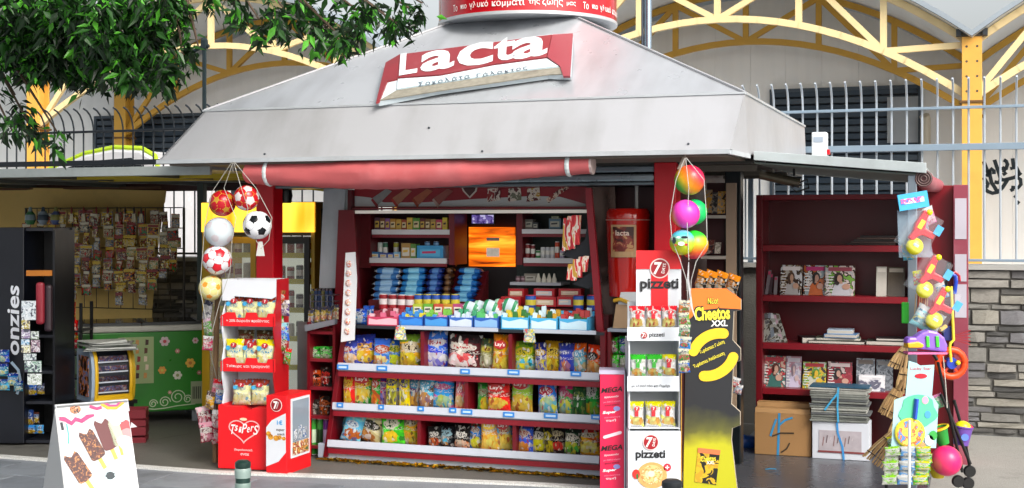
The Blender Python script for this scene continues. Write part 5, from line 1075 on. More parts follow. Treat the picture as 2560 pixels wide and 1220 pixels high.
for r in range(5):
    for c in range(4):
        x, z = 0.33 + c * 0.062 + rp.uniform(-.008, .008), 0.37 + r * 0.066
        MB().prism([(x - .012, z), (x + .012, z + .004), (x + .014, z + .042), (x - .010, z + .046)], -0.009, -0.0065).build('ice_cream_print', mat(rp.choice(['#3a1c14', '#8a2a2a', '#d8c8b0', '#5a3424', '#c08a4a', '#2a1a18']), .5), fz, local=True)
def flower(x, z, r, col, cc):
    mb = MB(); r *= .75
    for k in range(6): a = k * math.pi / 3; mb.disc((x + math.cos(a) * r * .62, -0.005, z + math.sin(a) * r * .62), r * .36, r * .36, 0, 10)
    mb.disc((x, -0.007, z), r * .34, r * .34, 1, 10); mb.build('flower_print', [mat(col, .45), mat(cc, .45)], fz, local=True)
for x, z, r, a_, b_ in ((.66, .66, .055, '#c9b8b8', '#c0424a'), (.90, .66, .035, '#d4b8bc', '#c86a6a'), (.76, .58, .028, '#b87a72', '#d8c8b8'), (.86, .48, .055, '#d8a83a', '#b8722a'), (.64, .43, .045, '#d8983a', '#c8c04a'), (.76, .385, .05, '#cfd0c0', '#8a9a5a'), (.93, .40, .025, '#b86a6a', '#d8c8b8'), (.70, .25, .022, '#b88a7a', '#ddd0c0')): flower(x, z, r, a_, b_)
for k, (cx_, cz_, r0) in enumerate(((.57, .165, .035), (.66, .175, .045), (.76, .21, .06), (.84, .19, .035))):
    MB().ribbon([(cx_ + math.cos(a) * r0 * (1 - a / 14), cz_ + math.sin(a) * r0 * (1 - a / 14)) for a in [i * .45 for i in range(24)]], .008, -0.004).build('swirl_print', mat('#b8c8a8', .5), fz, local=True)
MB().ribbon([(.50, .13), (.58, .12), (.66, .125), (.76, .14), (.9, .15)], .008, -0.004).build('swirl_print', mat('#b8c8a8', .5), fz, local=True)
vt = MB().box(.865, .955, -0.008, -0.001, .15, .33).build('vent_grille', mat('#8f9a7a', .5), fz, local=True)
for k in range(5): s_ = MB().box(.878 + k * .014, .885 + k * .014, -0.0105, -0.0082, .19, .29).build('slot', m_black, fz, local=True); s_.parent = vt
# small yellow counter-top freezer on a dark stand
q = PY(228, 1008, 9.75); sf = thing('countertop_freezer', 'small yellow and blue grey ice cream display freezer on a dark stand', 'freezer', (q[0], q[1], 0), rot=math.radians(19.5 + 38))
z0 = q[2]; w_, d_, h_ = 0.335, 0.30, 0.385
prof = [(0.02, 0), (0, .04), (-.012, .14), (-.012, .24), (.01, .33), (.05, h_), (d_, h_), (d_, 0)]
def ext(mb, x0, x1, pr, m=0):
    n = len(pr); return mb.add([(x0, y, z0 + z) for y, z in pr] + [(x1, y, z0 + z) for y, z in pr], [tuple(range(n)), tuple(reversed(range(n, 2 * n)))] + [(i, i + n, (i + 1) % n + n, (i + 1) % n) for i in range(n)], m)
ext(MB(), 0.025, w_ - 0.025, [(y + .02, z * .97) for y, z in prof]).build('cabinet', mat('#20262e', 0.4), sf, local=True)
ext(MB(), 0.0, 0.024, prof).build('side_panel', mat('#8b9db2', 0.35), sf, local=True); ext(MB(), w_ - 0.024, w_, prof).build('side_panel', mat('#b79a1c', 0.4), sf, local=True)
mb = MB()
for (x0, x1) in ((0.025, 0.045), (w_ - 0.045, w_ - 0.025)):
    mb.tube([((x0 + x1) / 2, y - .006, z0 + z) for y, z in prof[:6]], .014, 6)
mb.box(0.025, w_ - 0.025, -0.015, 0.03, z0, z0 + 0.05); mb.build('door_frame', mat('#d0a514', 0.35), sf, local=True, smooth=True)
for k in range(4):
    z = z0 + .065 + k * .075; MB().box(.05, w_ - .05, .004, .018, z, z + .01).build('shelf', mat('#b8c0cc', .35), sf, local=True)
    MB().box(.06, w_ - .06, .008, .017, z + .012, z + .05).build('ice_cream_row', printmat(['#24304a', '#6a3a2c', '#3a4a7a', '#8a7a6a'], 40), sf, local=True)
MB().box(-0.004, -0.001, .05, .25, z0 + .04, z0 + .34).build('side_poster', printmat(['#1c0f0a', '#3a1c10', '#c8742a', '#6a7aa8'], 22), sf, local=True)
MB().box(-0.02, w_ + .02, 0.0, d_ + .05, z0 - .03, z0 - .002).build('stand_top', m_black, sf, local=True)
for x in (0.0, w_ - .03):
    for y in (0.02, d_): MB().box(x, x + .03, y, y + .03, 0, z0 - .031).build('leg', m_black, sf, local=True)
for k in range(5):
    o = MB().hexa([(-.06 + .02 * k, -.05, 0), (.34 - .02 * k, -.03, 0), (.32, .27, 0), (-.04, .25, 0), (-.05 + .02 * k, -.05, .006), (.33 - .02 * k, -.03, .012 + .01 * (k == 4)), (.32, .27, .006), (-.04, .25, .01)]).build('folded_newspaper', mat(['#8f938f', '#b4b8b4', '#7c807c'][k % 3], .7, var=.3, scale=20), local=True)
    o.location = W(q[0], q[1], z0 + h_ + .002 + k * .013); o.rotation_euler = (0, 0, -A + math.radians(40) + random.uniform(-.25, .25)); tag(o, 'folded newspaper on the small freezer, %s of the pile' % ['lowest', 'second lowest', 'middle one', 'second highest', 'top one'][k], 'newspaper', 'newspapers on the small freezer')
# red crate
q = PY(326, 1100, 9.7); cr = thing('red_crate', 'dark red plastic crate standing behind the ice cream board', 'crate', (q[0], q[1], 0), rot=.5)
for zc_ in (0.0, .125):
    for (x0, x1, y0, y1) in ((-.12, .12, -.1, -.09), (-.12, .12, .09, .1), (-.12, -.11, -.089, .089), (.11, .12, -.089, .089)): MB().box(x0, x1, y0, y1, zc_ + .002, zc_ + .045).box(x0, x1, y0, y1, zc_ + .06, zc_ + .12).build('side', mat('#6e101e', .4), cr, local=True)
MB().box(-.11, .11, -.09, .09, .002, .02).build('bottom', mat('#6e101e', .4), cr, local=True)
# black display stand at the far left
q = PY(60, 1115, 9.5); bs_ = thing('black_display_stand', 'tall black display stand with white vertical lettering at the left edge', 'display stand', (q[0], q[1], 0), rot=A)
ppm = F / 9.5; H0 = 1.575
MB().box(-.36, 0.0, 0, .45, 0.02, H0).build('side_panel', mat('#0a0e18', .35, var=.2), bs_, local=True, bevel=.006)
MB().box(0.002, .215, .40, .45, .02, H0).box(.20, .215, .02, .40, .02, H0 - .02).build('back_panel', mat('#0c0e14', .4), bs_, local=True)
for z in (.02, .30, .52, .78, 1.02, H0 - .025): MB().box(.002, .20, .03, .40, z, z + .02).build('shelf', mat('#151821', .4), bs_, local=True)
MB().box(.01, .195, .015, .028, P(100, 684, 0)[2] * 0 + 1.6 - (690 - 560) / ppm, 1.6 - (676 - 560) / ppm).build('orange_rail', mat('#b06a1c', .4), bs_, local=True)
mb = MB(); mb.text('onzies', (-.075, -.004, 1.6 - (800 - 560) / ppm), .50, .085, bold=.02, ex=(0, 0, 1), ez=(-1, 0, 0), slant=.15); mb.build('lettering', mat('#c8ccd4', .4), bs_, local=True)
MB().ribbon([(-.09, 1.6 - (905 - 560) / ppm), (-.04, 1.6 - (925 - 560) / ppm), (-.02, 1.6 - (960 - 560) / ppm), (-.05, 1.6 - (985 - 560) / ppm)], .02, -.004).build('flourish', mat('#9ab0c4', .4), bs_, local=True)
for k, (x, y, r, c) in enumerate(((10, 890, .045, '#1f3fa0'), (8, 925, .045, '#3a7a8a'), (32, 948, .045, '#2a6a9a'), (12, 962, .04, '#4a9ac0'), (46, 965, .038, '#3a6a7a'))):
    q2 = PY(x, y, 9.42); put(BAGM[k % 6], 'snack_bag', bagmat(c, '#14286a', '#5aa8c8', '#c8b86a', '#3a8ac0', '#e0e8f0'), 'blue sweets bag, %s in the cluster on the black stand' % ['uppermost', 'second highest', 'right middle', 'lowest left', 'lowest right'][k], 'snack bag', (q2[0], q2[1], q2[2] - r), (r * 1.8, .04, r * 2), A, 0, 0, 'blue bags on the black stand')
def pxbox(nm, x0, x1, y0, y1, Y, d, m, label, cat, group=None, rot=0.0, bev=.004):
    a = PY(x0, y1, Y); b = PY(x1, y0, Y); wd2 = (x1 - x0) / F * Y; hh = b[2] - a[2]
    mb = MB().box(0, wd2, 0, d, 0, hh); o = mb.build(nm, m, local=True, bevel=bev); o.location = W(*a); o.rotation_euler = (0, 0, rot); tag(o, label, cat, group); return o
ts = thing('toy_card_strip', 'pale hanging strip with little toy cards on the black stand', 'strip', PY(80, 745, 9.3), rot=A)
for k, (x0, x1, y0, y1, c) in enumerate(((54, 90, 752, 800, '#b9c4cc'), (55, 76, 800, 822, '#a89a4a'), (54, 76, 823, 846, '#8a7a9a'), (54, 75, 848, 862, '#7aa8c8'), (54, 76, 863, 882, '#c8c49a'), (78, 98, 828, 848, '#8a9a8a'), (78, 100, 850, 880, '#8a6a7a'), (60, 92, 884, 900, '#9aa8a8'), (62, 104, 902, 930, '#7a9a8a'), (70, 105, 934, 962, '#a8b4a8'))):
    a, b = PY(x0, y1, 9.3), PY(x1, y0, 9.3); bz = BASE[ts][0]; R = Matrix.Rotation(-A, 3, 'Z'); pa, pb = R @ (Vector(a) - bz), R @ (Vector(b) - bz)
    MB().box(pa.x, pb.x, -.004 - .006 * (k % 2), .0 - .006 * (k % 2), pa.z, pb.z).build('toy_card', printmat([c, '#d8dce0', c, '#4a4a5a'], 40), ts, local=True)
pxbox('folded_umbrella', 88, 108, 706, 812, 9.4, .06, mat('#8a1f30', .5), 'upright dark red folded umbrella on the black stand', 'umbrella', rot=.1, bev=.02)
pxbox('folded_umbrella', 109, 128, 712, 830, 9.45, .06, mat('#2a1a24', .5), 'upright dark plum folded umbrella on the black stand', 'umbrella', rot=.1, bev=.02)
for k, (x0, x1, y0, y1, c) in enumerate(((70, 92, 962, 988, '#2a5aa8'), (92, 112, 958, 986, '#3a3a4a'), (66, 84, 1024, 1062, '#24407a'), (84, 98, 1030, 1058, '#4a2a20'), (66, 90, 1062, 1084, '#3a7ac8'), (90, 110, 1062, 1084, '#4a8ad8'))):
    a = PY((x0 + x1) / 2, y1, 9.6); put(BAGM[k % 6], 'snack_bag', bagmat(c, c, '#8a6a2a', '#c8b04a', '#8aa8d8', '#101420'), 'small %s packet on the lower shelves of the black stand, %s' % (['blue', 'grey', 'navy', 'brown', 'sky blue', 'azure'][k], ['upper left', 'upper right', 'middle left', 'middle right', 'bottom left', 'bottom right'][k]), 'snack bag', a, ((x1 - x0) / F * 9.6, .03, (y1 - y0) / F * 9.6), A, 0, 0, 'packets on the black stand')
# snack rack between stand and freezer
q = PY(165, 1010, 10.0); sr = thing('snack_rack', 'dark metal snack rack between the black stand and the freezer', 'rack', (q[0], q[1], 0), rot=A)
for x in (-.12, .1): MB().box(x, x + .02, 0, .02, 0, 1.0).box(x, x + .02, .25, .27, 0, 1.0).build('upright', m_black, sr, local=True)
for z in (.25, .42, .6, .78): MB().box(-.12, .12, 0, .27, z, z + .012).build('shelf', mat('#22252a', .4), sr, local=True)
rr = [(132, 160, 752, 800, '#a8341f', '#d8a83a'), (160, 190, 754, 806, '#8a1c1a', '#d8b84a'), (130, 160, 806, 850, '#9a7a1c', '#c8a02a'), (160, 196, 800, 852, '#a81c1c', '#e0b84a'), (132, 164, 856, 880, '#2c5a24', '#8a9a3a'), (164, 194, 850, 872, '#8a2430', '#d8d0c8'), (130, 185, 905, 930, '#24486a', '#8a4a3a'), (132, 156, 946, 990, '#7a1c24', '#d8c8b8'), (156, 186, 944, 968, '#8a8c8a', '#c83a44'), (158, 188, 970, 990, '#a81c2a', '#d8d8d4')]
for k, (x0, x1, y0, y1, c, c2) in enumerate(rr):
    a = PY((x0 + x1) / 2, y1, 9.95 + .1 * (k % 2)); put(BAGM[k % 6], 'snack_bag', bagmat(c, c, c2, '#5a3a1c', c2, '#3a1410'), '%s packet on the dark snack rack' % ['rust', 'maroon', 'mustard', 'scarlet', 'dull green', 'wine and white', 'wide navy', 'dark red', 'grey', 'low crimson'][k], 'snack bag', a, ((x1 - x0) / F * 10, .05, (y1 - y0) / F * 10), A, 0, 0, 'packets on the snack rack')
q = PY(152, 682, 9.9); MB().lathe([(.05, -.02), (.053, 0), (.053, .015), (.03, .02)], (0, 0, 0), 20, [0, 1, 0], axis=1).top('blue_disc_toy', [mat('#1c2470', .4), mat('#7a2430', .4)], 'round dark blue disc toy hanging behind the black stand', 'toy', q, None, local=True)
# ------------------------------------------------------------------ ice cream A-board
bw = .385; q = K((140 - CX) / F * 7.05, 7.05); ab = thing('ice_cream_board', 'white A-frame ice cream board with four ice creams on sticks', 'sign board', (q[0], q[1], 0), rot=A + math.radians(36))
ZB_ = 1.6 - (1012 - 560) / F * 7.05; sp = .26
def fp(x, z, o=0.0): y = -sp * (1 - z / ZB_); return (x, y - o, z)     # on the front leaf
def leaf(sgn, x0, x1, z0, z1, o, th):
    f = lambda x, z, k: (x, sgn * (-sp) * (1 - z / ZB_) - (k if sgn > 0 else -k), z)
    return [f(x0, z0, o), f(x1, z0, o), f(x1, z0, o - th), f(x0, z0, o - th), f(x0, z1, o), f(x1, z1, o), f(x1, z1, o - th), f(x0, z1, o - th)]
mw = mat('#c6c9cc', .4, var=.05); mgr = mat('#8f9192', .45, var=.06)
MB().hexa(leaf(1, 0, bw, 0, ZB_ - .06, 0, .02)).build('front_leaf', mw, ab, local=True)
h2 = leaf(-1, 0, bw, 0, ZB_ - .005, 0, .02); MB().hexa([h2[3], h2[2], h2[1], h2[0], h2[7], h2[6], h2[5], h2[4]]).build('rear_leaf', mgr, ab, local=True)
MB().add([(-.002, -.018, ZB_ - .02), (-.002, -sp, 0), (-.002, sp, 0), (-.012, -.018, ZB_ - .02), (-.012, -sp, 0), (-.012, sp, 0)], [(0, 1, 2), (5, 4, 3), (0, 3, 4, 1), (1, 4, 5, 2), (2, 5, 3, 0)]).build('side_cheek', mat('#a9abac', .45, var=.05), ab, local=True)
MB().hexa(leaf(1, -.005, bw + .005, ZB_ - .062, ZB_, .006, .02)).build('header', mw, ab, local=True)
def ill(pts, m, o, nm): 
    n = len(pts); return MB().add([fp(x, z, o) for x, z in pts] + [fp(x, z, o - .0015) for x, z in pts], [tuple(range(n))] + [((i + 1) % n, i, i + n, (i + 1) % n + n) for i in range(n)]).build(nm, m, ab, local=True)
def bp(u_, v_): return (u_ * bw, ZB_ - v_)       # u across, v metres down from the top
def choc(cx_, cv, ang, l, w2, m, bite=True, nm='ice_cream_print'):
    pts = []
    ca_, sa_ = math.cos(ang), math.sin(ang)
    loc = [(-w2, -l * .42), (-w2 * .8, -l * .49), (0, -l * .52), (w2 * .8, -l * .49), (w2, -l * .42), (w2, l * .36)]
    loc += [(w2 * .75, l * .47), (w2 * .35, l * .40), (w2 * .05, l * .36), (-w2 * .35, l * .45), (-w2 * .6, l * .53), (-w2 * .9, l * .44)] if bite else [(w2 * .7, l * .46), (0, l * .5), (-w2 * .7, l * .46), (-w2, l * .36)]
    for x, z in loc: pts.append((cx_ * bw + x * ca_ - z * sa_, ZB_ - cv + x * sa_ + z * ca_))
    c = ill(pts, m, .004, nm)
    st = [(-w2 * .25, -l * .5), (w2 * .25, -l * .5), (w2 * .25, -l * .86), (-w2 * .25, -l * .86)]
    ill([(cx_ * bw + x * ca_ - z * sa_, ZB_ - cv + x * sa_ + z * ca_) for x, z in st][::-1][::-1], mat('#c9a94e', .5), .0035, 'stick_print')
nut = printmat(['#3a1410', '#4a1a14', '#57231a', '#a8703a'], 70)
choc(.19, .32, .50, .16, .042, nut); choc(.42, .215, .42, .16, .042, nut); choc(.63, .17, .30, .16, .042, mat('#5a1a1c', .3, var=.1)); choc(.78, .165, .16, .14, .03, mat('#b9bda0', .4, var=.06), False)
for k, (u_, v_, r, c) in enumerate(((.92, .15, .05, '#c9444a'), (.94, .19, .045, '#d8888a'), (.88, .22, .04, '#e0b8ba'), (.86, .07, .05, '#e4d6dc'), (.80, .095, .04, '#e8dce4'))):
    x, z = bp(u_, v_); ill([(min(bw - .004, x + math.cos(a) * r * (1 + .2 * math.sin(3 * a))), z + math.sin(a) * r * .9) for a in [i * math.pi / 8 for i in range(16)]], mat(c, .45, var=.15, scale=20), .003 + .0006 * k, 'fruit_print')
for k, (pts, c, w2) in enumerate(([[(.02, .068), (.1, .078), (.18, .1), (.24, .08), (.32, .092), (.42, .072), (.5, .062)], '#d8306a', .022], [[(.45, .02), (.55, .035), (.62, .03)], '#d8306a', .016], [[(.62, .012), (.70, .035), (.82, .04), (.94, .012)], '#e0a020', .016], [[(.66, .008), (.74, .025), (.84, .027), (.9, .008)], '#d8387a', .012], [[(.11, .1), (.12, .16), (.10, .2)], '#3aa89a', .007], [[(.04, .09), (.05, .13)], '#20242a', .014])):
    mb = MB(); P2 = [bp(*p) for p in pts]; L_, R_ = [], []
    for i, p in enumerate(P2):
        d = Vector(P2[min(i + 1, len(P2) - 1)]) - Vector(P2[max(i - 1, 0)]); d.normalize(); L_.append((p[0] - d.y * w2 / 2, p[1] + d.x * w2 / 2)); R_.append((p[0] + d.y * w2 / 2, p[1] - d.x * w2 / 2))
    for i in range(len(P2) - 1): mb.add([fp(*q_, .0095 if P2[0][1] > ZB_ - .062 else .0035) for q_ in (R_[i], R_[i + 1], L_[i + 1], L_[i])], [(0, 1, 2, 3)])
    mb.build('squiggle_print', mat(c, .45), ab, local=True)
x, z = bp(.62, .385); ill([(x + math.cos(a) * .05 * (1 + .25 * (i % 2)), z + math.sin(a) * .04 * (1 + .25 * (i % 2))) for i, a in enumerate([i * math.pi / 9 for i in range(18)])], mat('#b9ccd2', .4), .003, 'splash_print'); ill([(x + math.cos(a) * .022 * (1 + .3 * (i % 2)), z + .005 + math.sin(a) * .02) for i, a in enumerate([i * math.pi / 7 for i in range(14)])], mat('#10242c', .4), .0038, 'splash_print')
x, z = bp(.25, .03); ill([(x + math.cos(a) * .03, z + math.sin(a) * .022) for a in [i * math.pi / 6 for i in range(12)]], printmat(['#c87a4a', '#3a2420', '#d8a080'], 50), .0095, 'ice_cream_print')
MB().add([fp(bw, ZB_ - .15, .0), fp(bw + .03, ZB_ - .145, .02), fp(bw + .005, ZB_ - .12, .01), fp(bw, ZB_ - .15, -.002), fp(bw + .03, ZB_ - .145, .018), fp(bw + .005, ZB_ - .12, .008)], [(0, 1, 2), (5, 4, 3), (0, 3, 4, 1), (1, 4, 5, 2), (2, 5, 3, 0)]).build('torn_corner', mw, ab, local=True)
# ------------------------------------------------------------------ bollards
for i, (xc, yt, Y, r, lb) in enumerate(((607, 1150, 5.9, .033, 'dark green ringed bollard in front of the red cardboard display'), (1680, 1198, 5.7, .042, 'dark bollard top at the bottom edge in front of the white display'))):
    q = PY(xc, yt, Y); zt = q[2]; bl = thing('bollard', lb, 'bollard', (q[0], q[1], 0))
    MB().lathe([(r, 0), (r, zt - .075)], (q[0], q[1], 0), 20).build('post', mat('#1f3a34', .4, metal=.3, stain=.3), bl, smooth=True)
    MB().lathe([(r * 1.06, zt - .078), (r * 1.1, zt - .06), (r * 1.1, zt - .04), (r * 1.02, zt - .035)], (q[0], q[1], 0), 20).build('reflective_band', mat('#7d8f8a', .35, stain=.3), bl, smooth=True)
    MB().lathe([(r * 1.0, zt - .034), (r * 1.08, zt - .028), (r * 1.05, zt - .01), (r * .7, zt - .001), (.001, zt)], (q[0], q[1], 0), 20).build('cap', mat('#1c332e' if i == 0 else '#24282c', .35, metal=.2), bl, smooth=True)
    MB().lathe([(r * 1.05, zt - .135), (r * 1.08, zt - .13), (r * 1.08, zt - .105), (r * 1.02, zt - .1)], (q[0], q[1], 0), 20).build('reflective_band', mat('#6f837c', .35, stain=.3), bl, smooth=True)
# ================================================================== fridge left of the shelves
random.seed(23)
fr = thing('drinks_fridge', 'yellow and black two door drinks fridge with glowing yellow header', 'fridge', (-3.03, 1.0, 0))
FS0, FS1, FT = -3.52, -2.53, 1.0
m_fy = mat('#b8920f', .4, stain=.1); m_fk = mat('#15150f', .4)
MB().box(FS0, FS0 + .03, FT, FT + .6, 0, 1.77).build('side_panel', m_fy, fr); MB().box(FS1 - .03, FS1, FT, FT + .6, 0, 1.77).build('side_panel', m_fy, fr)
MB().box(FS0 + .031, FS1 - .031, FT + .55, FT + .6, .1, 1.5).build('back_panel', mat('#c8ccc4', .4), fr)
MB().box(FS0 + .031, FS1 - .031, FT, FT + .6, 0, .16).box(FS0 + .031, FS1 - .031, FT + .02, FT + .6, 1.51, 1.77).build('body', m_fk, fr)
def hdm():
    m, N, L, b = new_mat('lit_header'); b.inputs['Base Color'].default_value = (*C('#f2b705'), 1); tc = N.new('ShaderNodeTexCoord'); mp = N.new('ShaderNodeMapping'); mp.inputs['Scale'].default_value = (3, 1, .6); L.new(tc.outputs['Object'], mp.inputs[0])
    n = N.new('ShaderNodeTexNoise'); n.inputs['Scale'].default_value = 2.2; L.new(mp.outputs[0], n.inputs['Vector']); r = N.new('ShaderNodeValToRGB'); e = r.color_ramp.elements; e[0].position = .35; e[0].color = (*C('#e08a04'), 1); e[1].position = .65; e[1].color = (*C('#ffe04a'), 1)
    L.new(n.outputs[0], r.inputs[0]); L.new(r.outputs[0], b.inputs['Emission Color']); b.inputs['Emission Strength'].default_value = 1.05; b.inputs['Roughness'].default_value = .3; return m
mb = MB(); n = 16; z0, z1 = 1.537, 1.765
for i in range(n):
    a0, a1 = i / n, (i + 1) / n; f = lambda a: (FS0 + (FS1 - FS0) * a, FT - .10 * math.sin(math.pi * a) ** .7 - .01); (xa, ya), (xb, yb) = f(a0), f(a1)
    mb.hexa([(xa, ya, z0), (xb, yb, z0), (xb, FT + .018, z0), (xa, FT + .018, z0), (xa, ya, z1), (xb, yb, z1), (xb, FT + .018, z1), (xa, FT + .018, z1)])
mb.build('lit_header', hdm(), fr)
dm = (FS0 + FS1) / 2
for di, (a, b) in enumerate(((FS0 + .035, dm - .005), (dm + .005, FS1 - .035))):
    d = MB().box(a, a + .045, FT - .02, FT + .0, .17, 1.5).box(b - .045, b, FT - .02, FT, .17, 1.5).box(a + .045, b - .045, FT - .02, FT, .17, .21).box(a + .045, b - .045, FT - .02, FT, 1.45, 1.5).build('door', m_fk if di else m_fy, fr)
    m_gl = mat('#ffffff', .03, alpha=.12, var=0); sub('glass', MB().box(a + .046, b - .046, FT - .012, FT - .008, .211, 1.449), m_gl, d, fr)
    sub('handle', MB().box(b - .04 if di == 0 else a + .012, b - .015 if di == 0 else a + .035, FT - .05, FT - .021, .7, 1.15), mat('#8a8a84', .3, metal=.7), d, fr)
    for k, z in enumerate((.5, .72, .94, 1.16, 1.36)):
        sh_ = MB().box(a + .02, b - .02, FT + .06, FT + .5, z - .01, z).build('shelf', mat('#d0d4cc', .4, emit=.12), fr); sub('price_strip', MB().box(a + .02, b - .02, FT + .045, FT + .058, z - .022, z + .018), mat('#b8b42a', .4), sh_, fr)
        if z > .6:
            for j in range(5):
                s = a + .075 + j * .078; c = random.choice(['#8a8f8a', '#5a6a58', '#a8a898', '#6a3a30', '#2f4f4a', '#b8b0a0', '#3a3a3a', '#8a2a24', '#c8c8bc'])
                h_ = random.uniform(.10, .15); put(CAN, 'drink_can', pk_(c, random.choice(['#c8c8c0', '#7a2a24', c]), c, '#c0c4c4'), 'drink behind the %s fridge door, %s on shelf %s from below' % (['left', 'right'][di], ORD[j], ['one', 'two', 'three', 'four', 'five'][k]), 'drink', (s, FT + .1, z + .001), (.058, .058, h_), 0, 0, 0, 'drinks inside the fridge')
MB().box(FS0 + .04, FS1 - .04, FT + .53, FT + .545, .2, 1.48).build('inner_light_panel', mat('#dfe4d8', .4, emit=.2), fr)
MB().box(FS1 + .002, FS1 + .05, FT + .1, FT + .5, 0, 1.72).build('compressor_cover', m_fk, fr)
# speaker-like black lamp under the ceiling
q = P(712, 490, .35); bl = thing('black_spotlight', 'black spotlight hanging from a yellow beam beside the left pillar', 'lamp', q)
MB().lathe([(.045, -.05), (.055, 0), (.05, .04), (.02, .06)], q, 14).build('shade', m_black, bl, smooth=True); MB().box(q[0] - .05, q[0] + .05, .34, .37, q[2] + .062, q[2] + .085).build('bracket', mat('#b8a01c', .4), bl)
q0, q1 = P(690, 462, .5), P(822, 476, .5); ym = MB().bar(q0, q1, .03, .02).top('yellow_rail', mat('#c8b81c', .4), 'thin yellow rail under the ceiling beside the left pillar', 'rail', q0)
# ================================================================== red cardboard snack display
ct = thing('cardboard_snack_display', 'red cardboard display with heart logo and three trays of cream snack bags', 'display stand', (-2.24, -.475, 0), rot=.12)
m_cr = mat('#d40d18', .45, var=.05); m_cw = mat('#cfd3da', .5, var=.05); m_crd = mat('#a30a14', .45, var=.06)
HW = .197
MB().prism([(-HW, .012), (HW, .012), (HW, .40), (HW - .02, .40), (HW - .04, .41), (.05, .41), (.03, .395), (-.02, .395), (-.04, .415), (-.15, .415), (-HW + .02, .43), (-HW, .42)], 0, .3).build('base_box', m_cr, ct, local=True)
MB().box(-HW + .01, HW - .01, .01, .29, 0, .011).build('foot', m_black, ct, local=True)
MB().prism([(-.165, .43), (.165, .43), (.165, 1.24), (-.165, 1.24)], .24, .25).build('back_card', m_cw, ct, local=True)
wav = [(.0, .42), (.03, .5), (.0, .6), (.0, .72), (.03, .80), (.0, .9), (.0, 1.0), (.06, 1.1), (.06, 1.24)]
for sx, mm in ((-1, m_cw), (1, m_crd)):
    pts = [(y, z) for y, z in wav] + [(.25, 1.24), (.25, .42)]; x0 = sx * .178; mb = MB(); k = len(pts)
    mb.add([(x0 - .004, y + .02, z) for y, z in pts] + [(x0 + .004, y + .02, z) for y, z in pts], [tuple(reversed(range(k))), tuple(range(k, 2 * k))] + [(i, (i + 1) % k, (i + 1) % k + k, i + k) for i in range(k)]); mb.build('side_card', mm, ct, local=True)
MB().prism([(-.185, 1.10), (-.10, 1.10), (-.10, 1.13), (.16, 1.115), (.19, 1.13), (.19, 1.235), (-.185, 1.24)], .035, .04).build('top_card', m_cw, ct, local=True)
for ti, (z, tx) in enumerate(((.64, 'Τσίπερς και τραγανά!'), (.935, '+ 20% δωρεάν προϊόντος'))):
    pts = [(-.19, z), (.19, z), (.19, z + .085), (.14, z + .085), (.13, z + .06), (.07, z + .06), (.06, z + .09), (-.01, z + .09), (-.02, z + .055), (-.08, z + .055), (-.09, z + .09), (-.15, z + .09), (-.19, z + .065)]
    MB().prism(pts, .02, .026).build('tray_lip', m_cr, ct, local=True); MB().box(-.173, .173, .027, .24, z, z + .008).build('tray_floor', m_cw, ct, local=True)
    MB().text(tx, (0, .018, z + .035), .30, .024, bold=.01).build('lettering', mat('#e8d0d0', .5), ct, local=True)
# heart and lettering
hp_ = [(.05 + .0, .0)]; heart = [(math.sin(a) ** 3 * .105, (13 * math.cos(a) - 5 * math.cos(2 * a) - 2 * math.cos(3 * a) - math.cos(4 * a)) / 17 * .085) for a in [i * 2 * math.pi / 40 for i in range(41)]]
MB().ribbon([(-.015 + x + (-.25 * (z + .05) if z < 0 else 0) * -.35, .265 + z) for x, z in heart], .008, -.003).build('heart_outline', mat('#f0a8a8', .5), ct, local=True)
MB().disc((-.02, -.0035, .335), .026, .010, 0, 12).build('heart_badge', mat('#d8c8a8', .5), ct, local=True)
mb = MB()
for i, ch in enumerate('TsiPerS'):
    x = -.095 + i * .0265 + (.004 if i > 2 else 0); big = ch in 'TPS'; mb.text(ch, (x, -.004, .268 + .008 * (i % 2)), .03 if big else .018, .062 if big else .036, bold=.012, slant=.2)
mb.build('lettering', mat('#f4e4e4', .5), ct, local=True)
MB().text('Παραδοσιακά', (-.02, -.003, .135), .125, .017, bold=.014).text('σνακ', (-.01, -.003, .108), .06, .015, bold=.014).build('lettering', mat('#f0c8c8', .5), ct, local=True)
m7 = mat('#a81a28', .4); m7w = mat('#eceae6', .4)
cream = [bagmat('#cfcf9a', c, '#b8b46a', '#e0dcb4', '#d8dcb8', '#3a9ac8') for c in ('#6a2a1c', '#d8b81c', '#7a241c')]
cb_ = 0
for zi, (z, xs_, hh) in enumerate(((.41, (-.06, .06, .02), .165), (.645, (-.11, .0, .105), .195), (.94, (-.11, .0, .11), .185))):
    for j, x in enumerate(xs_):
        R = Matrix.Rotation(.12, 3, 'Z'); yv = (.062 if j < 2 or zi else .12) + .015 * (j % 2); v = R @ Vector((x, yv, z)); o = put(BAGM[(zi + j) % 6], 'snack_bag', cream[1 if (zi == 1 and j != 1) else (0 if zi != 1 else 2)], 'cream snack bag, %s in the %s tray of the red display' % (['left', 'middle', 'right'][j] if zi else ['left', 'right', 'rear'][j], ['lowest', 'middle', 'upper'][zi]), 'snack bag', (-2.24 + v.x, -.475 + v.y, z + .009), (.13, .06, hh), .12 + random.uniform(-.1, .1), -.05, 0, 'cream bags in the red display')
        lo = MB().disc((.05, -.66, .80), .17, .09, 0, 16).disc((-.26, -.6, .70), .12, .08, 1, 12).text('7', (.05, -.68, .80), .1, .1, 2, bold=.03).build('logo', [m7, mat('#3a9ac8', .4), m7w], local=True); lo.parent = o
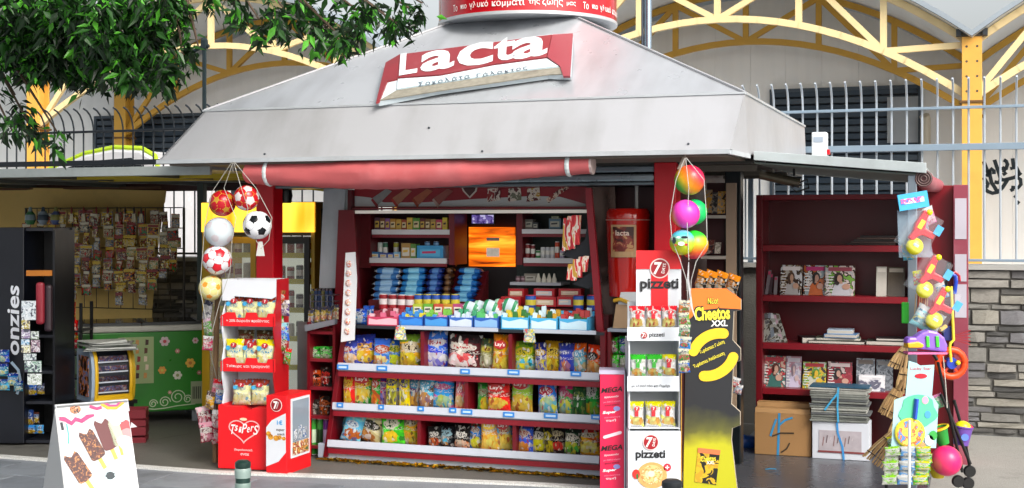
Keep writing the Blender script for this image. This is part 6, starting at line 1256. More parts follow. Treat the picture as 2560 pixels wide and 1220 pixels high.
for j, x in enumerate((-.08, .05, .12)):
    R = Matrix.Rotation(.12, 3, 'Z'); v = R @ Vector((x, .17, .75)); put(BAGM[j], 'snack_bag', bagmat('#8f8a6a', '#4a3a24', '#b8a04a', '#6a6a4a', '#8a3a2a', '#c8c8a8'), 'dull snack bag behind the middle tray of the red display, %s' % ['left', 'centre', 'right'][j], 'snack bag', (-2.24 + v.x, -.475 + v.y, .77), (.12, .05, .13), .12, -.1, 0, 'cream bags in the red display')
# red dispenser box with window
db = thing('snack_dispenser_box', 'red cardboard dispenser box with white curve and side window next to the heart display', 'dispenser', (-1.995, -.36, 0))
a, b, t0, t1, zt = -2.066, -1.918, -.525, -.20, .505
MB().box(a, b, t0, t1, 0, zt).build('carton', m_cr, db, bevel=.003)
MB().prism([(a + .002, .05), (a + .002, .30), (a + .04, .345), (b - .03, .385), (b - .006, .395), (b - .006, .145), (a + .09, .085)], t0 - .003, t0 - .0005).build('white_field', m_cw, db)
MB().disc((a + .075, t0 - .003, .445), .042, .042, 1, 24).disc((a + .075, t0 - .0045, .445), .037, .037, 0, 24).text('7', (a + .07, t0 - .006, .445), .03, .05, 2, bold=.04).text('7', (a + .085, t0 - .0055, .443), .024, .044, 3, bold=.02).build('logo', [mat('#8a1620', .4), mat('#e8d0cc', .4), m7w, mat('#b8a8a8', .4)], db)
MB().text('1€', (a + .1, t0 - .004, .335), .04, .03, 0, bold=.03) .build('lettering', mat('#3a9ad8', .4), db)
MB().text('super', (a + .105, t0 - .004, .285), .06, .018, 0, bold=.02, ez=(.1, 0, 1)).text('snack', (a + .11, t0 - .004, .262), .055, .016, 0, bold=.02).build('lettering', mat('#4a4038', .4), db)
for x, z, r in ((a + .02, .26, .018), (a + .035, .24, .02), (a + .075, .235, .02), (a + .1, .24, .016), (a + .13, .235, .014)): MB().disc((x, t0 - .0045, z), r, r * .9, 0, 12).build('snack_print', printmat(['#c8862a', '#e0a83a', '#a8641c'], 90), db)
wn = MB().box(b + .0005, b + .006, t0 + .05, t1 - .03, .10, .48).build('side_window_frame', m_cw, db)
sub('window', MB().box(b + .0065, b + .008, t0 + .065, t1 - .045, .20, .465), mat('#7f8b97', .15), wn, db); sub('window_print', MB().box(b + .0065, b + .008, t0 + .065, t1 - .045, .115, .198), printmat(['#d8d4b8', '#8a1a28', '#c88a3a', '#3a5a34'], 30), wn, db)
for k in range(3): sub('packet_shape', MB().box(b + .0082, b + .010, t0 + .08 + k * .06, t0 + .12 + k * .06, .21, .28 + .02 * (k % 2)), printmat(['#6a7078', '#c8ccd0', '#3a5a8a'], 50), wn, db)
MB().box(a + .02, a + .09, t0 - .02, t0 - .004, .002, .012).build('white_tab', m_cw, db)
# colourful strip of bags right of the red display
for k, (x, y, w_, h_, c, c2) in enumerate(((700, 745, 26, 40, '#a8341f', '#7a5a3a'), (712, 770, 26, 40, '#4a3a6a', '#c8c8d8'), (700, 800, 28, 44, '#2a8a3a', '#c8d8c0'), (712, 830, 26, 46, '#2a5ac0', '#8ab8e8'), (704, 862, 26, 44, '#7a1c24', '#3a9a4a'), (716, 890, 24, 42, '#2f9a3c', '#a82a24'))):
    q = P(x, y + h_ / 2, -.30); put(BAGM[k], 'toy_bag', bagmat(c, c2, c2, c, '#d8d4c8', '#2a2a2a'), '%s bag in the dangling strip beside the red display' % ['rust', 'violet', 'green', 'blue', 'maroon', 'lowest emerald'][k], 'toy bag', q, (w_ / F * 8.7, .025, h_ / F * 8.7), random.uniform(-.5, .5), 0, random.uniform(-.2, .2), 'bags dangling beside the red display')
# end rack left of the shelves
er = thing('end_rack', 'narrow dark red end rack left of the snack shelf', 'rack', (-2.06, .12, 0))
e0, e1 = P(768, 1000, .1)[0], P(838, 1000, .1)[0]
MB().box(e0, e0 + .02, .1, .4, 0, .93).box(e1 - .02, e1, .1, .4, 0, .93).build('side_panel', m_dred, er); MB().box(e0 + .021, e1 - .021, .38, .4, 0, .93).build('back_panel', m_dred2, er)
for y in (1115, 1040, 968, 897, 828):
    z = P(800, y, .1)[2]; MB().box(e0 + .021, e1 - .021, .10, .379, z - .02, z).build('shelf_board', m_shelf, er)
MB().prism([(P(x, y, .09)[0], P(x, y, .09)[2]) for x, y in ((766, 812), (842, 797), (842, 810), (768, 828))], .06, .098).build('wire_shelf', mat('#8c939c', .35, metal=.4), er)
for k, (x0, x1, y0, y1, c, c2) in enumerate(((776, 800, 866, 896, '#3a9a3a', '#d8e8c8'), (800, 830, 866, 896, '#3fa040', '#c8e0b8'), (780, 802, 925, 966, '#a8481c', '#3a1a10'), (802, 828, 918, 966, '#14110f', '#c8281f'), (772, 796, 998, 1038, '#2a2420', '#b8b0a8'), (796, 826, 990, 1038, '#1c1614', '#c8602a'))):
    bagpx(x0, x1, y0, y1, .16, bagmat(c, c, c2, c, c2, '#101010'), '%s packet on the narrow end rack' % ['left green', 'right green', 'rust', 'black and red', 'grey black', 'black and orange'][k], 'end rack packets', depth=.04)
for k, (x, c, c2) in enumerate(((772, '#3a9a34', '#c8e0c0'), (788, '#3f8a3a', '#1c3a1c'), (804, '#6a2a86', '#c8b0d8'))):
    goods(CAN, 'crisp_tube', x, x + 15, 1046, 1118, .13, .055, pk_(c, c2, c, '#d8d8d4'), '%s tall crisp tube on the end rack floor' % ['left green', 'right green', 'purple'][k], 'tube', 'tall crisp tubes', z=.012)
for k in range(9):
    x = 770 + k * 8; bagpx(x, x + 12, 775 - (k % 3) * 3 - k, 808 - k * 1.3, .12 + .02 * (k % 2), bagmat(random.choice(['#c8c0a0', '#8a8a94', '#5a5a6a', '#a8945a']), '#3a3a4a', '#b85a3a', '#d8d0b8', '#c8b04a', '#3a3a3a'), 'little packet, %s on the wire shelf above the end rack' % ORD[k], 'little packets on the wire shelf', depth=.025)
wr = thing('wire_basket', 'small grey wire basket of lighters above the end rack', 'basket', P(800, 770, .2))
a, b = P(776, 770, .2), P(832, 738, .2)
for z in (a[2], (a[2] + b[2]) / 2, b[2]): MB().tube([(a[0], .2, z), (b[0], .2, z), (b[0], .3, z), (a[0], .3, z), (a[0], .2, z)], .004, 5).build('wire', m_chrome, wr)
for k in range(5): x = a[0] + (b[0] - a[0]) * k / 4; MB().tube([(x, .2, a[2]), (x, .2, b[2])], .003, 5).build('wire', m_chrome, wr)
MB().box(a[0], b[0], .2, .3, a[2] - .006, a[2] - .004).build('bottom_plate', m_grey, wr)
for k in range(6): q = P(780 + k * 9, 738, .24); MB().box(q[0] - .01, q[0] + .01, .24, .26, a[2], q[2] + .03).box(q[0] - .007, q[0] + .007, .243, .257, q[2] + .031, q[2] + .045, 1).top('lighter', [mat(random.choice(['#3a2a4a', '#7a2a2a', '#2a3a5a', '#5a5a3a']), .3), m_chrome], 'lighter, %s in the wire basket' % ORD[k], 'lighter', (q[0], .25, a[2]), 'lighters in the wire basket')
# ================================================================== hanging balls
IC = []
ph = (1 + 5 ** .5) / 2
for a in (-1, 1):
    for b in (-ph, ph): IC += [Vector((0, a, b)).normalized(), Vector((a, b, 0)).normalized(), Vector((b, 0, a)).normalized()]
def soccer(name, c, r, mats, label, cat, rotv, k=.66, ring=None, group=None):
    bm = bmesh.new(); bmesh.ops.create_icosphere(bm, subdivisions=5, radius=r); R = Matrix.Rotation(rotv[0], 3, 'X') @ Matrix.Rotation(rotv[1], 3, 'Z')
    me = bpy.data.meshes.new(name)
    for f in bm.faces:
        d = (R @ f.calc_center_median()).normalized(); dots = sorted((d.dot(v) for v in IC), reverse=True)
        f.smooth = True; f.material_index = 1 if dots[1] < k else 0
        if ring and f.material_index == 0 and dots[1] < ring: f.material_index = 2
        if len(mats) > 3 and f.material_index == 1 and dots[0] > .965: f.material_index = 3
        if f.material_index == 0 and dots[1] - dots[2] < .018: f.material_index = 2 if len(mats) > 2 else 0
    bm.to_mesh(me); bm.free()
    for m in mats: me.materials.append(m)
    o = link(bpy.data.objects.new(name, me)); o.location = W(*c); o.rotation_euler = (0, 0, -A); tag(o, label, cat, group); return o
vin = lambda c: mat(c, .22, var=.04)
bx = [(556, 508, 33, ('#b3121f', '#e0d4d4', '#c8a030', '#b98a2a'), 'red and white ball with gold crest, upper left of the hanging net', (.3, .5), .62, None), (616, 495, 32, ('#c01722', '#dcd4d4', '#c8a030', '#d8d0d0'), 'mostly red ball, upper right of the hanging net', (1.1, .2), .70, None), (548, 580, 37, ('#c9d3d8', '#c6d0d6', '#bcc8ce', '#c4bcc2'), 'plain pale grey ball in the left net', (.6, 1.0), .9, None),
      (643, 563, 36, ('#e2e4e8', '#0c0e12', '#c2c6cc', '#14161a'), 'black and white football in the left net', (.55, .35), .67, None), (543, 650, 37, ('#dcdce0', '#c81626', '#a82a38', '#d8202e'), 'red and white patched ball in the left net', (.2, .9), .655, .69)]
GB = 'balls hanging in the left net'
for x, y, r, cs_, lb, rv, k, ring in bx:
    q = P(x, y, -.44); Yd = (O[1] + q[0] * U[1] + q[1] * Wd[1]); soccer('ball', q, r / F * Yd, [vin(c) for c in cs_], lb, 'ball', rv, k, ring, GB)
q = P(528, 720, -.44); o = soccer('ball', q, .082, [vin('#d8cf8a'), vin('#c8202c'), vin('#d8d8c8'), vin('#e08a2a')], 'yellow white and red flower ball, lowest in the left net', 'ball', (.9, 2.0), .62, None, GB)
nn = thing('ball_net', 'thin clear net holding the balls left of the kiosk', 'net', P(580, 410, -.44))
for path in ([(583, 405), (560, 470), (590, 545), (580, 600), (575, 680), (548, 760), (530, 830)], [(580, 405), (530, 480), (512, 560), (506, 640), (500, 720), (515, 800)], [(586, 405), (640, 470), (680, 545), (672, 600), (652, 622), (640, 600)], [(584, 405), (600, 460), (620, 520), (612, 570)]):
    MB().tube([P(x, y, -.44 - .085) for x, y in path], .0022, 5).build('cord', mat('#a8a8a0', .4), nn)
MB().tube([P(582, 430, -.44), P(584, 400, -.44), P(584, 392, -.4)], .006, 6).build('knot', mat('#a8a8a0', .4), nn)
MB().hexa([(*P(640, 640, -.44)[:1], -.44, P(640, 640, -.44)[2]), (*P(662, 640, -.44)[:1], -.44, P(662, 640, -.44)[2]), (P(662, 640, -.42)[0], -.42, P(662, 640, -.44)[2]), (P(640, 640, -.42)[0], -.42, P(640, 640, -.44)[2]), (*P(646, 604, -.44)[:1], -.44, P(646, 604, -.44)[2]), (*P(656, 604, -.44)[:1], -.44, P(656, 604, -.44)[2]), (P(656, 604, -.42)[0], -.42, P(656, 604, -.44)[2]), (P(646, 604, -.42)[0], -.42, P(646, 604, -.44)[2])]).build('tied_end', mat('#d0d0cc', .5), nn)
q0, q1 = P(545, 690, -.3), P(538, 960, -.3); MB().tube([q0, q1, (q1[0], -.3, 0)], .018, 8).top('wooden_pole', mat('#7a5c3e', .7, var=.25, bump=.3), 'brown wooden pole behind the hanging balls', 'pole', (q1[0], -.3, 0), smooth=True)
# packs dangling below the balls
dc = [(515, 775, 30, 50, '#c8c4cc', '#3a3a4a'), (522, 818, 32, 46, '#5a8a4a', '#d8a8b8'), (518, 858, 26, 36, '#a83a5a', '#d8d0d8'), (540, 970, 30, 44, '#c88a9a', '#b8242c'), (548, 992, 26, 36, '#3a6ab0', '#d8d0d0'), (522, 1000, 28, 44, '#b8902a', '#4a3a3a'), (515, 1040, 36, 50, '#7a1c34', '#c8a8b0'), (540, 1050, 32, 50, '#8a2038', '#d8c8cc'), (520, 1080, 36, 50, '#6a1428', '#b88a98'), (544, 1085, 28, 46, '#a83044', '#e0d0d4')]
for k, (x, y, w_, h_, c, c2) in enumerate(dc):
    q = P(x, y + h_ / 2, -.36 - .02 * (k % 3)); put(BAGM[k % 6], 'sweets_bag', bagmat(c, c2, c2, c, '#d8d4d0', c), 'sweets bag, %s down the dangling string left of the red display' % ['first', 'second', 'third', 'fourth', 'fifth', 'sixth', 'seventh', 'eighth', 'ninth', 'last'][k], 'sweets bag', q, (w_ / F * 8.8, .035, h_ / F * 8.8), random.uniform(-.6, .6), 0, random.uniform(-.25, .25), 'sweets bags dangling below the balls')
MB().tube([P(512, 750, -.33), P(520, 860, -.33), P(545, 960, -.33), P(530, 1100, -.33)], .003, 5).top('hanging_string', mat('#8a8478', .6), 'thin string carrying the dangling sweets bags', 'string', P(512, 750, -.33))
# neon balls on the right
def neon(cols, ax):
    m, N, L, b = new_mat('neon'); tc = N.new('ShaderNodeTexCoord'); vm = N.new('ShaderNodeVectorMath'); vm.operation = 'DOT_PRODUCT'; L.new(tc.outputs['Object'], vm.inputs[0]); vm.inputs[1].default_value = ax
    mr = N.new('ShaderNodeMapRange'); mr.inputs[1].default_value = -.1; mr.inputs[2].default_value = .1; L.new(vm.outputs['Value'], mr.inputs[0]); r = N.new('ShaderNodeValToRGB'); e = r.color_ramp.elements
    while len(e) < len(cols): e.new(.5)
    for i, c in enumerate(cols): e[i].position = i / (len(cols) - 1); e[i].color = (*C(c), 1)
    L.new(mr.outputs[0], r.inputs[0]); L.new(r.outputs[0], b.inputs['Base Color']); b.inputs['Roughness'].default_value = .3; return m
nb = [(1724, 450, 38, -.46, ['#1fae5a', '#4ab83a', '#d8a81c', '#e8701c', '#e0284a', '#d8245a'], (.75, 0, .66), 'green to red rainbow ball at the top of the right net'), (1714, 535, 36, -.50, ['#e8701c', '#e89a3a', '#e23ab0', '#e84ac0', '#e03aa8', '#e23ab0'], (.9, -.2, .3), 'hot pink ball with orange edge in the right net'), (1736, 530, 32, -.40, ['#0fc83a', '#0fc84a', '#1ab86a', '#0fc83a'], (.9, 0, .2), 'vivid green ball behind the pink ball'), (1706, 606, 32, -.50, ['#c8d81c', '#c8d020', '#a8c83a', '#4ab8d8', '#b8dce8'], (0, 0, 1), 'yellow ball with sky blue printed cap in the right net'), (1735, 612, 36, -.42, ['#d8247a', '#e8602a', '#e0b81c', '#3ad83a', '#1fd82a'], (-.2, 0, 1), 'rainbow ball with green top, lowest in the right net')]
for x, y, r, t, cs_, ax, lb in nb:
    q = P(x, y, t); Yd = (O[1] + q[0] * U[1] + q[1] * Wd[1]); mb = MB().ball((0, 0, 0), r / F * Yd, 28); o = mb.top('ball', neon(cs_, ax), lb, 'ball', q, 'neon balls hanging in the right net', local=True, smooth=True, autosm=False)
q = P(1704, 600, -.5)
mb = MB(); [mb.disc((q[0] + dx, -.584, q[2] + dz), r1, r2, k, 10) for dx, dz, r1, r2, k in ((-.03, .012, .012, .02, 0), (.03, .03, .02, .008, 0), (.012, -.006, .02, .012, 1), (.04, -.012, .008, .008, 2), (-.005, .03, .012, .006, 1), (-.02, -.014, .008, .005, 2))]
mb.build('ball_print', [mat('#1c2430', .4), mat('#e8f0f4', .4), mat('#c8303a', .4)], base=q); bp_ = bpy.data.objects['ball_print']; bp_.parent = [o for o in bpy.data.objects if o.get('label', '').startswith('yellow ball with sky')][0]; bp_.location = (0, 0, 0); bp_.rotation_euler = (0, 0, 0)
n2 = thing('ball_net', 'thin clear net holding the neon balls by the right pillar', 'net', P(1712, 395, -.45))
for path in ([(1712, 395), (1690, 450), (1675, 540), (1680, 600), (1700, 650), (1716, 700), (1722, 780)], [(1716, 395), (1760, 450), (1766, 540), (1768, 610), (1740, 655), (1728, 700), (1724, 780)], [(1714, 395), (1722, 470), (1718, 560), (1722, 650)]): MB().tube([P(x, y, -.56) for x, y in path], .0022, 5).build('cord', mat('#b8b8b4', .4), n2)
mb = MB().tube([P(1700, 425, -.46), P(1708, 405, -.46), P(1714, 388, -.46), P(1720, 384, -.46)], [.02, .016, .012, .004], 8); mb.build('gathered_top', mat('#8f8578', .6, var=.3), n2, smooth=True)
MB().tube([P(1722, 655, -.52), P(1720, 700, -.52), P(1730, 770, -.52), P(1740, 800, -.52)], [.006, .02, .016, .004], 6, flat=.3).build('gathered_tail', mat('#c4c8cc', .4), n2, smooth=True)
# ================================================================== right part of the front
random.seed(31)
rb = thing('red_candy_bin', 'round glossy red orange display bin with chocolate picture beside the right pillar', 'display bin', P(1570, 740, .30))
q = P(1570, 740, .30); zt = P(1570, 522, .30)[2]; R_ = .142
MB().lathe([(R_ * .86, q[2]), (R_ * .95, (q[2] + zt) / 2), (R_, zt - .07), (R_, zt - .02), (R_ * .9, zt), (.02, zt + .012)], (q[0], .30, 0), 32).build('bin', mat('#b51a12', .15, var=.1, scale=2, coat=.5), rb, smooth=True)
MB().lathe([(R_ * 1.012, zt - .075), (R_ * 1.012, zt - .068)], (q[0], .30, 0), 32).build('ring', mat('#b88a80', .3), rb)
MB().tube([P(1592, 520, .30), P(1592, 455, .30)], .013, 8).build('pole', mat('#9a9a98', .35, metal=.4), rb, smooth=True)
def bin_pt(x, y, h=.004):
    p = P(x, y, .30); ds = p[0] - q[0]; r = R_ + h; ds = max(-r * .98, min(r * .98, ds)); return Vector((p[0], .30 - math.sqrt(r * r - ds * ds), p[2] + .0))
def bin_patch(nm, x0, x1, y0, y1, m, h): 
    g = [[bin_pt(x0 + (x1 - x0) * i / 6, y0 + (y1 - y0) * j / 2, h) for j in range(3)] for i in range(7)]; mb = MB()
    for i in range(6):
        for j in range(2): mb.quad(g[i][j + 1], g[i + 1][j + 1], g[i + 1][j], g[i][j])
    return mb.build(nm, m, rb)
bin_patch('picture_frame', 1540, 1602, 562, 642, mat('#b8946a', .4), .003); bin_patch('picture', 1545, 1597, 567, 628, printmat(['#3a1410', '#6a2018', '#8a3a2c', '#b88a5a'], 16), .005)
mb = MB(); vs, fs = text_curve('lacta', .02); mb.add([bin_pt(1570 + v.x * 34, 582 - v.y * 13, .007) for v in vs], fs); mb.build('lettering', mat('#e0c8b8', .4), rb)
cb = thing('open_carton', 'open white and brown carton on the low shelf beside the right pillar', 'carton', P(1562, 820, .05))
MB().prism([(P(x, y, .05)[0], P(x, y, .05)[2]) for x, y in ((1532, 820), (1590, 820), (1596, 765), (1540, 760))], .05, .2).build('body', mat('#a88a6a', .6), cb)
MB().hexa([P(1545, 762, .05), P(1596, 768, .05), P(1596, 762, .2), P(1545, 755, .2), P(1552, 732, .06), P(1600, 732, .06), P(1600, 730, .07), P(1552, 730, .07)]).build('flap', mat('#c4c8cc', .5), cb); MB().tube([P(1534, 752, .04), P(1550, 748, .04), P(1572, 757, .04)], .012, 6).build('gold_ribbon', mat('#b8901c', .4), cb)
ls_ = thing('low_side_shelf', 'low dark red shelf between the snack shelf and the right pillar', 'shelf', P(1555, 1000, .05))
for y in (822, 926): z = P(1550, y, .03)[2]; MB().box(.04, .318, .03, .28, z - .02, z).build('shelf_board', mat('#8f97a4', .4) if y < 900 else m_dred, ls_)
MB().box(.04, .06, .03, .28, .02, P(1550, 822, .03)[2] - .021).box(.298, .318, .03, .28, .02, P(1550, 822, .03)[2] - .021).build('side_panel', m_dred, ls_)
for k, (x0, x1, y0, y1, c, c2) in enumerate(((1520, 1546, 842, 884, '#3aa83a', '#8a2a4a'), (1546, 1572, 840, 884, '#2f9a3a', '#2a4aa8'), (1520, 1548, 886, 922, '#46b838', '#d8e8c8'), (1548, 1572, 888, 922, '#3fae3c', '#c8d8b8'))): bagpx(x0, x1, y0, y1, .09, bagmat(c, c, c2, '#d8e8d0', c2, '#e8f0e0'), 'green packet on the low side shelf, %s' % ['upper left', 'upper right', 'lower left', 'lower right'][k], 'green packets', depth=.05)
# side rack beyond the right pillar
sd_ = thing('side_magazine_rack', 'narrow magazine rack on the kiosk side beyond the right pillar', 'rack', P(1800, 700, .7))
x0, x1 = P(1752, 600, .6)[0], P(1815, 600, .6)[0]
MB().box(x0, x1, .80, .82, .2, P(1790, 455, .6)[2]).build('back_panel', mat('#3a0e14', .5), sd_)
MB().box(P(1815, 600, .6)[0], P(1840, 600, .6)[0], .6, .63, .3, P(1790, 458, .6)[2]).build('side_board', mat('#8c7a66', .5), sd_)
for y in (538, 640): z = P(1790, y, .6)[2]; MB().box(x0, x1, .6, .79, z - .02, z).build('shelf_board', mat('#9a968e', .4), sd_)
for k, (a, b, y0, y1, c) in enumerate(((1758, 1778, 474, 532, '#b8862a'), (1779, 1792, 480, 534, '#3a3a3e'), (1793, 1812, 478, 534, '#c8983a'), (1760, 1784, 600, 634, '#5a2a24'), (1786, 1800, 606, 634, '#b8b0a4'))):
    p0_, p1_ = P(a, y1, .62), P(b, y0, .62); MB().hexa([(p0_[0], .62, p0_[2]), (p1_[0], .62, p0_[2]), (p1_[0], .63, p0_[2]), (p0_[0], .63, p0_[2]), (p0_[0], .66, p1_[2]), (p1_[0], .66, p1_[2]), (p1_[0], .67, p1_[2]), (p0_[0], .67, p1_[2])]).top('magazine', printmat([c, '#8a8478', c, '#1c1c20'], 24), 'magazine on the narrow side rack, %s' % ['yellow at upper left', 'dark at upper middle', 'yellow at upper right', 'brown at lower left', 'pale at lower right'][k], 'magazine', ((p0_[0] + p1_[0]) / 2, .62, p0_[2]), 'magazines on the side rack')
# ------------------------------------------------------------------ helper for camera-facing cardboard displays
def face(Y, xc, lab, nm, cat, turn=0.0):
    q = PY(xc, 1000, Y); t = thing(nm, lab, cat, (q[0], q[1], 0), rot=A + turn)
    return t, (lambda x: (x - xc) / F * Y), (lambda y: H - (y - HY) / F * Y)
m_cw2 = mat('#cdd2d8', .5, var=.04)
# pink tall box
mg_, X, Z = face(7.62, 1530, 'tall hot pink cardboard column with bold slanted lettering', 'pink_display_column', 'display stand', -.08)
MB().box(X(1500), X(1560), 0, .16, 0, Z(936)).build('carton', [mat('#d8184a', .45, var=.04)], mg_, local=True, bevel=.002)
MB().box(X(1498), X(1562), -.004, .165, Z(936) + .001, Z(926)).build('top_rim', mat('#b4aec4', .5), mg_, local=True)
MB().box(X(1560) + .001, X(1563), -.001, .15, 0, Z(936)).build('pale_edge', mat('#c4c8d8', .5), mg_, local=True)
for off in (0, 145):
    def T(s_, x, y, w_, h_, m, b=.015, sl=.25): MB().text(s_, (X(x), -.004, Z(y)), w_ / F * 7.62, h_ / F * 7.62, bold=b, slant=sl, ez=(0, 0, 1), ex=(.99, 0, .1)).build('lettering', m, mg_, local=True)
    T('MEGA', 1531, 974 + off, 54, 13, mat('#1c1418', .5), .03); T('Κρουασάν', 1529, 992 + off, 36, 6, mat('#f0d8e0', .5)); T('με διπλή γέμιση', 1530, 1004 + off, 42, 5, mat('#e88aa8', .5)); T('κρέμα κακάο', 1530, 1012 + off, 36, 5, mat('#5a1428', .5)); T('Super', 1524, 1031 + off, 34, 9, mat('#f4f0f2', .5), .03); T('νέα συνταγή', 1530, 1043 + off, 40, 4, mat('#e88aa8', .5)); T('τιμή', 1527, 1051 + off, 26, 7, mat('#e8d0d8', .5))
    MB().disc((X(1542), -.004, Z(1021 + off)), .02, .014, 0, 12).build('blue_spot', mat('#8a8ac8', .5), mg_, local=True)
mb = MB(); ca_, sa_ = math.cos(.3), math.sin(.3)
pl = [(-.05, -.009), (.05, -.009), (.058, 0), (.05, .009), (-.05, .009), (-.058, 0)]; mb.prism([(X(1531) + x * ca_ - z * sa_, Z(1087) + x * sa_ + z * ca_) for x, z in pl], -.005, -.002); mb.build('white_pill', mat('#e0c8d4', .5), mg_, local=True)
# white snack stand
pz, X, Z = face(7.5, 1637, 'white cardboard stand with red seven badge and four trays of small snack packs', 'white_snack_stand', 'display stand')
MB().box(X(1570), X(1702), .0, .28, 0, Z(1078)).build('base_box', m_cw2, pz, local=True, bevel=.002)
MB().box(X(1578), X(1700), .24, .25, Z(1078), Z(760)).build('back_card', m_cw2, pz, local=True)
for x in (1574, 1700): MB().box(X(x) - .004, X(x) + .004, .02, .25, Z(1078), Z(850 if x < 1600 else 770)).build('side_card', m_cw2, pz, local=True)
hc = MB().box(X(1597), X(1712), .16, .166, Z(775), Z(628)).build('header_card', m_cw2, pz, local=True)
MB().box(X(1597), X(1712), .155, .159, Z(675), Z(628) + .001).box(X(1635), X(1678), .1555, .159, Z(770), Z(676), 0).build('red_field', mat('#d8101c', .45, var=.04), pz, local=True)
def badge(cx_, cz_, r, y, root, local=True):
    MB().disc((cx_, y, cz_), r, r, 1, 28).disc((cx_, y - .002, cz_), r * .88, r * .88, 0, 28).text('7', (cx_ - r * .25, y - .004, cz_), r * .75, r * 1.25, 2, bold=.03, slant=.15).text('DAYS', (cx_ + r * .38, y - .004, cz_), r * 1.0, r * .32, 2, bold=.02, ex=(.2, 0, .98), ez=(-.98, 0, .2)).build('badge', [mat('#9a1420', .35), mat('#e8ccc8', .4), m7w], root, local=local)
badge(X(1657), Z(673), .058, .152, pz)
mk = mat('#15161a', .5)
MB().text('pizzeti', (X(1656), .152, Z(716)), 98 / F * 7.5, 34 / F * 7.5, bold=.03).build('lettering', mk, pz, local=True)
for k, (y0, y1, st) in enumerate(((818, 852, 1), (940, 978, 2))):
    MB().box(X(1568), X(1698), -.004, 0, Z(y1), Z(y0)).build('tray_lip', m_cw2, pz, local=True); MB().box(X(1572), X(1698), .001, .24, Z(y1), Z(y1) + .006).build('tray_floor', m_cw2, pz, local=True)
    if k == 0: badge(X(1610), Z(838), .02, -.008, pz); MB().text('pizzeti', (X(1642), -.006, Z(838)), 38 / F * 7.5, 13 / F * 7.5, bold=.02).build('lettering', mk, pz, local=True)
    else: MB().text('με ελαιόλαδο και θυμάρι', (X(1627), -.006, Z(965)), 96 / F * 7.5, 9 / F * 7.5, bold=.012).build('lettering', mk, pz, local=True)
badge(X(1627), Z(1105), .046, -.006, pz); MB().text('pizzeti', (X(1626), -.004, Z(1138)), 74 / F * 7.5, 26 / F * 7.5, bold=.03).build('lettering', mk, pz, local=True)
MB().disc((X(1630), -.004, Z(1188)), .085, .075, 0, 26).disc((X(1630), -.006, Z(1186)), .062, .055, 1, 24).disc((X(1628), -.007, Z(1184)), .02, .018, 2, 14).build('pizza_print', [mat('#c89a5a', .5, var=.3, scale=40), printmat(['#d8b878', '#c88a4a', '#e0cfa0'], 50), mat('#e0d4b4', .5)], pz, local=True)
MB().disc((X(1590), -.005, Z(1185)), .022, .028, 0, 14).disc((X(1593), -.006, Z(1190)), .006, .016, 1, 8).build('tomato_print', [mat('#c02a20', .5), mat('#2a6a2c', .5)], pz, local=True)
MB().disc((X(1668), -.004, Z(1168)), .022, .022, 0, 16).text('+', (X(1668), -.006, Z(1168)), .022, .022, 1, bold=.02).build('badge', [mat('#d8283a', .5), m7w], pz, local=True)
MB().box(X(1702) + .002, X(1702) + .006, .0, .26, 0, Z(915)).build('golden_side', mat('#b8862a', .5, var=.3, scale=14), pz, local=True)
pk7 = {'r': '#c8202c', 'g': '#3aa034', 'y': '#d8c02a'}
for r, (y0, y1, cols, xs_) in enumerate(((766, 822, 'rrr', (1595, 1636, 1677)), (888, 945, 'ggy', (1597, 1638, 1675)), (1006, 1070, 'yyy', (1592, 1635, 1672)))):
    for c, x in enumerate(xs_):
        R = Matrix.Rotation(A, 3, 'Z'); v = R @ Vector((X(x), .045 + .008 * c, 0)); b0 = BASE[pz][0]
        k = cols[c]; o = put(BAGM[(r + c) % 6], 'snack_pack', bagmat('#dfe2e0', pk7[k], '#c88a4a', '#e0c88a', '#e2e4e2', pk7[k]), 'white snack pack with %s top, %s in the %s tray' % ({'r': 'red', 'g': 'green', 'y': 'yellow'}[k], ['left', 'middle', 'right'][c], ['upper', 'middle', 'lowest'][r]), 'snack pack', (b0.x + v.x, b0.y + v.y, Z(y1) - (.0 if r < 2 else 0)), (.092, .045, Z(y0) - Z(y1)), A + random.uniform(-.15, .1), -.05, 0, 'packs in the white snack stand')
        lo = MB().box(-.12, .12, -.66, -.62, .42, .62, 0).disc((.02, -.7, .72), .17, .10, 0, 14).text('7', (.02, -.72, .72), .12, .12, 1, bold=.03).build('logo', [mat(pk7[k] if k != 'y' else '#b8242c', .4), m7w], local=True); lo.parent = o
MB().box(X(1572), X(1700), .001, .24, Z(1072), Z(1072) + .004).build('tray_floor', m_cw2, pz, local=True)
# dangling green strip
for k in range(6):
    y = 752 + k * 30; q = PY(1710 + 2 * (k % 2), y + 30, 7.35); put(BAGM[k], 'toy_bag', bagmat(['#c8742a', '#6a9a4a', '#5a8a6a', '#3a7ac0', '#7a9a6a', '#3a6ab8'][k], '#c8c8b8', '#c84a5a', '#3a8a4a', '#d8d8c8', '#3a4a6a'), '%s packet of the dangling strip beside the white stand' % ['orange top', 'second green', 'third green', 'upper blue', 'fifth olive', 'bottom blue'][k], 'toy bag', q, (.065, .02, .07), A, 0, random.uniform(-.15, .15), 'packets dangling beside the white stand')
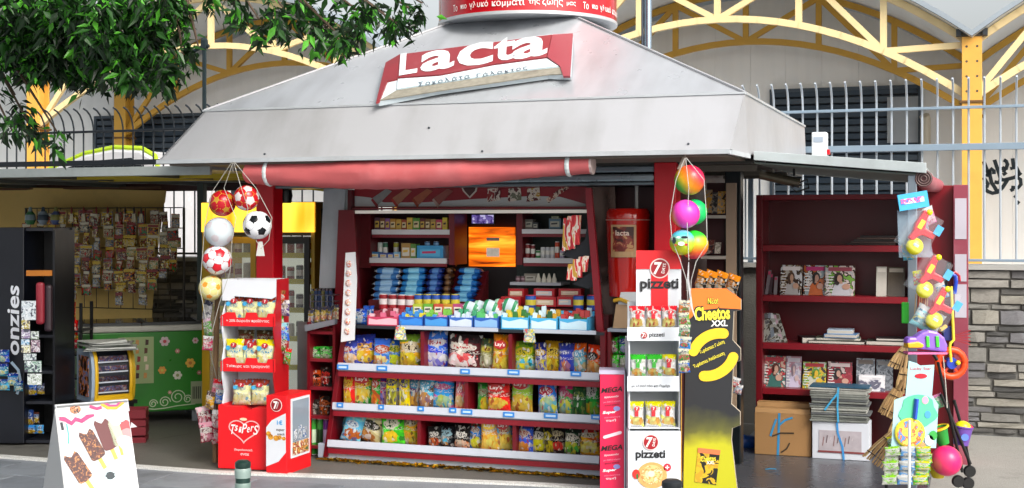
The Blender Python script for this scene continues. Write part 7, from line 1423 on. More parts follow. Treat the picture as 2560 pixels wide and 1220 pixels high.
# black and yellow stand
cs2, X, Z = face(7.62, 1775, 'black and yellow cardboard snack stand with curved corn puffs and orange top', 'black_snack_stand', 'display stand')
out = [(1708, 1300), (1712, 1000), (1714, 870), (1722, 868), (1724, 722), (1815, 722), (1852, 748), (1852, 774), (1834, 778), (1831, 850), (1851, 872), (1851, 900), (1833, 908), (1828, 1010), (1850, 1030), (1850, 1062), (1830, 1070), (1828, 1100), (1846, 1300)]
def grad():
    m, N, L, b = new_mat('stand_print'); tc = N.new('ShaderNodeTexCoord'); sp_ = N.new('ShaderNodeSeparateXYZ'); L.new(tc.outputs['Object'], sp_.inputs[0]); n = N.new('ShaderNodeTexNoise'); n.inputs['Scale'].default_value = 5; n.inputs['Detail'].default_value = 4; L.new(tc.outputs['Object'], n.inputs['Vector'])
    ad = N.new('ShaderNodeMath'); ad.operation = 'MULTIPLY_ADD'; L.new(n.outputs[0], ad.inputs[0]); ad.inputs[1].default_value = .22; L.new(sp_.outputs[2], ad.inputs[2]); mr = N.new('ShaderNodeMapRange'); mr.inputs[1].default_value = .42; mr.inputs[2].default_value = .64; L.new(ad.outputs[0], mr.inputs[0])
    r = N.new('ShaderNodeValToRGB'); e = r.color_ramp.elements; e[0].position = 0; e[0].color = (*C('#b0ae14'), 1); e[1].position = 1; e[1].color = (*C('#1b1d22'), 1); k = e.new(.45); k.color = (*C('#5a5a22'), 1); L.new(mr.outputs[0], r.inputs[0]); L.new(r.outputs[0], b.inputs['Base Color']); b.inputs['Roughness'].default_value = .4; return m
MB().prism([(X(x), max(0, Z(y))) for x, y in out], 0, .012).build('front_card', grad(), cs2, local=True)
MB().prism([(X(1724), max(0, Z(1300))), (X(1826), 0), (X(1826), Z(730)), (X(1724), Z(730))], .0125, .26).build('bin', mat('#26261c', .5), cs2, local=True)
edge = MB(); pts_ = [(X(x), .006, max(0, Z(y))) for x, y in out[6:]]; edge.tube(pts_, .006, 4); edge.build('card_edge', mat('#9a9080', .6), cs2, local=True)
MB().prism([(X(x), Z(y)) for x, y in ((1724, 721), (1815, 721), (1852, 747), (1852, 773), (1800, 770), (1745, 776), (1722, 800))], -.003, -.0005).build('orange_field', mat('#e0701c', .45, var=.06), cs2, local=True)
yel = mat('#e0b81c', .45, var=.1, scale=14); yel2 = mat('#e6d83a', .45); 
def T2(s_, x, y, w_, h_, m, b, o=-.006, rot=0., sl=0., arc=0.): MB().text(s_, (X(x), o, Z(y)), w_ / F * 7.62, h_ / F * 7.62, bold=b, ex=(math.cos(rot), 0, math.sin(rot)), ez=(-math.sin(rot), 0, math.cos(rot)), slant=sl, arc=arc).build('lettering', m, cs2, local=True)
T2('Νέο!', 1782, 752, 28, 17, mk, .07); T2('Νέο!', 1782, 752, 26, 15, yel2, .02, -.008)
T2('Cheetos', 1780, 783, 94, 40, mk, .085, -.0055, .05); T2('Cheetos', 1780, 783, 88, 34, yel2, .035, -.0085, .05); T2('XXL', 1798, 808, 42, 15, m7w, .03, -.007, .02, .1)
def puff(c, r, a0, a1, w_):
    n = 14; L_ = [(X(c[0]) + math.cos(a) * (r + w_ * .5) * .001 * 2.31, Z(c[1]) + math.sin(a) * (r + w_ * .5) * .00231) for a in [a0 + (a1 - a0) * i / n for i in range(n + 1)]]; R2 = [(X(c[0]) + math.cos(a) * (r - w_ * .5) * .00231, Z(c[1]) + math.sin(a) * (r - w_ * .5) * .00231) for a in [a0 + (a1 - a0) * i / n for i in range(n + 1)]]
    cap = lambda A_, B_, s_: [((A_[0] + B_[0]) / 2 + math.cos(t) * (A_[0] - B_[0]) / 2 - s_ * math.sin(t) * (A_[1] - B_[1]) / 2, (A_[1] + B_[1]) / 2 + math.cos(t) * (A_[1] - B_[1]) / 2 + s_ * math.sin(t) * (A_[0] - B_[0]) / 2) for t in [math.pi * i / 6 for i in range(1, 6)]]
    pts = L_ + cap(L_[-1], R2[-1], 1) + R2[::-1] + cap(R2[0], L_[0], 1); MB().prism(pts, -.006, -.003).build('puff_print', yel, cs2, local=True)
puff((1800, 905), 72, 1.45, 2.75, 26); puff((1765, 868), 72, -1.65, -.35, 26)
T2('Τεράστια Γεύση', 1779, 868, 68, 11, yel2, .02, -.006, .42); T2('Τεράστια Απόλαυση', 1772, 900, 84, 11, yel2, .02, -.006, .42)
MB().prism([(X(x), Z(y)) for x, y in ((1745, 1120), (1800, 1126), (1790, 1212), (1736, 1204))], -.004, -.001).build('bag_print', printmat(['#15140f', '#1c1a12', '#c8a41c', '#b8901c'], 18), cs2, local=True); MB().prism([(X(x), Z(y)) for x, y in ((1745, 1119), (1801, 1125), (1799, 1137), (1744, 1131))], -.006, -.0042).build('bag_print_top', mat('#e07040', .5), cs2, local=True)
T2('Cheetos', 1770, 1146, 38, 14, yel2, .02, -.0065, .05); T2('XXL', 1776, 1156, 20, 8, m7w, .02, -.007)
for k, (x, y, w_) in enumerate(((1738, 728, 24), (1760, 728, 26), (1787, 730, 26), (1818, 738, 30))):
    R = Matrix.Rotation(A, 3, 'Z'); v = R @ Vector((X(x + 12), .06 + .01 * k, 0)); b0 = BASE[cs2][0]; put(BAGM[k], 'snack_bag', bagmat('#1c1a18', '#d87a1c', '#d8861c', '#c8c4b8', '#d88a24', '#f0f0e8'), 'black and orange snack bag in the top tray of the black stand, %s' % ORD[k], 'snack bag', (b0.x + v.x, b0.y + v.y, Z(y + 6)), (.095, .04, Z(676) - Z(734)), A - .9, -.1, .25, 'bags on top of the black stand')
for k, (x, y, c) in enumerate(((1836, 968, '#a8242c'), (1842, 985, '#8a9ab0'))): q = PY(x, y, 7.9); put(BAGM[k], 'toy_bag', bagmat(c, '#d8d8d8', '#c8303a', '#e0e0e0', '#e8e8e8', '#3a3a4a'), 'small %s packet peeping out behind the black stand' % ['red', 'grey'][k], 'toy bag', q, (.05, .03, .06), A, 0, .3, 'packets behind the black stand')
q = G(1862, 1120); MB().tube([(q[0] - .09, q[1], .03), (q[0] - .03, q[1] - .02, .05), (q[0] + .06, q[1], .04), (q[0] + .1, q[1] + .02, .02)], [.03, .055, .05, .015], 10).top('blue_plastic_bag', mat('#1a4c9a', .3, var=.3, scale=14, bump=.6, bscale=20), 'crumpled blue plastic bag at the foot of the dark post', 'bag', (q[0], q[1], 0), smooth=True)
# ================================================================== bookcase
bc = thing('bookcase', 'dark red open bookcase with magazines under the right canopy', 'bookcase', (1.3, 1.55, 0))
B0, B1, BTp, BD = .748, 1.83, 1.805, .34; T0 = 1.4
m_bk = mat('#7d101e', .3, var=.12, scale=2, stain=.12)
MB().box(B0, B0 + .045, T0, T0 + BD, 0, BTp).build('side_board', mat('#6a0c18', .3), bc, bevel=.003); MB().box(B1, B1 + .24, T0 - .02, T0 + BD, 0, 1.86).build('side_board', mat('#7a0d1b', .32), bc, bevel=.003)
MB().box(B1 + .242, B1 + .335, T0 - .12, T0 + .1, 0, 1.86).build('wing_board', mat('#8e4050', .35, stain=.25, dirt='#b78a92'), bc, bevel=.003)
for z0_, z1_ in ((1.72, 1.58), (1.38, 1.18)): pass
for z0_, z1_ in ((1.5, 1.77), (1.22, 1.40), (.98, 1.2)): MB().box(B1 + .252, B1 + .325, T0 - .124, T0 - .1205, z0_, z1_).build('sticker', mat('#b8b4c0', .5, var=.15), bc)
MB().box(B0 + .046, B1 - .001, T0 + BD - .02, T0 + BD, .02, BTp - .03).build('back_board', mat('#560a14', .35), bc); MB().box(B0 + .046, B1 - .001, T0, T0 + BD, BTp - .035, BTp).build('top_board', m_bk, bc, bevel=.003)
zs = {}
for y in (620, 745, 864, 977):
    z = P(1900, y, T0)[2]; zs[y] = z + .022; MB().box(B0 + .046, B1 - .001, T0 + .004, T0 + BD - .021, z - .022, z + .022).build('shelf_board', m_bk, bc, bevel=.003)
def mag(x0, x1, y0, y1, m, lb, z=None, lean=.05, grp='magazines in the bookcase', t=T0 + .08, cat='magazine', nm='magazine', roll=0., fig=None):
    a, b = P(x0, y1, t), P(x1, y0, t); zb = a[2] if z is None else z; h_ = b[2] - a[2]; w_ = b[0] - a[0]; mb = MB()
    mb.hexa([(-w_ / 2, 0, 0), (w_ / 2, 0, 0), (w_ / 2, .008, 0), (-w_ / 2, .008, 0), (-w_ / 2 + roll * h_, lean, h_), (w_ / 2 + roll * h_, lean, h_), (w_ / 2 + roll * h_, lean + .008, h_), (-w_ / 2 + roll * h_, lean + .008, h_)], 0); mb.quad((-w_ / 2 * .8 + roll * h_ * .85, lean * .82 - .003, h_ * .82), (w_ / 2 * .8 + roll * h_ * .85, lean * .82 - .003, h_ * .82), (w_ / 2 * .8 + roll * h_ * .95, lean * .95 - .003, h_ * .95), (-w_ / 2 * .8 + roll * h_ * .95, lean * .95 - .003, h_ * .95), 1)
    if fig:
        sk, hr, bd = fig; m = list(m) + [mat(sk, .3, var=.1), mat(hr, .3), mat(bd, .3, var=.2), mat('#d8d8d8', .3)]
        fpt = lambda u_, v_, k: Vector((w_ * (u_ - .5) + roll * h_ * v_, lean * v_ - .0022 * k, h_ * v_))
        el = lambda cu, cv, ru, rv, k, mi: mb.add([fpt(cu + math.cos(a) * ru, cv + math.sin(a) * rv, k) for a in [i * math.pi / 7 for i in range(14)]], [tuple(range(14))], mi)
        mb.add([fpt(.22, .0, 1), fpt(.86, .0, 1), fpt(.78, .34, 1), (fpt(.62, .44, 1)), fpt(.44, .44, 1), fpt(.3, .32, 1)], [(0, 1, 2, 3, 4, 5)], 4); jx = random.uniform(-.12, .12); el(.52 + jx, .60, .17, .17, 2, 3); el(.47 + jx, .5, .1, .16, 2, 3); el(.55 + jx, .57, .085, .12, 3, 2); el(.72, .3, .14, .1, 3, 2); mb.add([fpt(.48, .4, 3), fpt(.6, .4, 3), fpt(.58, .5, 3), fpt(.5, .5, 3)], [(0, 1, 2, 3)], 2)
        for q_ in range(7): mb.add([fpt(.05, .70 - q_ * .095, 4), fpt(.05 + .16 + .09 * (q_ * 3 % 4) / 3, .70 - q_ * .095, 4), fpt(.2 + .09 * (q_ * 3 % 4) / 3, .73 - q_ * .095, 4), fpt(.05, .73 - q_ * .095, 4)], [(0, 1, 2, 3)], 5)
    o = mb.build(nm, m if isinstance(m, list) else [m, mat('#a83a5a', .4)], local=True); o.location = W((a[0] + b[0]) / 2, t, zb + .001); o.rotation_euler = (0, 0, -A); tag(o, lb, cat, grp); return o
cov = lambda *c: printmat(list(c), 22, .2)
Z7, Z8, Z9, Z6 = zs[745], zs[864], zs[977], zs[620]
mag(1950, 2004, 655, 728, [cov('#b0aca4', '#7a6248', '#3a2c24', '#c8c8cc'), mat('#d8d0d0', .4)], 'magazine with brown haired cover figure on the second shelf', Z7, fig=('#b89078', '#4a3020', '#a8a4a4'))
mag(2008, 2066, 655, 728, [cov('#8a9aa0', '#c0b8b4', '#2a2420', '#a8582a'), mat('#b02a6a', .4)], 'magazine with magenta masthead on the second shelf', Z7, t=T0 + .1, fig=('#a88070', '#1c1614', '#b0561e'))
mag(2062, 2136, 655, 728, [cov('#a8a8ac', '#c8b8b0', '#3a2c28', '#6a9a3a'), mat('#8a3a4a', .4)], 'wide magazine with green spot on the second shelf', Z7, fig=('#b08874', '#2a1c18', '#b8b8c0'))
mag(2190, 2216, 655, 728, [mat('#b4b0a8', .15, var=.3, scale=10), mat('#c8c4bc', .3)], 'glossy silver wrapped magazine on the second shelf', Z7); mag(2218, 2262, 655, 728, [mat('#4a4238', .15, var=.4, scale=10), mat('#8a847a', .3)], 'glossy dark wrapped magazine on the second shelf', Z7)
for k, (x, c) in enumerate(((1902, '#4a4248'), (1912, '#6a6268'), (1922, '#3a2a30'), (1934, '#7a7478'))): mag(x, x + 8, 660 + 8 * k, 728, mat(c, .4), 'thin magazine spine, %s at the left end of the second shelf' % ORD[k], Z7, roll=.1 if k == 1 else 0, t=T0 + .06)
for k in range(5): 
    a = P(2120 + 8 * k, 608, T0 + .1); MB().box(0, .32 - .02 * k, 0, .2, 0, .012).build('magazine', mat(['#2a1c1a', '#3c2a26', '#241c1c', '#4a3a34', '#1c1416'][k], .5), local=True).name; o = bpy.context.scene.collection.objects[-1]; o.location = W(a[0], T0 + .06, Z6 + .001 + k * .0135); o.rotation_euler = (0, 0, -A + .05 * (k % 3 - 1)); tag(o, 'dark flat magazine on the top shelf, %s of the pile' % ['lowest', 'second', 'third', 'fourth', 'highest'][k], 'magazine', 'flat pile on the top shelf')
for k, (x, c, r) in enumerate(((1906, '#8a8074', .12), (1918, '#4a4a4e', .16), (1928, '#6a7480', .2), (1938, '#b0b4b8', .24), (1948, '#a88a98', .3), (1958, '#5a4a3c', .34))): mag(x, x + 11, 775, 846, [cov(c, '#8a8a84', '#3a342c'), mat(c, .4)], 'leaning magazine, %s at the left of the third shelf' % ORD[k], Z8, roll=-r, t=T0 + .05)
def flat(x0, x1, z, h_, c, lb, t=T0 + .04, d=.18, rot=0., cat='book'):
    a, b = P(x0, 800, t), P(x1, 800, t); o = MB().box(0, b[0] - a[0], 0, d, 0, h_).box(.004, b[0] - a[0] + .001, -.001, d - .01, .004, h_ - .004, 1).build('book', [mat(c, .4, var=.2), mat('#b8b4ac', .6)], local=True); o.location = W(a[0], t, z); o.rotation_euler = (0, 0, -A + rot); tag(o, lb, cat, 'books on the third shelf'); return o
flat(2020, 2160, Z8 + .001, .022, '#2c2c2a', 'dark flat book at the bottom of the third shelf pile'); flat(2040, 2150, Z8 + .024, .02, '#4a5a4a', 'grey green flat book in the third shelf pile', rot=.06); flat(2060, 2140, Z8 + .045, .026, '#5a84b4', 'blue flat book in the third shelf pile', rot=-.05); flat(2068, 2132, Z8 + .072, .028, '#a8bcd0', 'pale blue flat book on top of the third shelf pile', rot=.03)
flat(2005, 2050, Z8 + .001, .04, '#1c1c1e', 'black crumpled wallet book left of the third shelf pile', rot=.3); flat(2165, 2262, Z8 + .001, .03, '#1f2a22', 'dark green flat book at the right of the third shelf'); flat(2190, 2262, Z8 + .032, .018, '#2a2426', 'dark brown flat book at the right of the third shelf', rot=.08)
mag(1906, 1962, 888, 962, [cov('#b8a090', '#a8323c', '#3a6a64', '#d0c8c4'), mat('#a83240', .4)], 'colourful portrait magazine on the fourth shelf', Z9, fig=('#c09a88', '#5a2a24', '#3a6a64')); mag(1964, 2002, 888, 962, [cov('#a8a4b8', '#c0bcc8', '#b88a9a'), mat('#c8c4d0', .4)], 'lavender magazine on the fourth shelf', Z9, t=T0 + .1, fig=('#b8a0a0', '#8a7a8a', '#c0b8d0')); mag(2006, 2064, 900, 962, [cov('#b8b8b0', '#6a9a3a', '#c8a42a', '#3a3a34'), mat('#a82a30', .4)], 'white magazine with yellow round on the fourth shelf', Z9, fig=('#c8a42a', '#5a8a34', '#b8b8a8')); mag(2068, 2130, 898, 962, [cov('#8a2430', '#a83240', '#3a1c20', '#c8b4b0'), mat('#e0d0d0', .4)], 'red magazine with white masthead on the fourth shelf', Z9, t=T0 + .1, fig=('#b89080', '#241818', '#7a2028'))
mag(2140, 2186, 886, 962, [cov('#8a9098', '#a8acb4', '#6a7078'), mat('#7a7068', .4)], 'grey wrapped magazine on the fourth shelf', Z9, t=T0 + .1); mag(2146, 2212, 925, 962, [cov('#d0d0d4', '#b8b8c0', '#5a5a6a'), mat('#d8d8dc', .4)], 'white leaflet in front of the grey magazine', Z9, t=T0 + .05); mag(2190, 2232, 888, 962, [cov('#6a7078', '#8a9098', '#4a5058'), mat('#8a8a8a', .4)], 'slate wrapped magazine at the right of the fourth shelf', Z9, t=T0 + .12)
# boxes on the floor
q = G(1890, 1132); q2 = G(2032, 1137)
kb = thing('cardboard_box', 'brown cardboard box tied with blue string on the floor', 'box', (.77, 1.2, 0)); w_ = .385; h_ = .30
MB().box(0, w_, 0, .17, .011, h_).build('body', mat('#9a7448', .6, var=.1, bump=.1), kb, local=True, bevel=.004)
for y, r in ((0.0, .03), (.085, .06)): MB().hexa([(0.004, y, h_ + .001), (w_ - .004, y, h_ + .001), (w_ - .004, y + .08, h_ + .001), (.004, y + .08, h_ + .001), (.004, y + .01, h_ + r), (w_ - .01, y + .01, h_ + r), (w_ - .01, y + .085, h_ + r + .003), (.004, y + .085, h_ + r + .003)]).build('flap', mat('#a47e50', .6), kb, local=True)
MB().ribbon([(.16, .011), (.165, .15), (.17, h_)], .016, -.002).ribbon([(.11, .14), (.135, .22), (.15, .26)], .014, -.003).ribbon([(.17, .22), (.21, .255), (.26, .275)], .014, -.004).build('blue_string', mat('#2f86b8', .5), kb, local=True); MB().ribbon([(.12, .14), (.18, .165), (.27, .168)], .010, -.003).ribbon([(.18, .03), (.22, .06), (.24, .10)], .010, -.003).build('printed_arrow', mat('#3a2c1c', .6), kb, local=True)
wb = thing('white_box', 'white printed carton tied with blue string under the newspapers', 'box', (1.165, 1.17, 0)); w2 = .375; h2_ = .262
MB().box(0, w2, 0, .2, .011, h2_).build('body', mat('#c6cbd4', .5, var=.06), wb, local=True, bevel=.003); MB().box(.045, w2 - .05, -.003, -.0005, .06, .205).build('printed_panel', mat('#a9a2a8', .5, var=.25, scale=20), wb, local=True); MB().box(.04, w2 - .03, -.005, -.0032, .055, .068).build('red_stripe', mat('#7a3a3c', .5), wb, local=True); MB().ribbon([(.21, .011), (.20, .10), (.17, .19), (.165, h2_)], .014, -.006).build('blue_string', mat('#3a8ac8', .5), wb, local=True)
for k in range(9): MB().ribbon([(.07 + k * .024, .10 + .02 * (k % 3)), (.078 + k * .024, .16 + .012 * (k % 2))], .006, -.005).build('printed_figure', mat(['#8a6a68', '#6a5a5c', '#b8b0b4'][k % 3], .5), wb, local=True)
nb_ = thing('newspaper_bundle', 'bundle of folded newspapers tied with blue string on the white carton', 'newspapers', (1.15, 1.16, h2_ + .002)); rp = random.Random(9)
for k in range(15):
    z = k * .0155; j = lambda a: rp.uniform(-a, a); x0_, x1_ = j(.012), .385 + j(.015)
    b = [(x0_, -.005 + j(.008), z), (x1_, j(.008), z), (x1_, .2, z), (x0_, .2, z)]; t_ = .0135 + (.006 if k in (9, 12) else 0)
    mb = MB().hexa([Vector(p) for p in b] + [Vector(p) + Vector((0, 0, t_ - j(.003))) for p in b]); mb.build('newspaper', mat(['#6d716c', '#8f918b', '#a8a8a2', '#55585a'][rp.randrange(4)], .7, var=.35, scale=30), nb_, local=True, bevel=.004)
MB().box(.0, .39, -.01, .2, .2335, .24).build('newspaper', mat('#24506a', .5, var=.3), nb_, local=True); MB().ribbon([(.19, .0), (.185, .1), (.19, .236)], .012, -.016).ribbon([(.10, .08), (.15, .15), (.19, .2)], .012, -.018).build('blue_string', mat('#3a9ac8', .5), nb_, local=True)
sc2 = G(1925, 1180); MB().tube([(sc2[0] - .03, sc2[1], .016), (sc2[0], sc2[1] + .01, .02), (sc2[0] + .035, sc2[1] + .03, .016)], .007, 6, flat=.5).top('string_scrap', mat('#2a8ab8', .4), 'loose scrap of blue string on the dark floor', 'scrap', (sc2[0], sc2[1], .01)); sc2 = G(1920, 1140); MB().prism([(sc2[0] - .02, .0125), (sc2[0] + .03, .0125), (sc2[0] + .02, .015)], sc2[1], sc2[1] + .03).top('paper_scrap', mat('#b8bcc0', .6), 'small pale paper scrap in front of the cardboard box', 'scrap', (sc2[0], sc2[1], .01))
# ================================================================== toys round the right post
random.seed(41)
def RT_(root):
    b, r = BASE[root]; R = Matrix.Rotation(-r, 3, 'Z')
    return lambda x, y, Y: R @ (Vector(PY(x, y, Y)) - b)
film = mat('#dfe8f0', .12, alpha=.07, var=0)
m_tred, m_tyel, m_tblue, m_tgrn, m_tpur = mat('#d81f2c', .25), mat('#d8d414', .25), mat('#1c3fae', .3), mat('#46c83a', .3), mat('#8a62c8', .3)
for k, (cx_, cy, sc) in enumerate(((2298, 580, 1.0), (2322, 690, .95), (2345, 768, .92))):
    t = thing('water_pistol', 'red water pistol with yellow tank, %s of three hanging on the post' % ['top one', 'middle one', 'lowest one'][k], 'toy pistol', PY(cx_, cy, 7.3), rot=A, group='water pistols on the post', tilt=(0, .55))
    s_ = sc * .13
    pts = [(-.95, .12), (-.9, .32), (-.2, .34), (.1, .25), (.45, .28), (.5, .05), (.2, -.02), (.05, -.15), (.0, -.62), (-.28, -.62), (-.25, -.1), (-.6, .02), (-.9, .05)]
    pts = [(z * -1.0, -x) for x, z in pts]     # stand it muzzle-up
    MB().prism([(x * s_, z * s_) for x, z in pts], -.022, .022).build('body', m_tred, t, local=True, bevel=.006)
    MB().ball((.02, 0, -.62 * s_), .048, 16, sq=(1, .7, 1.0)).build('tank', m_tyel, t, local=True, smooth=True)
    MB().ball((-.012, -.015, .92 * s_), .018, 10).build('muzzle', m_tyel, t, local=True, smooth=True); MB().box(.0, .03, -.034, -.031, -.64 * s_, -.52 * s_).build('sticker', mat('#a8b4c0', .4), t, local=True); MB().box(-.03, -.005, -.026, -.0235, .1 * s_, .5 * s_).build('trigger_panel', m_tyel, t, local=True)
    MB().hexa([(-.085, -.05, -.11), (.085, -.05, -.11), (.085, .04, -.11), (-.085, .04, -.11), (-.08, -.02, .12), (.08, -.02, .12), (.08, .01, .12), (-.08, .01, .12)]).build('plastic_bag', film, t, local=True)
    MB().box(.06, .1, -.03, -.025, .03, .085).build('price_label', mat('#4aa0d0', .4), t, local=True)
t = thing('toy_header_card', 'tilted cyan header card at the top of the toy pistol strip', 'card', PY(2283, 502, 7.3), rot=A, tilt=(0, -.16)); MB().box(-.083, .083, -.005, .005, -.045, .045).build('card', mat('#3aa8d8', .4, var=.1), t, local=True); MB().box(-.07, .06, -.0075, -.0055, -.012, .018).build('printed_strip', printmat(['#c8d8f0', '#d85a9a', '#4a7ac8'], 40), t, local=True)
t = thing('toy_pack_bag', 'clear toy bag with blue side print hanging under the cyan card', 'bag', PY(2270, 585, 7.34), rot=A); MB().hexa([(-.05, -.004, -.13), (.14, -.004, -.13), (.14, .004, -.13), (-.05, .004, -.13), (-.06, -.004, .13), (.1, -.004, .13), (.1, .004, .13), (-.06, .004, .13)]).build('film', mat('#b8d4e8', .15, alpha=.22, var=.1), t, local=True)
# umbrella, rods
um = thing('black_umbrella', 'black folded umbrella hanging behind the toy pistols', 'umbrella', PY(2366, 690, 7.5), rot=A); L = RT_(um); MB().tube([L(2357, 728, 7.5), L(2364, 690, 7.5), L(2374, 655, 7.5)], [.02, .018, .01], 8).build('canopy', m_black, um, local=True, smooth=True)
wd_ = thing('walking_toy_handles', 'blue and red curved toy cane handles above the yellow rod', 'toy', PY(2385, 720, 7.45), rot=A); L = RT_(wd_)
MB().tube([L(2374, 692, 7.45), L(2380, 685, 7.45), L(2388, 690, 7.45), L(2390, 705, 7.45), L(2386, 735, 7.45)], .012, 8).build('blue_handle', m_tblue, wd_, local=True, smooth=True); MB().tube([L(2378, 686, 7.48), L(2388, 680, 7.48), L(2398, 690, 7.48), L(2399, 703, 7.48)], .008, 8).build('red_handle', mat('#a81c30', .3), wd_, local=True, smooth=True)
pw = thing('push_wheel_toy', 'orange toy wheel with blue hub on a yellow push rod', 'toy wheel', PY(2378, 908, 7.42), rot=A); L = RT_(pw); c = L(2378, 908, 7.42)
mb = MB(); n = 28; R1 = .075
mb.tube([c + Vector((math.cos(a) * R1, 0, math.sin(a) * R1)) for a in [i * 2 * math.pi / n for i in range(n + 1)]], [.019 * (1 + .12 * (i % 2)) for i in range(n + 1)], 10, caps=False); mb.build('tyre', mat('#e04410', .35), pw, local=True, smooth=True)
MB().lathe([(.03, -.02), (.034, -.01), (.034, .02), (.01, .024)], c, 16, axis=1).build('hub', m_tblue, pw, local=True); 
for a in (0.3, 1.55, 2.8, 4.05, 5.3): MB().bar(c, c + Vector((math.cos(a) * .068, 0, math.sin(a) * .068)), .012, .012).build('spoke', mat('#c83a10', .35), pw, local=True)
MB().tube([L(2378, 905, 7.37), L(2374, 870, 7.37), L(2376, 858, 7.37), L(2384, 850, 7.40), L(2378, 716, 7.43)], .008, 8).build('push_rod', mat('#d8c832', .35), pw, local=True, smooth=True); MB().ball(c + Vector((.028, -.03, .005)), .014, 10).build('yellow_knob', m_tyel, pw, local=True, smooth=True); MB().box(L(2355, 830, 7.45).x, L(2375, 830, 7.45).x, .0, .04, L(2365, 850, 7.45).z, L(2365, 815, 7.45).z).build('blue_block', mat('#14246a', .35), pw, local=True)
# purple toy iron/boat
pt = thing('purple_toy_boat', 'purple toy boat with yellow bow and green windows', 'toy', PY(2312, 870, 7.2), rot=A); L = RT_(pt)
sil = [(2264, 868), (2300, 872), (2335, 876), (2362, 880), (2364, 862), (2356, 842), (2338, 828), (2316, 824), (2300, 830), (2284, 842), (2266, 842), (2262, 852)]
MB().prism([(L(x, y, 7.2).x, L(x, y, 7.2).z) for x, y in sil], -.04, .04).build('body', m_tpur, pt, local=True, bevel=.012); MB().prism([(L(x, y, 7.2).x, L(x, y, 7.2).z) for x, y in ((2262, 856), (2290, 852), (2304, 860), (2300, 868), (2264, 868))], -.05, .03).build('bow', mat('#d8a81c', .35), pt, local=True, bevel=.006)
for x in (2312, 2336): MB().prism([(L(x + dx, y, 7.2).x, L(x + dx, y, 7.2).z) for dx, y in ((-4, 838), (4, 838), (6, 866), (-2, 866))], -.05, -.041).build('window', m_tgrn, pt, local=True, bevel=.003)
MB().box(L(2264, 876, 7.2).x, L(2362, 876, 7.2).x, -.045, .045, L(2300, 884, 7.2).z, L(2300, 879, 7.2).z).build('keel', mat('#c86a9a', .4), pt, local=True)
bb = thing('blue_toy_bag', 'pale blue toy bag bunched above the purple boat', 'bag', PY(2305, 825, 7.35), rot=A); b_ = BAGM[2]; o = link(bpy.data.objects.new('bag_body', b_)); o.parent = bb; o.scale = (.17, .06, .13); o.location = (0, 0, -.0); o.rotation_euler = (0, .5, 0); o.material_slots[0].link = 'OBJECT'; o.material_slots[0].material = bagmat('#8ab8d0', '#c8dce4', '#d0c08a', '#5a9ac0', '#e0ecf0', '#3a6a9a')
MB().tube([(.1, 0, .0), (.14, .02, .02)], .012, 6).build('tie', mat('#c8a84a', .4), bb, local=True)
# straw brushes
def broom(k, x0, y0, x1, y1, w0, w1, Y):
    t = thing('straw_brush', 'tan straw hand brush, %s down beside the post' % ['first', 'second', 'third', 'fourth', 'lowest'][k], 'brush', PY(x0, y0, Y), rot=A, group='straw brushes by the post'); L = RT_(t); a, b = L(x0, y0, Y), L(x1, y1, Y); d = b - a; nrm = Vector((-d.z, 0, d.x)).normalized()
    for i in range(11):
        u_ = i / 10 - .5; p = a + nrm * u_ * w0; e = b + nrm * u_ * w1 + Vector((0, random.uniform(-.015, .015), random.uniform(-.006, .006))); m1 = p.lerp(e, .55) + nrm * u_ * .01
        MB().tube([p, m1, e], [.004, .0055, .005], 5).build('straw', mat(random.choice(['#cfae7e', '#bf9c68', '#d8bc8c', '#a5845a']), .7), t, local=True)
    for f in (.25, .8):
        c1_ = a.lerp(b, f); w_ = (w0 + (w1 - w0) * f) * .56; MB().tube([c1_ - nrm * w_ + Vector((0, -.008, 0)), c1_ + nrm * w_ + Vector((0, -.008, 0))], .003, 5).build('binding', mat('#2a2018', .7), t, local=True)
    MB().tube([a - d.normalized() * .06, a], .012, 7).build('handle', mat('#8f7148', .7), t, local=True)
broom(0, 2262, 868, 2240, 922, .03, .10, 7.5); broom(1, 2262, 920, 2252, 985, .045, .07, 7.55); broom(2, 2246, 975, 2215, 1040, .06, .085, 7.5); broom(3, 2240, 1050, 2230, 1100, .03, .05, 7.5); broom(4, 2238, 1085, 2185, 1160, .06, .16, 7.4); 
t = thing('wooden_skewers', 'bundle of thin wooden sticks on the post below the pistols', 'sticks', PY(2302, 760, 7.4), rot=A); L = RT_(t)
for i in range(7): MB().bar(L(2290 + i * 5, 735, 7.4), L(2286 + i * 5, 792, 7.4), .005, .004).build('stick', mat(['#b8976a', '#6a5030', '#c4a678'][i % 3], .7), t, local=True)
# card with paddle
pc = thing('paddle_toy_card', 'pale cyan toy card with round yellow paddle and blue handle', 'toy card', PY(2290, 1000, 7.15), rot=A); L = RT_(pc); pp = lambda x, y: (L(x, y, 7.15).x, L(x, y, 7.15).z)
MB().prism([pp(*p) for p in ((2272, 902), (2292, 908), (2300, 914), (2336, 912), (2330, 988), (2346, 1012), (2340, 1120), (2228, 1120), (2236, 1000), (2264, 990))], 0, .004).build('card', mat('#a8d4dc', .35, var=.08), pc, local=True)
MB().text('Lucky Star', (pp(2302, 922)[0], -.003, pp(2302, 922)[1]), .115, .02, bold=.01).build('lettering', mat('#c84a5a', .4), pc, local=True); MB().disc((pp(2302, 940)[0], -.003, pp(2302, 940)[1]), .034, .014, 0, 18).build('red_oval', mat('#b8182c', .4), pc, local=True)
g_ = [(pp(2295 + math.cos(a) * 46 * (1 + .12 * math.sin(5 * a)), 1028 + math.sin(a) * 42)) for a in [i * math.pi / 12 for i in range(24)]]; MB().prism(g_, -.006, -.002).build('green_backing', mat('#5ad09a', .4, var=.1), pc, local=True)
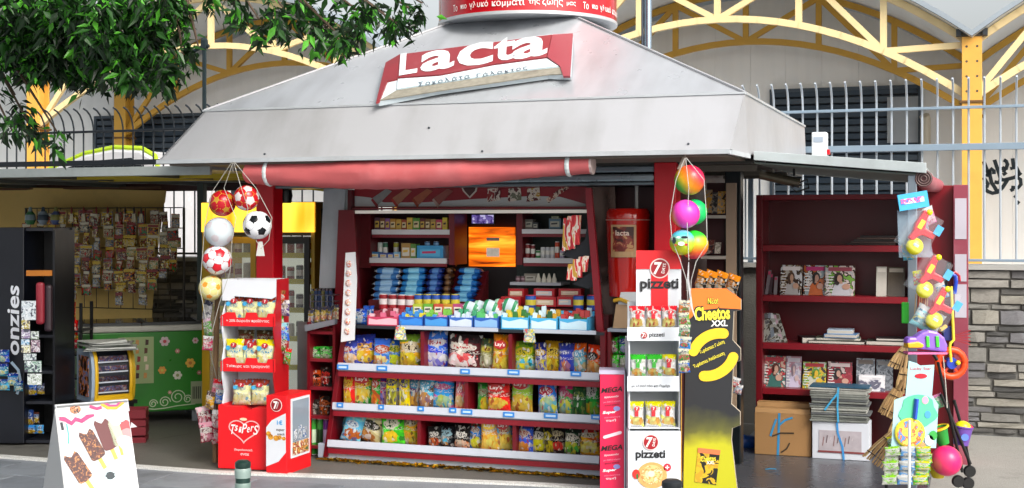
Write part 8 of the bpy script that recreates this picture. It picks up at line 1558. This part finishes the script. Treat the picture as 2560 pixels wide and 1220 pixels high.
MB().lathe([(.01, -.012), (.075, -.012), (.082, -.006), (.082, .0)], (pp(2273, 1082)[0], -.008, pp(2273, 1082)[1]), 26, axis=1).build('paddle', mat('#d8cf3a', .35), pc, local=True); MB().lathe([(.001, -.002), (.07, -.002), (.07, 0)], (pp(2273, 1082)[0], -.021, pp(2273, 1082)[1]), 24, axis=1).build('paddle_print', printmat(['#e0d84a', '#d8d860', '#d8703a', '#5a8ac8'], 26), pc, local=True)
MB().tube([(*pp(2285, 1046)[:1], -.014, pp(2285, 1046)[1]), (*pp(2290, 996)[:1], -.014, pp(2290, 996)[1])], .02, 10, flat=.6).build('paddle_handle', mat('#2f55c0', .35), pc, local=True, smooth=True)
for x, y, r, c_ in ((2312, 1000, .018, '#e0a0b8'), (2318, 1036, .018, '#4a9ac0'), (2322, 1100, .024, '#e8f0f0'), (2302, 1118, .026, '#e09a6a'), (2332, 1088, .022, '#3aa84a')): MB().disc((pp(x, y)[0], -.0085, pp(x, y)[1]), r, r * 1.2, 0, 12).build('printed_spot', mat(c_, .4), pc, local=True)
for r in range(5):
    for c in range(3):
        x, y = 2232 + c * 40 + random.uniform(-3, 3) - r * 2, 1120 + r * 18; a = PY(x, y + 20, 7.1 + .02 * (r % 2)); col = [['#c8dcc0', '#8ac83a'], ['#5a8ac8', '#c8d8ec'], ['#3aa83a', '#c8d030']][c]
        put(BAGM[(r + c) % 6], 'sweets_pack', bagmat(col[0], col[1], col[1], '#e0e4e0', '#e4e8e4', col[1]), 'small %s sweets pack, row %s of the hanging sheet' % (['white and lime', 'blue', 'green and yellow'][c], ['one', 'two', 'three', 'four', 'five'][r]), 'sweets pack', a, (.085, .02, .052), A + random.uniform(-.2, .2), 0, random.uniform(-.1, .1), 'packs on the hanging sheet')
wp = PY(2273, 1050, 6.95); MB().tube([(0, 0, 0), (0, 0, wp[2] + .0)], .0075, 8).top('white_rod', mat('#d0d4d4', .35), 'thin white rod standing in front of the paddle card', 'rod', (wp[0], wp[1], 0), local=True)
# trolley with black legs
tr_ = thing('folding_trolley', 'folded black trolley frame with small wheels right of the toys', 'trolley', PY(2410, 1200, 7.35), rot=A); L = RT_(tr_); mbk = mat('#0e0f11', .4)
for p in ([(2345, 905), (2375, 1040), (2406, 1180)], [(2352, 985), (2385, 1060), (2426, 1160)], [(2385, 1000), (2408, 1080), (2424, 1165)]): MB().tube([L(x, y, 7.35 + (.06 if p[0][0] == 2385 else 0)) for x, y in p], .009, 8).build('leg', mbk, tr_, local=True, smooth=True)
for x, y, dy in ((2395, 1203, 0), (2420, 1208, .0), (2424, 1178, .1)):
    c = L(x, y, 7.35 + dy); w_ = MB().lathe([(.012, -.014), (.03, -.014), (.034, -.008), (.034, .008), (.03, .014), (.012, .014)], c, 18, axis=1).build('wheel', mbk, tr_, local=True, smooth=True)
MB().tube([L(2343, 900, 7.35), L(2330, 880, 7.35), L(2325, 860, 7.4)], .01, 8).build('grip', mbk, tr_, local=True, smooth=True)
MB().tube([L(2358, 890, 7.3), L(2364, 960, 7.3), L(2368, 1020, 7.3)], .003, 5).build('cord', mat('#b8b4ac', .5), tr_, local=True)
MB().tube([PY(2225, 1150, 7.3), PY(2216, 1215, 7.3), (PY(2216, 1215, 7.3)[0], PY(2216, 1215, 7.3)[1], 0)], .009, 6).top('black_stick', mbk, 'thin black stick leaning by the straw brushes', 'stick', (PY(2216, 1215, 7.3)[0], PY(2216, 1215, 7.3)[1], 0))
# buckets and ball
def bucket(nm, lb, x, y, Y, r0, r1, h_, mats, tilt):
    t = thing(nm, lb, 'bucket', PY(x, y, Y), rot=A, tilt=tilt); MB().lathe([(r0, 0), (r1 * .97, h_), (r1 * 1.06, h_ + .004), (r1 * 1.06, h_ + .012), (r1 * .95, h_ + .01), (r0 * .9, .01)], (0, 0, 0), 22).build('pail', mats[0], t, local=True, smooth=True); return t
t = bucket('purple_bucket', 'purple beach bucket with a yellow sand mould inside', 2402, 1112, 7.4, .04, .055, .095, [mat('#6a48a0', .35)], (0, .12)); MB().ball((0, 0, .10), .045, 14, sq=(1, 1, .8)).build('yellow_mould', m_tyel, t, local=True, smooth=True); MB().ball((.035, -.01, .10), .02, 10).build('red_mould', m_tred, t, local=True, smooth=True); MB().disc((0, -.052, .05), .022, .02, 0, 14).build('blue_spot', mat('#5a7ad0', .4), t, local=True)
t = bucket('melon_bucket', 'green melon bucket with red filling and yellow rim', 2360, 1110, 7.3, .03, .05, .085, [mat('#2a9a3c', .35)], (0, -.35)); MB().lathe([(.001, .08), (.046, .08), (.046, .084)], (0, 0, 0), 20).build('red_filling', mat('#c84a2a', .4), t, local=True); MB().tube([(math.cos(a) * .054, math.sin(a) * .054, .093) for a in [i * math.pi / 10 for i in range(21)]], .007, 6, caps=False).build('rim', mat('#d8b81c', .35), t, local=True)
q = PY(2366, 1152, 7.2); MB().ball((0, 0, 0), .083, 26).top('pink_ball', neon(['#d8b81c', '#e0386a', '#e8206a', '#e8246a', '#e05a5a', '#d8d02a'], (.6, .6, .2)), 'bright pink ball with yellow edge at the foot of the toys', 'ball', q, None, local=True, smooth=True, autosm=False)
q = PY(2345, 1185, 7.3); MB().lathe([(.03, 0), (.045, .03), (.04, .06)], (0, 0, 0), 14).top('yellow_cup', mat('#c8b41c', .4), 'small yellow sand mould beside the pink ball', 'toy', (q[0], q[1], q[2] - .02), None, local=True, smooth=True)
t = thing('red_rake_toy', 'red toy rake fingers sticking out behind the orange wheel', 'toy rake', PY(2400, 840, 7.55), rot=A); L = RT_(t)
for i in range(5): MB().bar(L(2388, 838 + i * 3, 7.55), L(2426, 826 + i * 9, 7.55), .006, .006).build('tine', mat('#8a1420', .4), t, local=True)
MB().bar(L(2370, 845, 7.55), L(2390, 843, 7.55), .012, .02).build('shaft', mat('#8a1420', .4), t, local=True)
q = PY(2263, 782, 7.45); o = MB().box(-.02, .02, -.008, .008, -.06, .06).top('green_plastic_tag', mat('#2fae2c', .3), 'bright green plastic holder clipped beside the post', 'holder', q, None, local=True, bevel=.006)
for k, (x, y, w_, h_, c, c2) in enumerate(((2330, 560, .07, .1, '#e05a8a', '#d8c8d8'), (2272, 650, .06, .09, '#5aa8d8', '#e0a83a'), (2296, 712, .06, .08, '#d8342c', '#e0dc3a'), (2362, 745, .055, .09, '#3a8ad0', '#d8d8e0'), (2330, 815, .07, .07, '#d8c83a', '#5ab8d8'), (2350, 1020, .06, .08, '#5ac88a', '#e07aa0'), (2238, 1130, .06, .09, '#3aa84a', '#e0e03a'), (2352, 1185, .07, .06, '#e0b81c', '#d83a6a'))):
    put(BAGM[k % 6], 'toy_bag', bagmat(c, c2, c2, c, '#e8e8e0', c), '%s toy packet in the cascade on the right post' % ['pink', 'light blue', 'red and yellow', 'narrow blue', 'yellow', 'mint', 'lime', 'gold'][k], 'toy bag', PY(x, y, 7.38), (w_, .03, h_), A + random.uniform(-.4, .4), 0, random.uniform(-.4, .4), 'packets in the toy cascade')
# ================================================================== tree
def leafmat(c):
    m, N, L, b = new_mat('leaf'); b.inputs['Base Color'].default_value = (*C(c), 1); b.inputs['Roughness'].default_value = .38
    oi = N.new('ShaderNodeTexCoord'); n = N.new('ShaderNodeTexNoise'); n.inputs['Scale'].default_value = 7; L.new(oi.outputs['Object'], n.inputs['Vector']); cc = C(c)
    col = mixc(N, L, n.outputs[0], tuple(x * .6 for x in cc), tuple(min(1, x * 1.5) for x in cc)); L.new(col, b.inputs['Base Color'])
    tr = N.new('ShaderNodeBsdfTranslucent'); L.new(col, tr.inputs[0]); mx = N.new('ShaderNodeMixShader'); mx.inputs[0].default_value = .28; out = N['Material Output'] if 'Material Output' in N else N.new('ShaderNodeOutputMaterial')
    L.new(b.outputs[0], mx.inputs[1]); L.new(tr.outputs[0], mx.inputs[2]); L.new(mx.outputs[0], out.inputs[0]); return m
tb = K(-4.7, 6.2); tree = thing('tree', 'leafy green tree hanging into the picture from the upper left', 'tree', (tb[0], tb[1], 0), rot=A)
rnd = random.Random(77)
blobs = [(20, 40, 70, 70, 420), (110, 50, 90, 80, 620), (220, 60, 100, 80, 650), (330, 70, 90, 80, 600), (410, 50, 50, 50, 200), (150, 140, 120, 60, 560), (310, 140, 100, 60, 480), (40, 165, 55, 45, 200), (440, 155, 40, 28, 60), (22, 255, 34, 40, 60), (55, 322, 46, 30, 70), (125, 345, 45, 24, 60), (15, 345, 20, 30, 30), (235, 200, 75, 22, 110), (365, 195, 50, 30, 110), (480, 138, 26, 20, 34),
         (460, 20, 40, 20, 20), (575, 25, 45, 30, 90), (630, 65, 30, 50, 90), (690, 35, 50, 35, 110), (770, 55, 60, 50, 170), (820, 95, 46, 30, 110), (880, 45, 60, 45, 160), (945, 50, 56, 30, 130), (1005, 36, 36, 26, 70), (1040, 25, 18, 14, 20), (840, 125, 22, 10, 16), (975, 75, 22, 14, 24)]
lv, lf, lm = [], [], []
def leaf(p, ln, droop=True):
    a = rnd.uniform(0, 6.283); d = Vector((math.cos(a) * .75, math.sin(a) * .75, rnd.uniform(-1.3, .15))).normalized(); sx = d.cross(Vector((rnd.uniform(-1, 1), rnd.uniform(-1, 1), rnd.uniform(.3, 1)))).normalized(); up = sx.cross(d); w_ = ln * .19
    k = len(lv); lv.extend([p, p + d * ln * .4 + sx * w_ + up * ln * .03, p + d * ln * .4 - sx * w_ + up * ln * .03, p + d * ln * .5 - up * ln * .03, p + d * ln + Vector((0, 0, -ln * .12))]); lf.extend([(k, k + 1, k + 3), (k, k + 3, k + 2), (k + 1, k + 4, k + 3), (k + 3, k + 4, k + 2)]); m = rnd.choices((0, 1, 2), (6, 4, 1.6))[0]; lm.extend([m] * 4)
b0 = W(tb[0], tb[1], 0)
tips = []
for bi, (x, y, rx, ry, n) in enumerate(blobs):
    Y0 = 6.0 + rnd.uniform(-.35, .35); y -= 28; c = Vector(((x - CX) / F * Y0, Y0, H - (y - HY) / F * Y0)); rX, rZ = rx / F * Y0, ry / F * Y0; tips.append(c)
    ns = max(3, int(n * (2.0 if x < 450 and y < 190 else 1.15)) // 14)
    for _ in range(ns):          # sprays of leaves on drooping twigs
        while True:
            u_ = Vector((rnd.uniform(-1, 1), rnd.uniform(-1, 1), rnd.uniform(-1, 1)))
            if u_.length < 1: break
        p = c + Vector((u_.x * rX, u_.y * .38, u_.z * rZ)); dr = Vector((rnd.uniform(-.5, .5), rnd.uniform(-.5, .5), -1)).normalized()
        for j in range(14): leaf(p + dr * (j * .006) + Vector((rnd.gauss(0, .02), rnd.gauss(0, .02), rnd.gauss(0, .012))), rnd.uniform(.032, .082))
for _ in range(1500):             # the crown goes on above the frame
    while True:
        u_ = Vector((rnd.uniform(-1, 1), rnd.uniform(-1, 1), rnd.uniform(-1, 1)))
        if u_.length < 1: break
    p = Vector((-3.2 + u_.x * 2.9, 7.4 + u_.y * 2.9, 4.7 + u_.z * 1.3))
    if p.z < 1.6 + 575 / F * p.y + .12: continue
    for j in range(14): leaf(p + Vector((rnd.gauss(0, .09), rnd.gauss(0, .09), rnd.gauss(0, .05))), rnd.uniform(.1, .14))
me = bpy.data.meshes.new('crown'); me.from_pydata([tuple(v - b0) for v in lv], [], lf)
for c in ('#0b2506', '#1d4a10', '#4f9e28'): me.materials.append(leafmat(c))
me.polygons.foreach_set('material_index', lm); cr_ = link(bpy.data.objects.new('crown', me)); cr_.parent = tree; cr_.location = (0, 0, 0)
mbk2 = mat('#4a3a2c', .8, var=.3, scale=12, bump=.6, bscale=30)
rel = lambda v: v - b0
hub = Vector((-4.3, 6.15, 2.9))
MB().tube([(0, 0, 0), (.03, -.02, .8), (.1, 0, 1.8), tuple(rel(hub))], [.17, .14, .13, .11], 14).build('trunk', mbk2, tree, local=True, smooth=True)
mid1, mid2 = Vector((-3.0, 6.1, 3.2)), Vector((-1.6, 6.0, 3.0))
mb = MB().tube([rel(hub), rel(mid1), rel(mid2), rel(Vector((-.5, 6.0, 2.75)))], [.09, .06, .03, .008], 9)
for i, c in enumerate(tips):
    src = hub if c.x < -3.6 else (mid1 if c.x < -2 else mid2); mb.tube([rel(src), rel(src.lerp(c, .55) + Vector((0, 0, .12))), rel(c + Vector((.03, 0, -.02)))], [.025, .012, .004], 6)
mb.build('limbs', mbk2, tree, local=True, smooth=True)
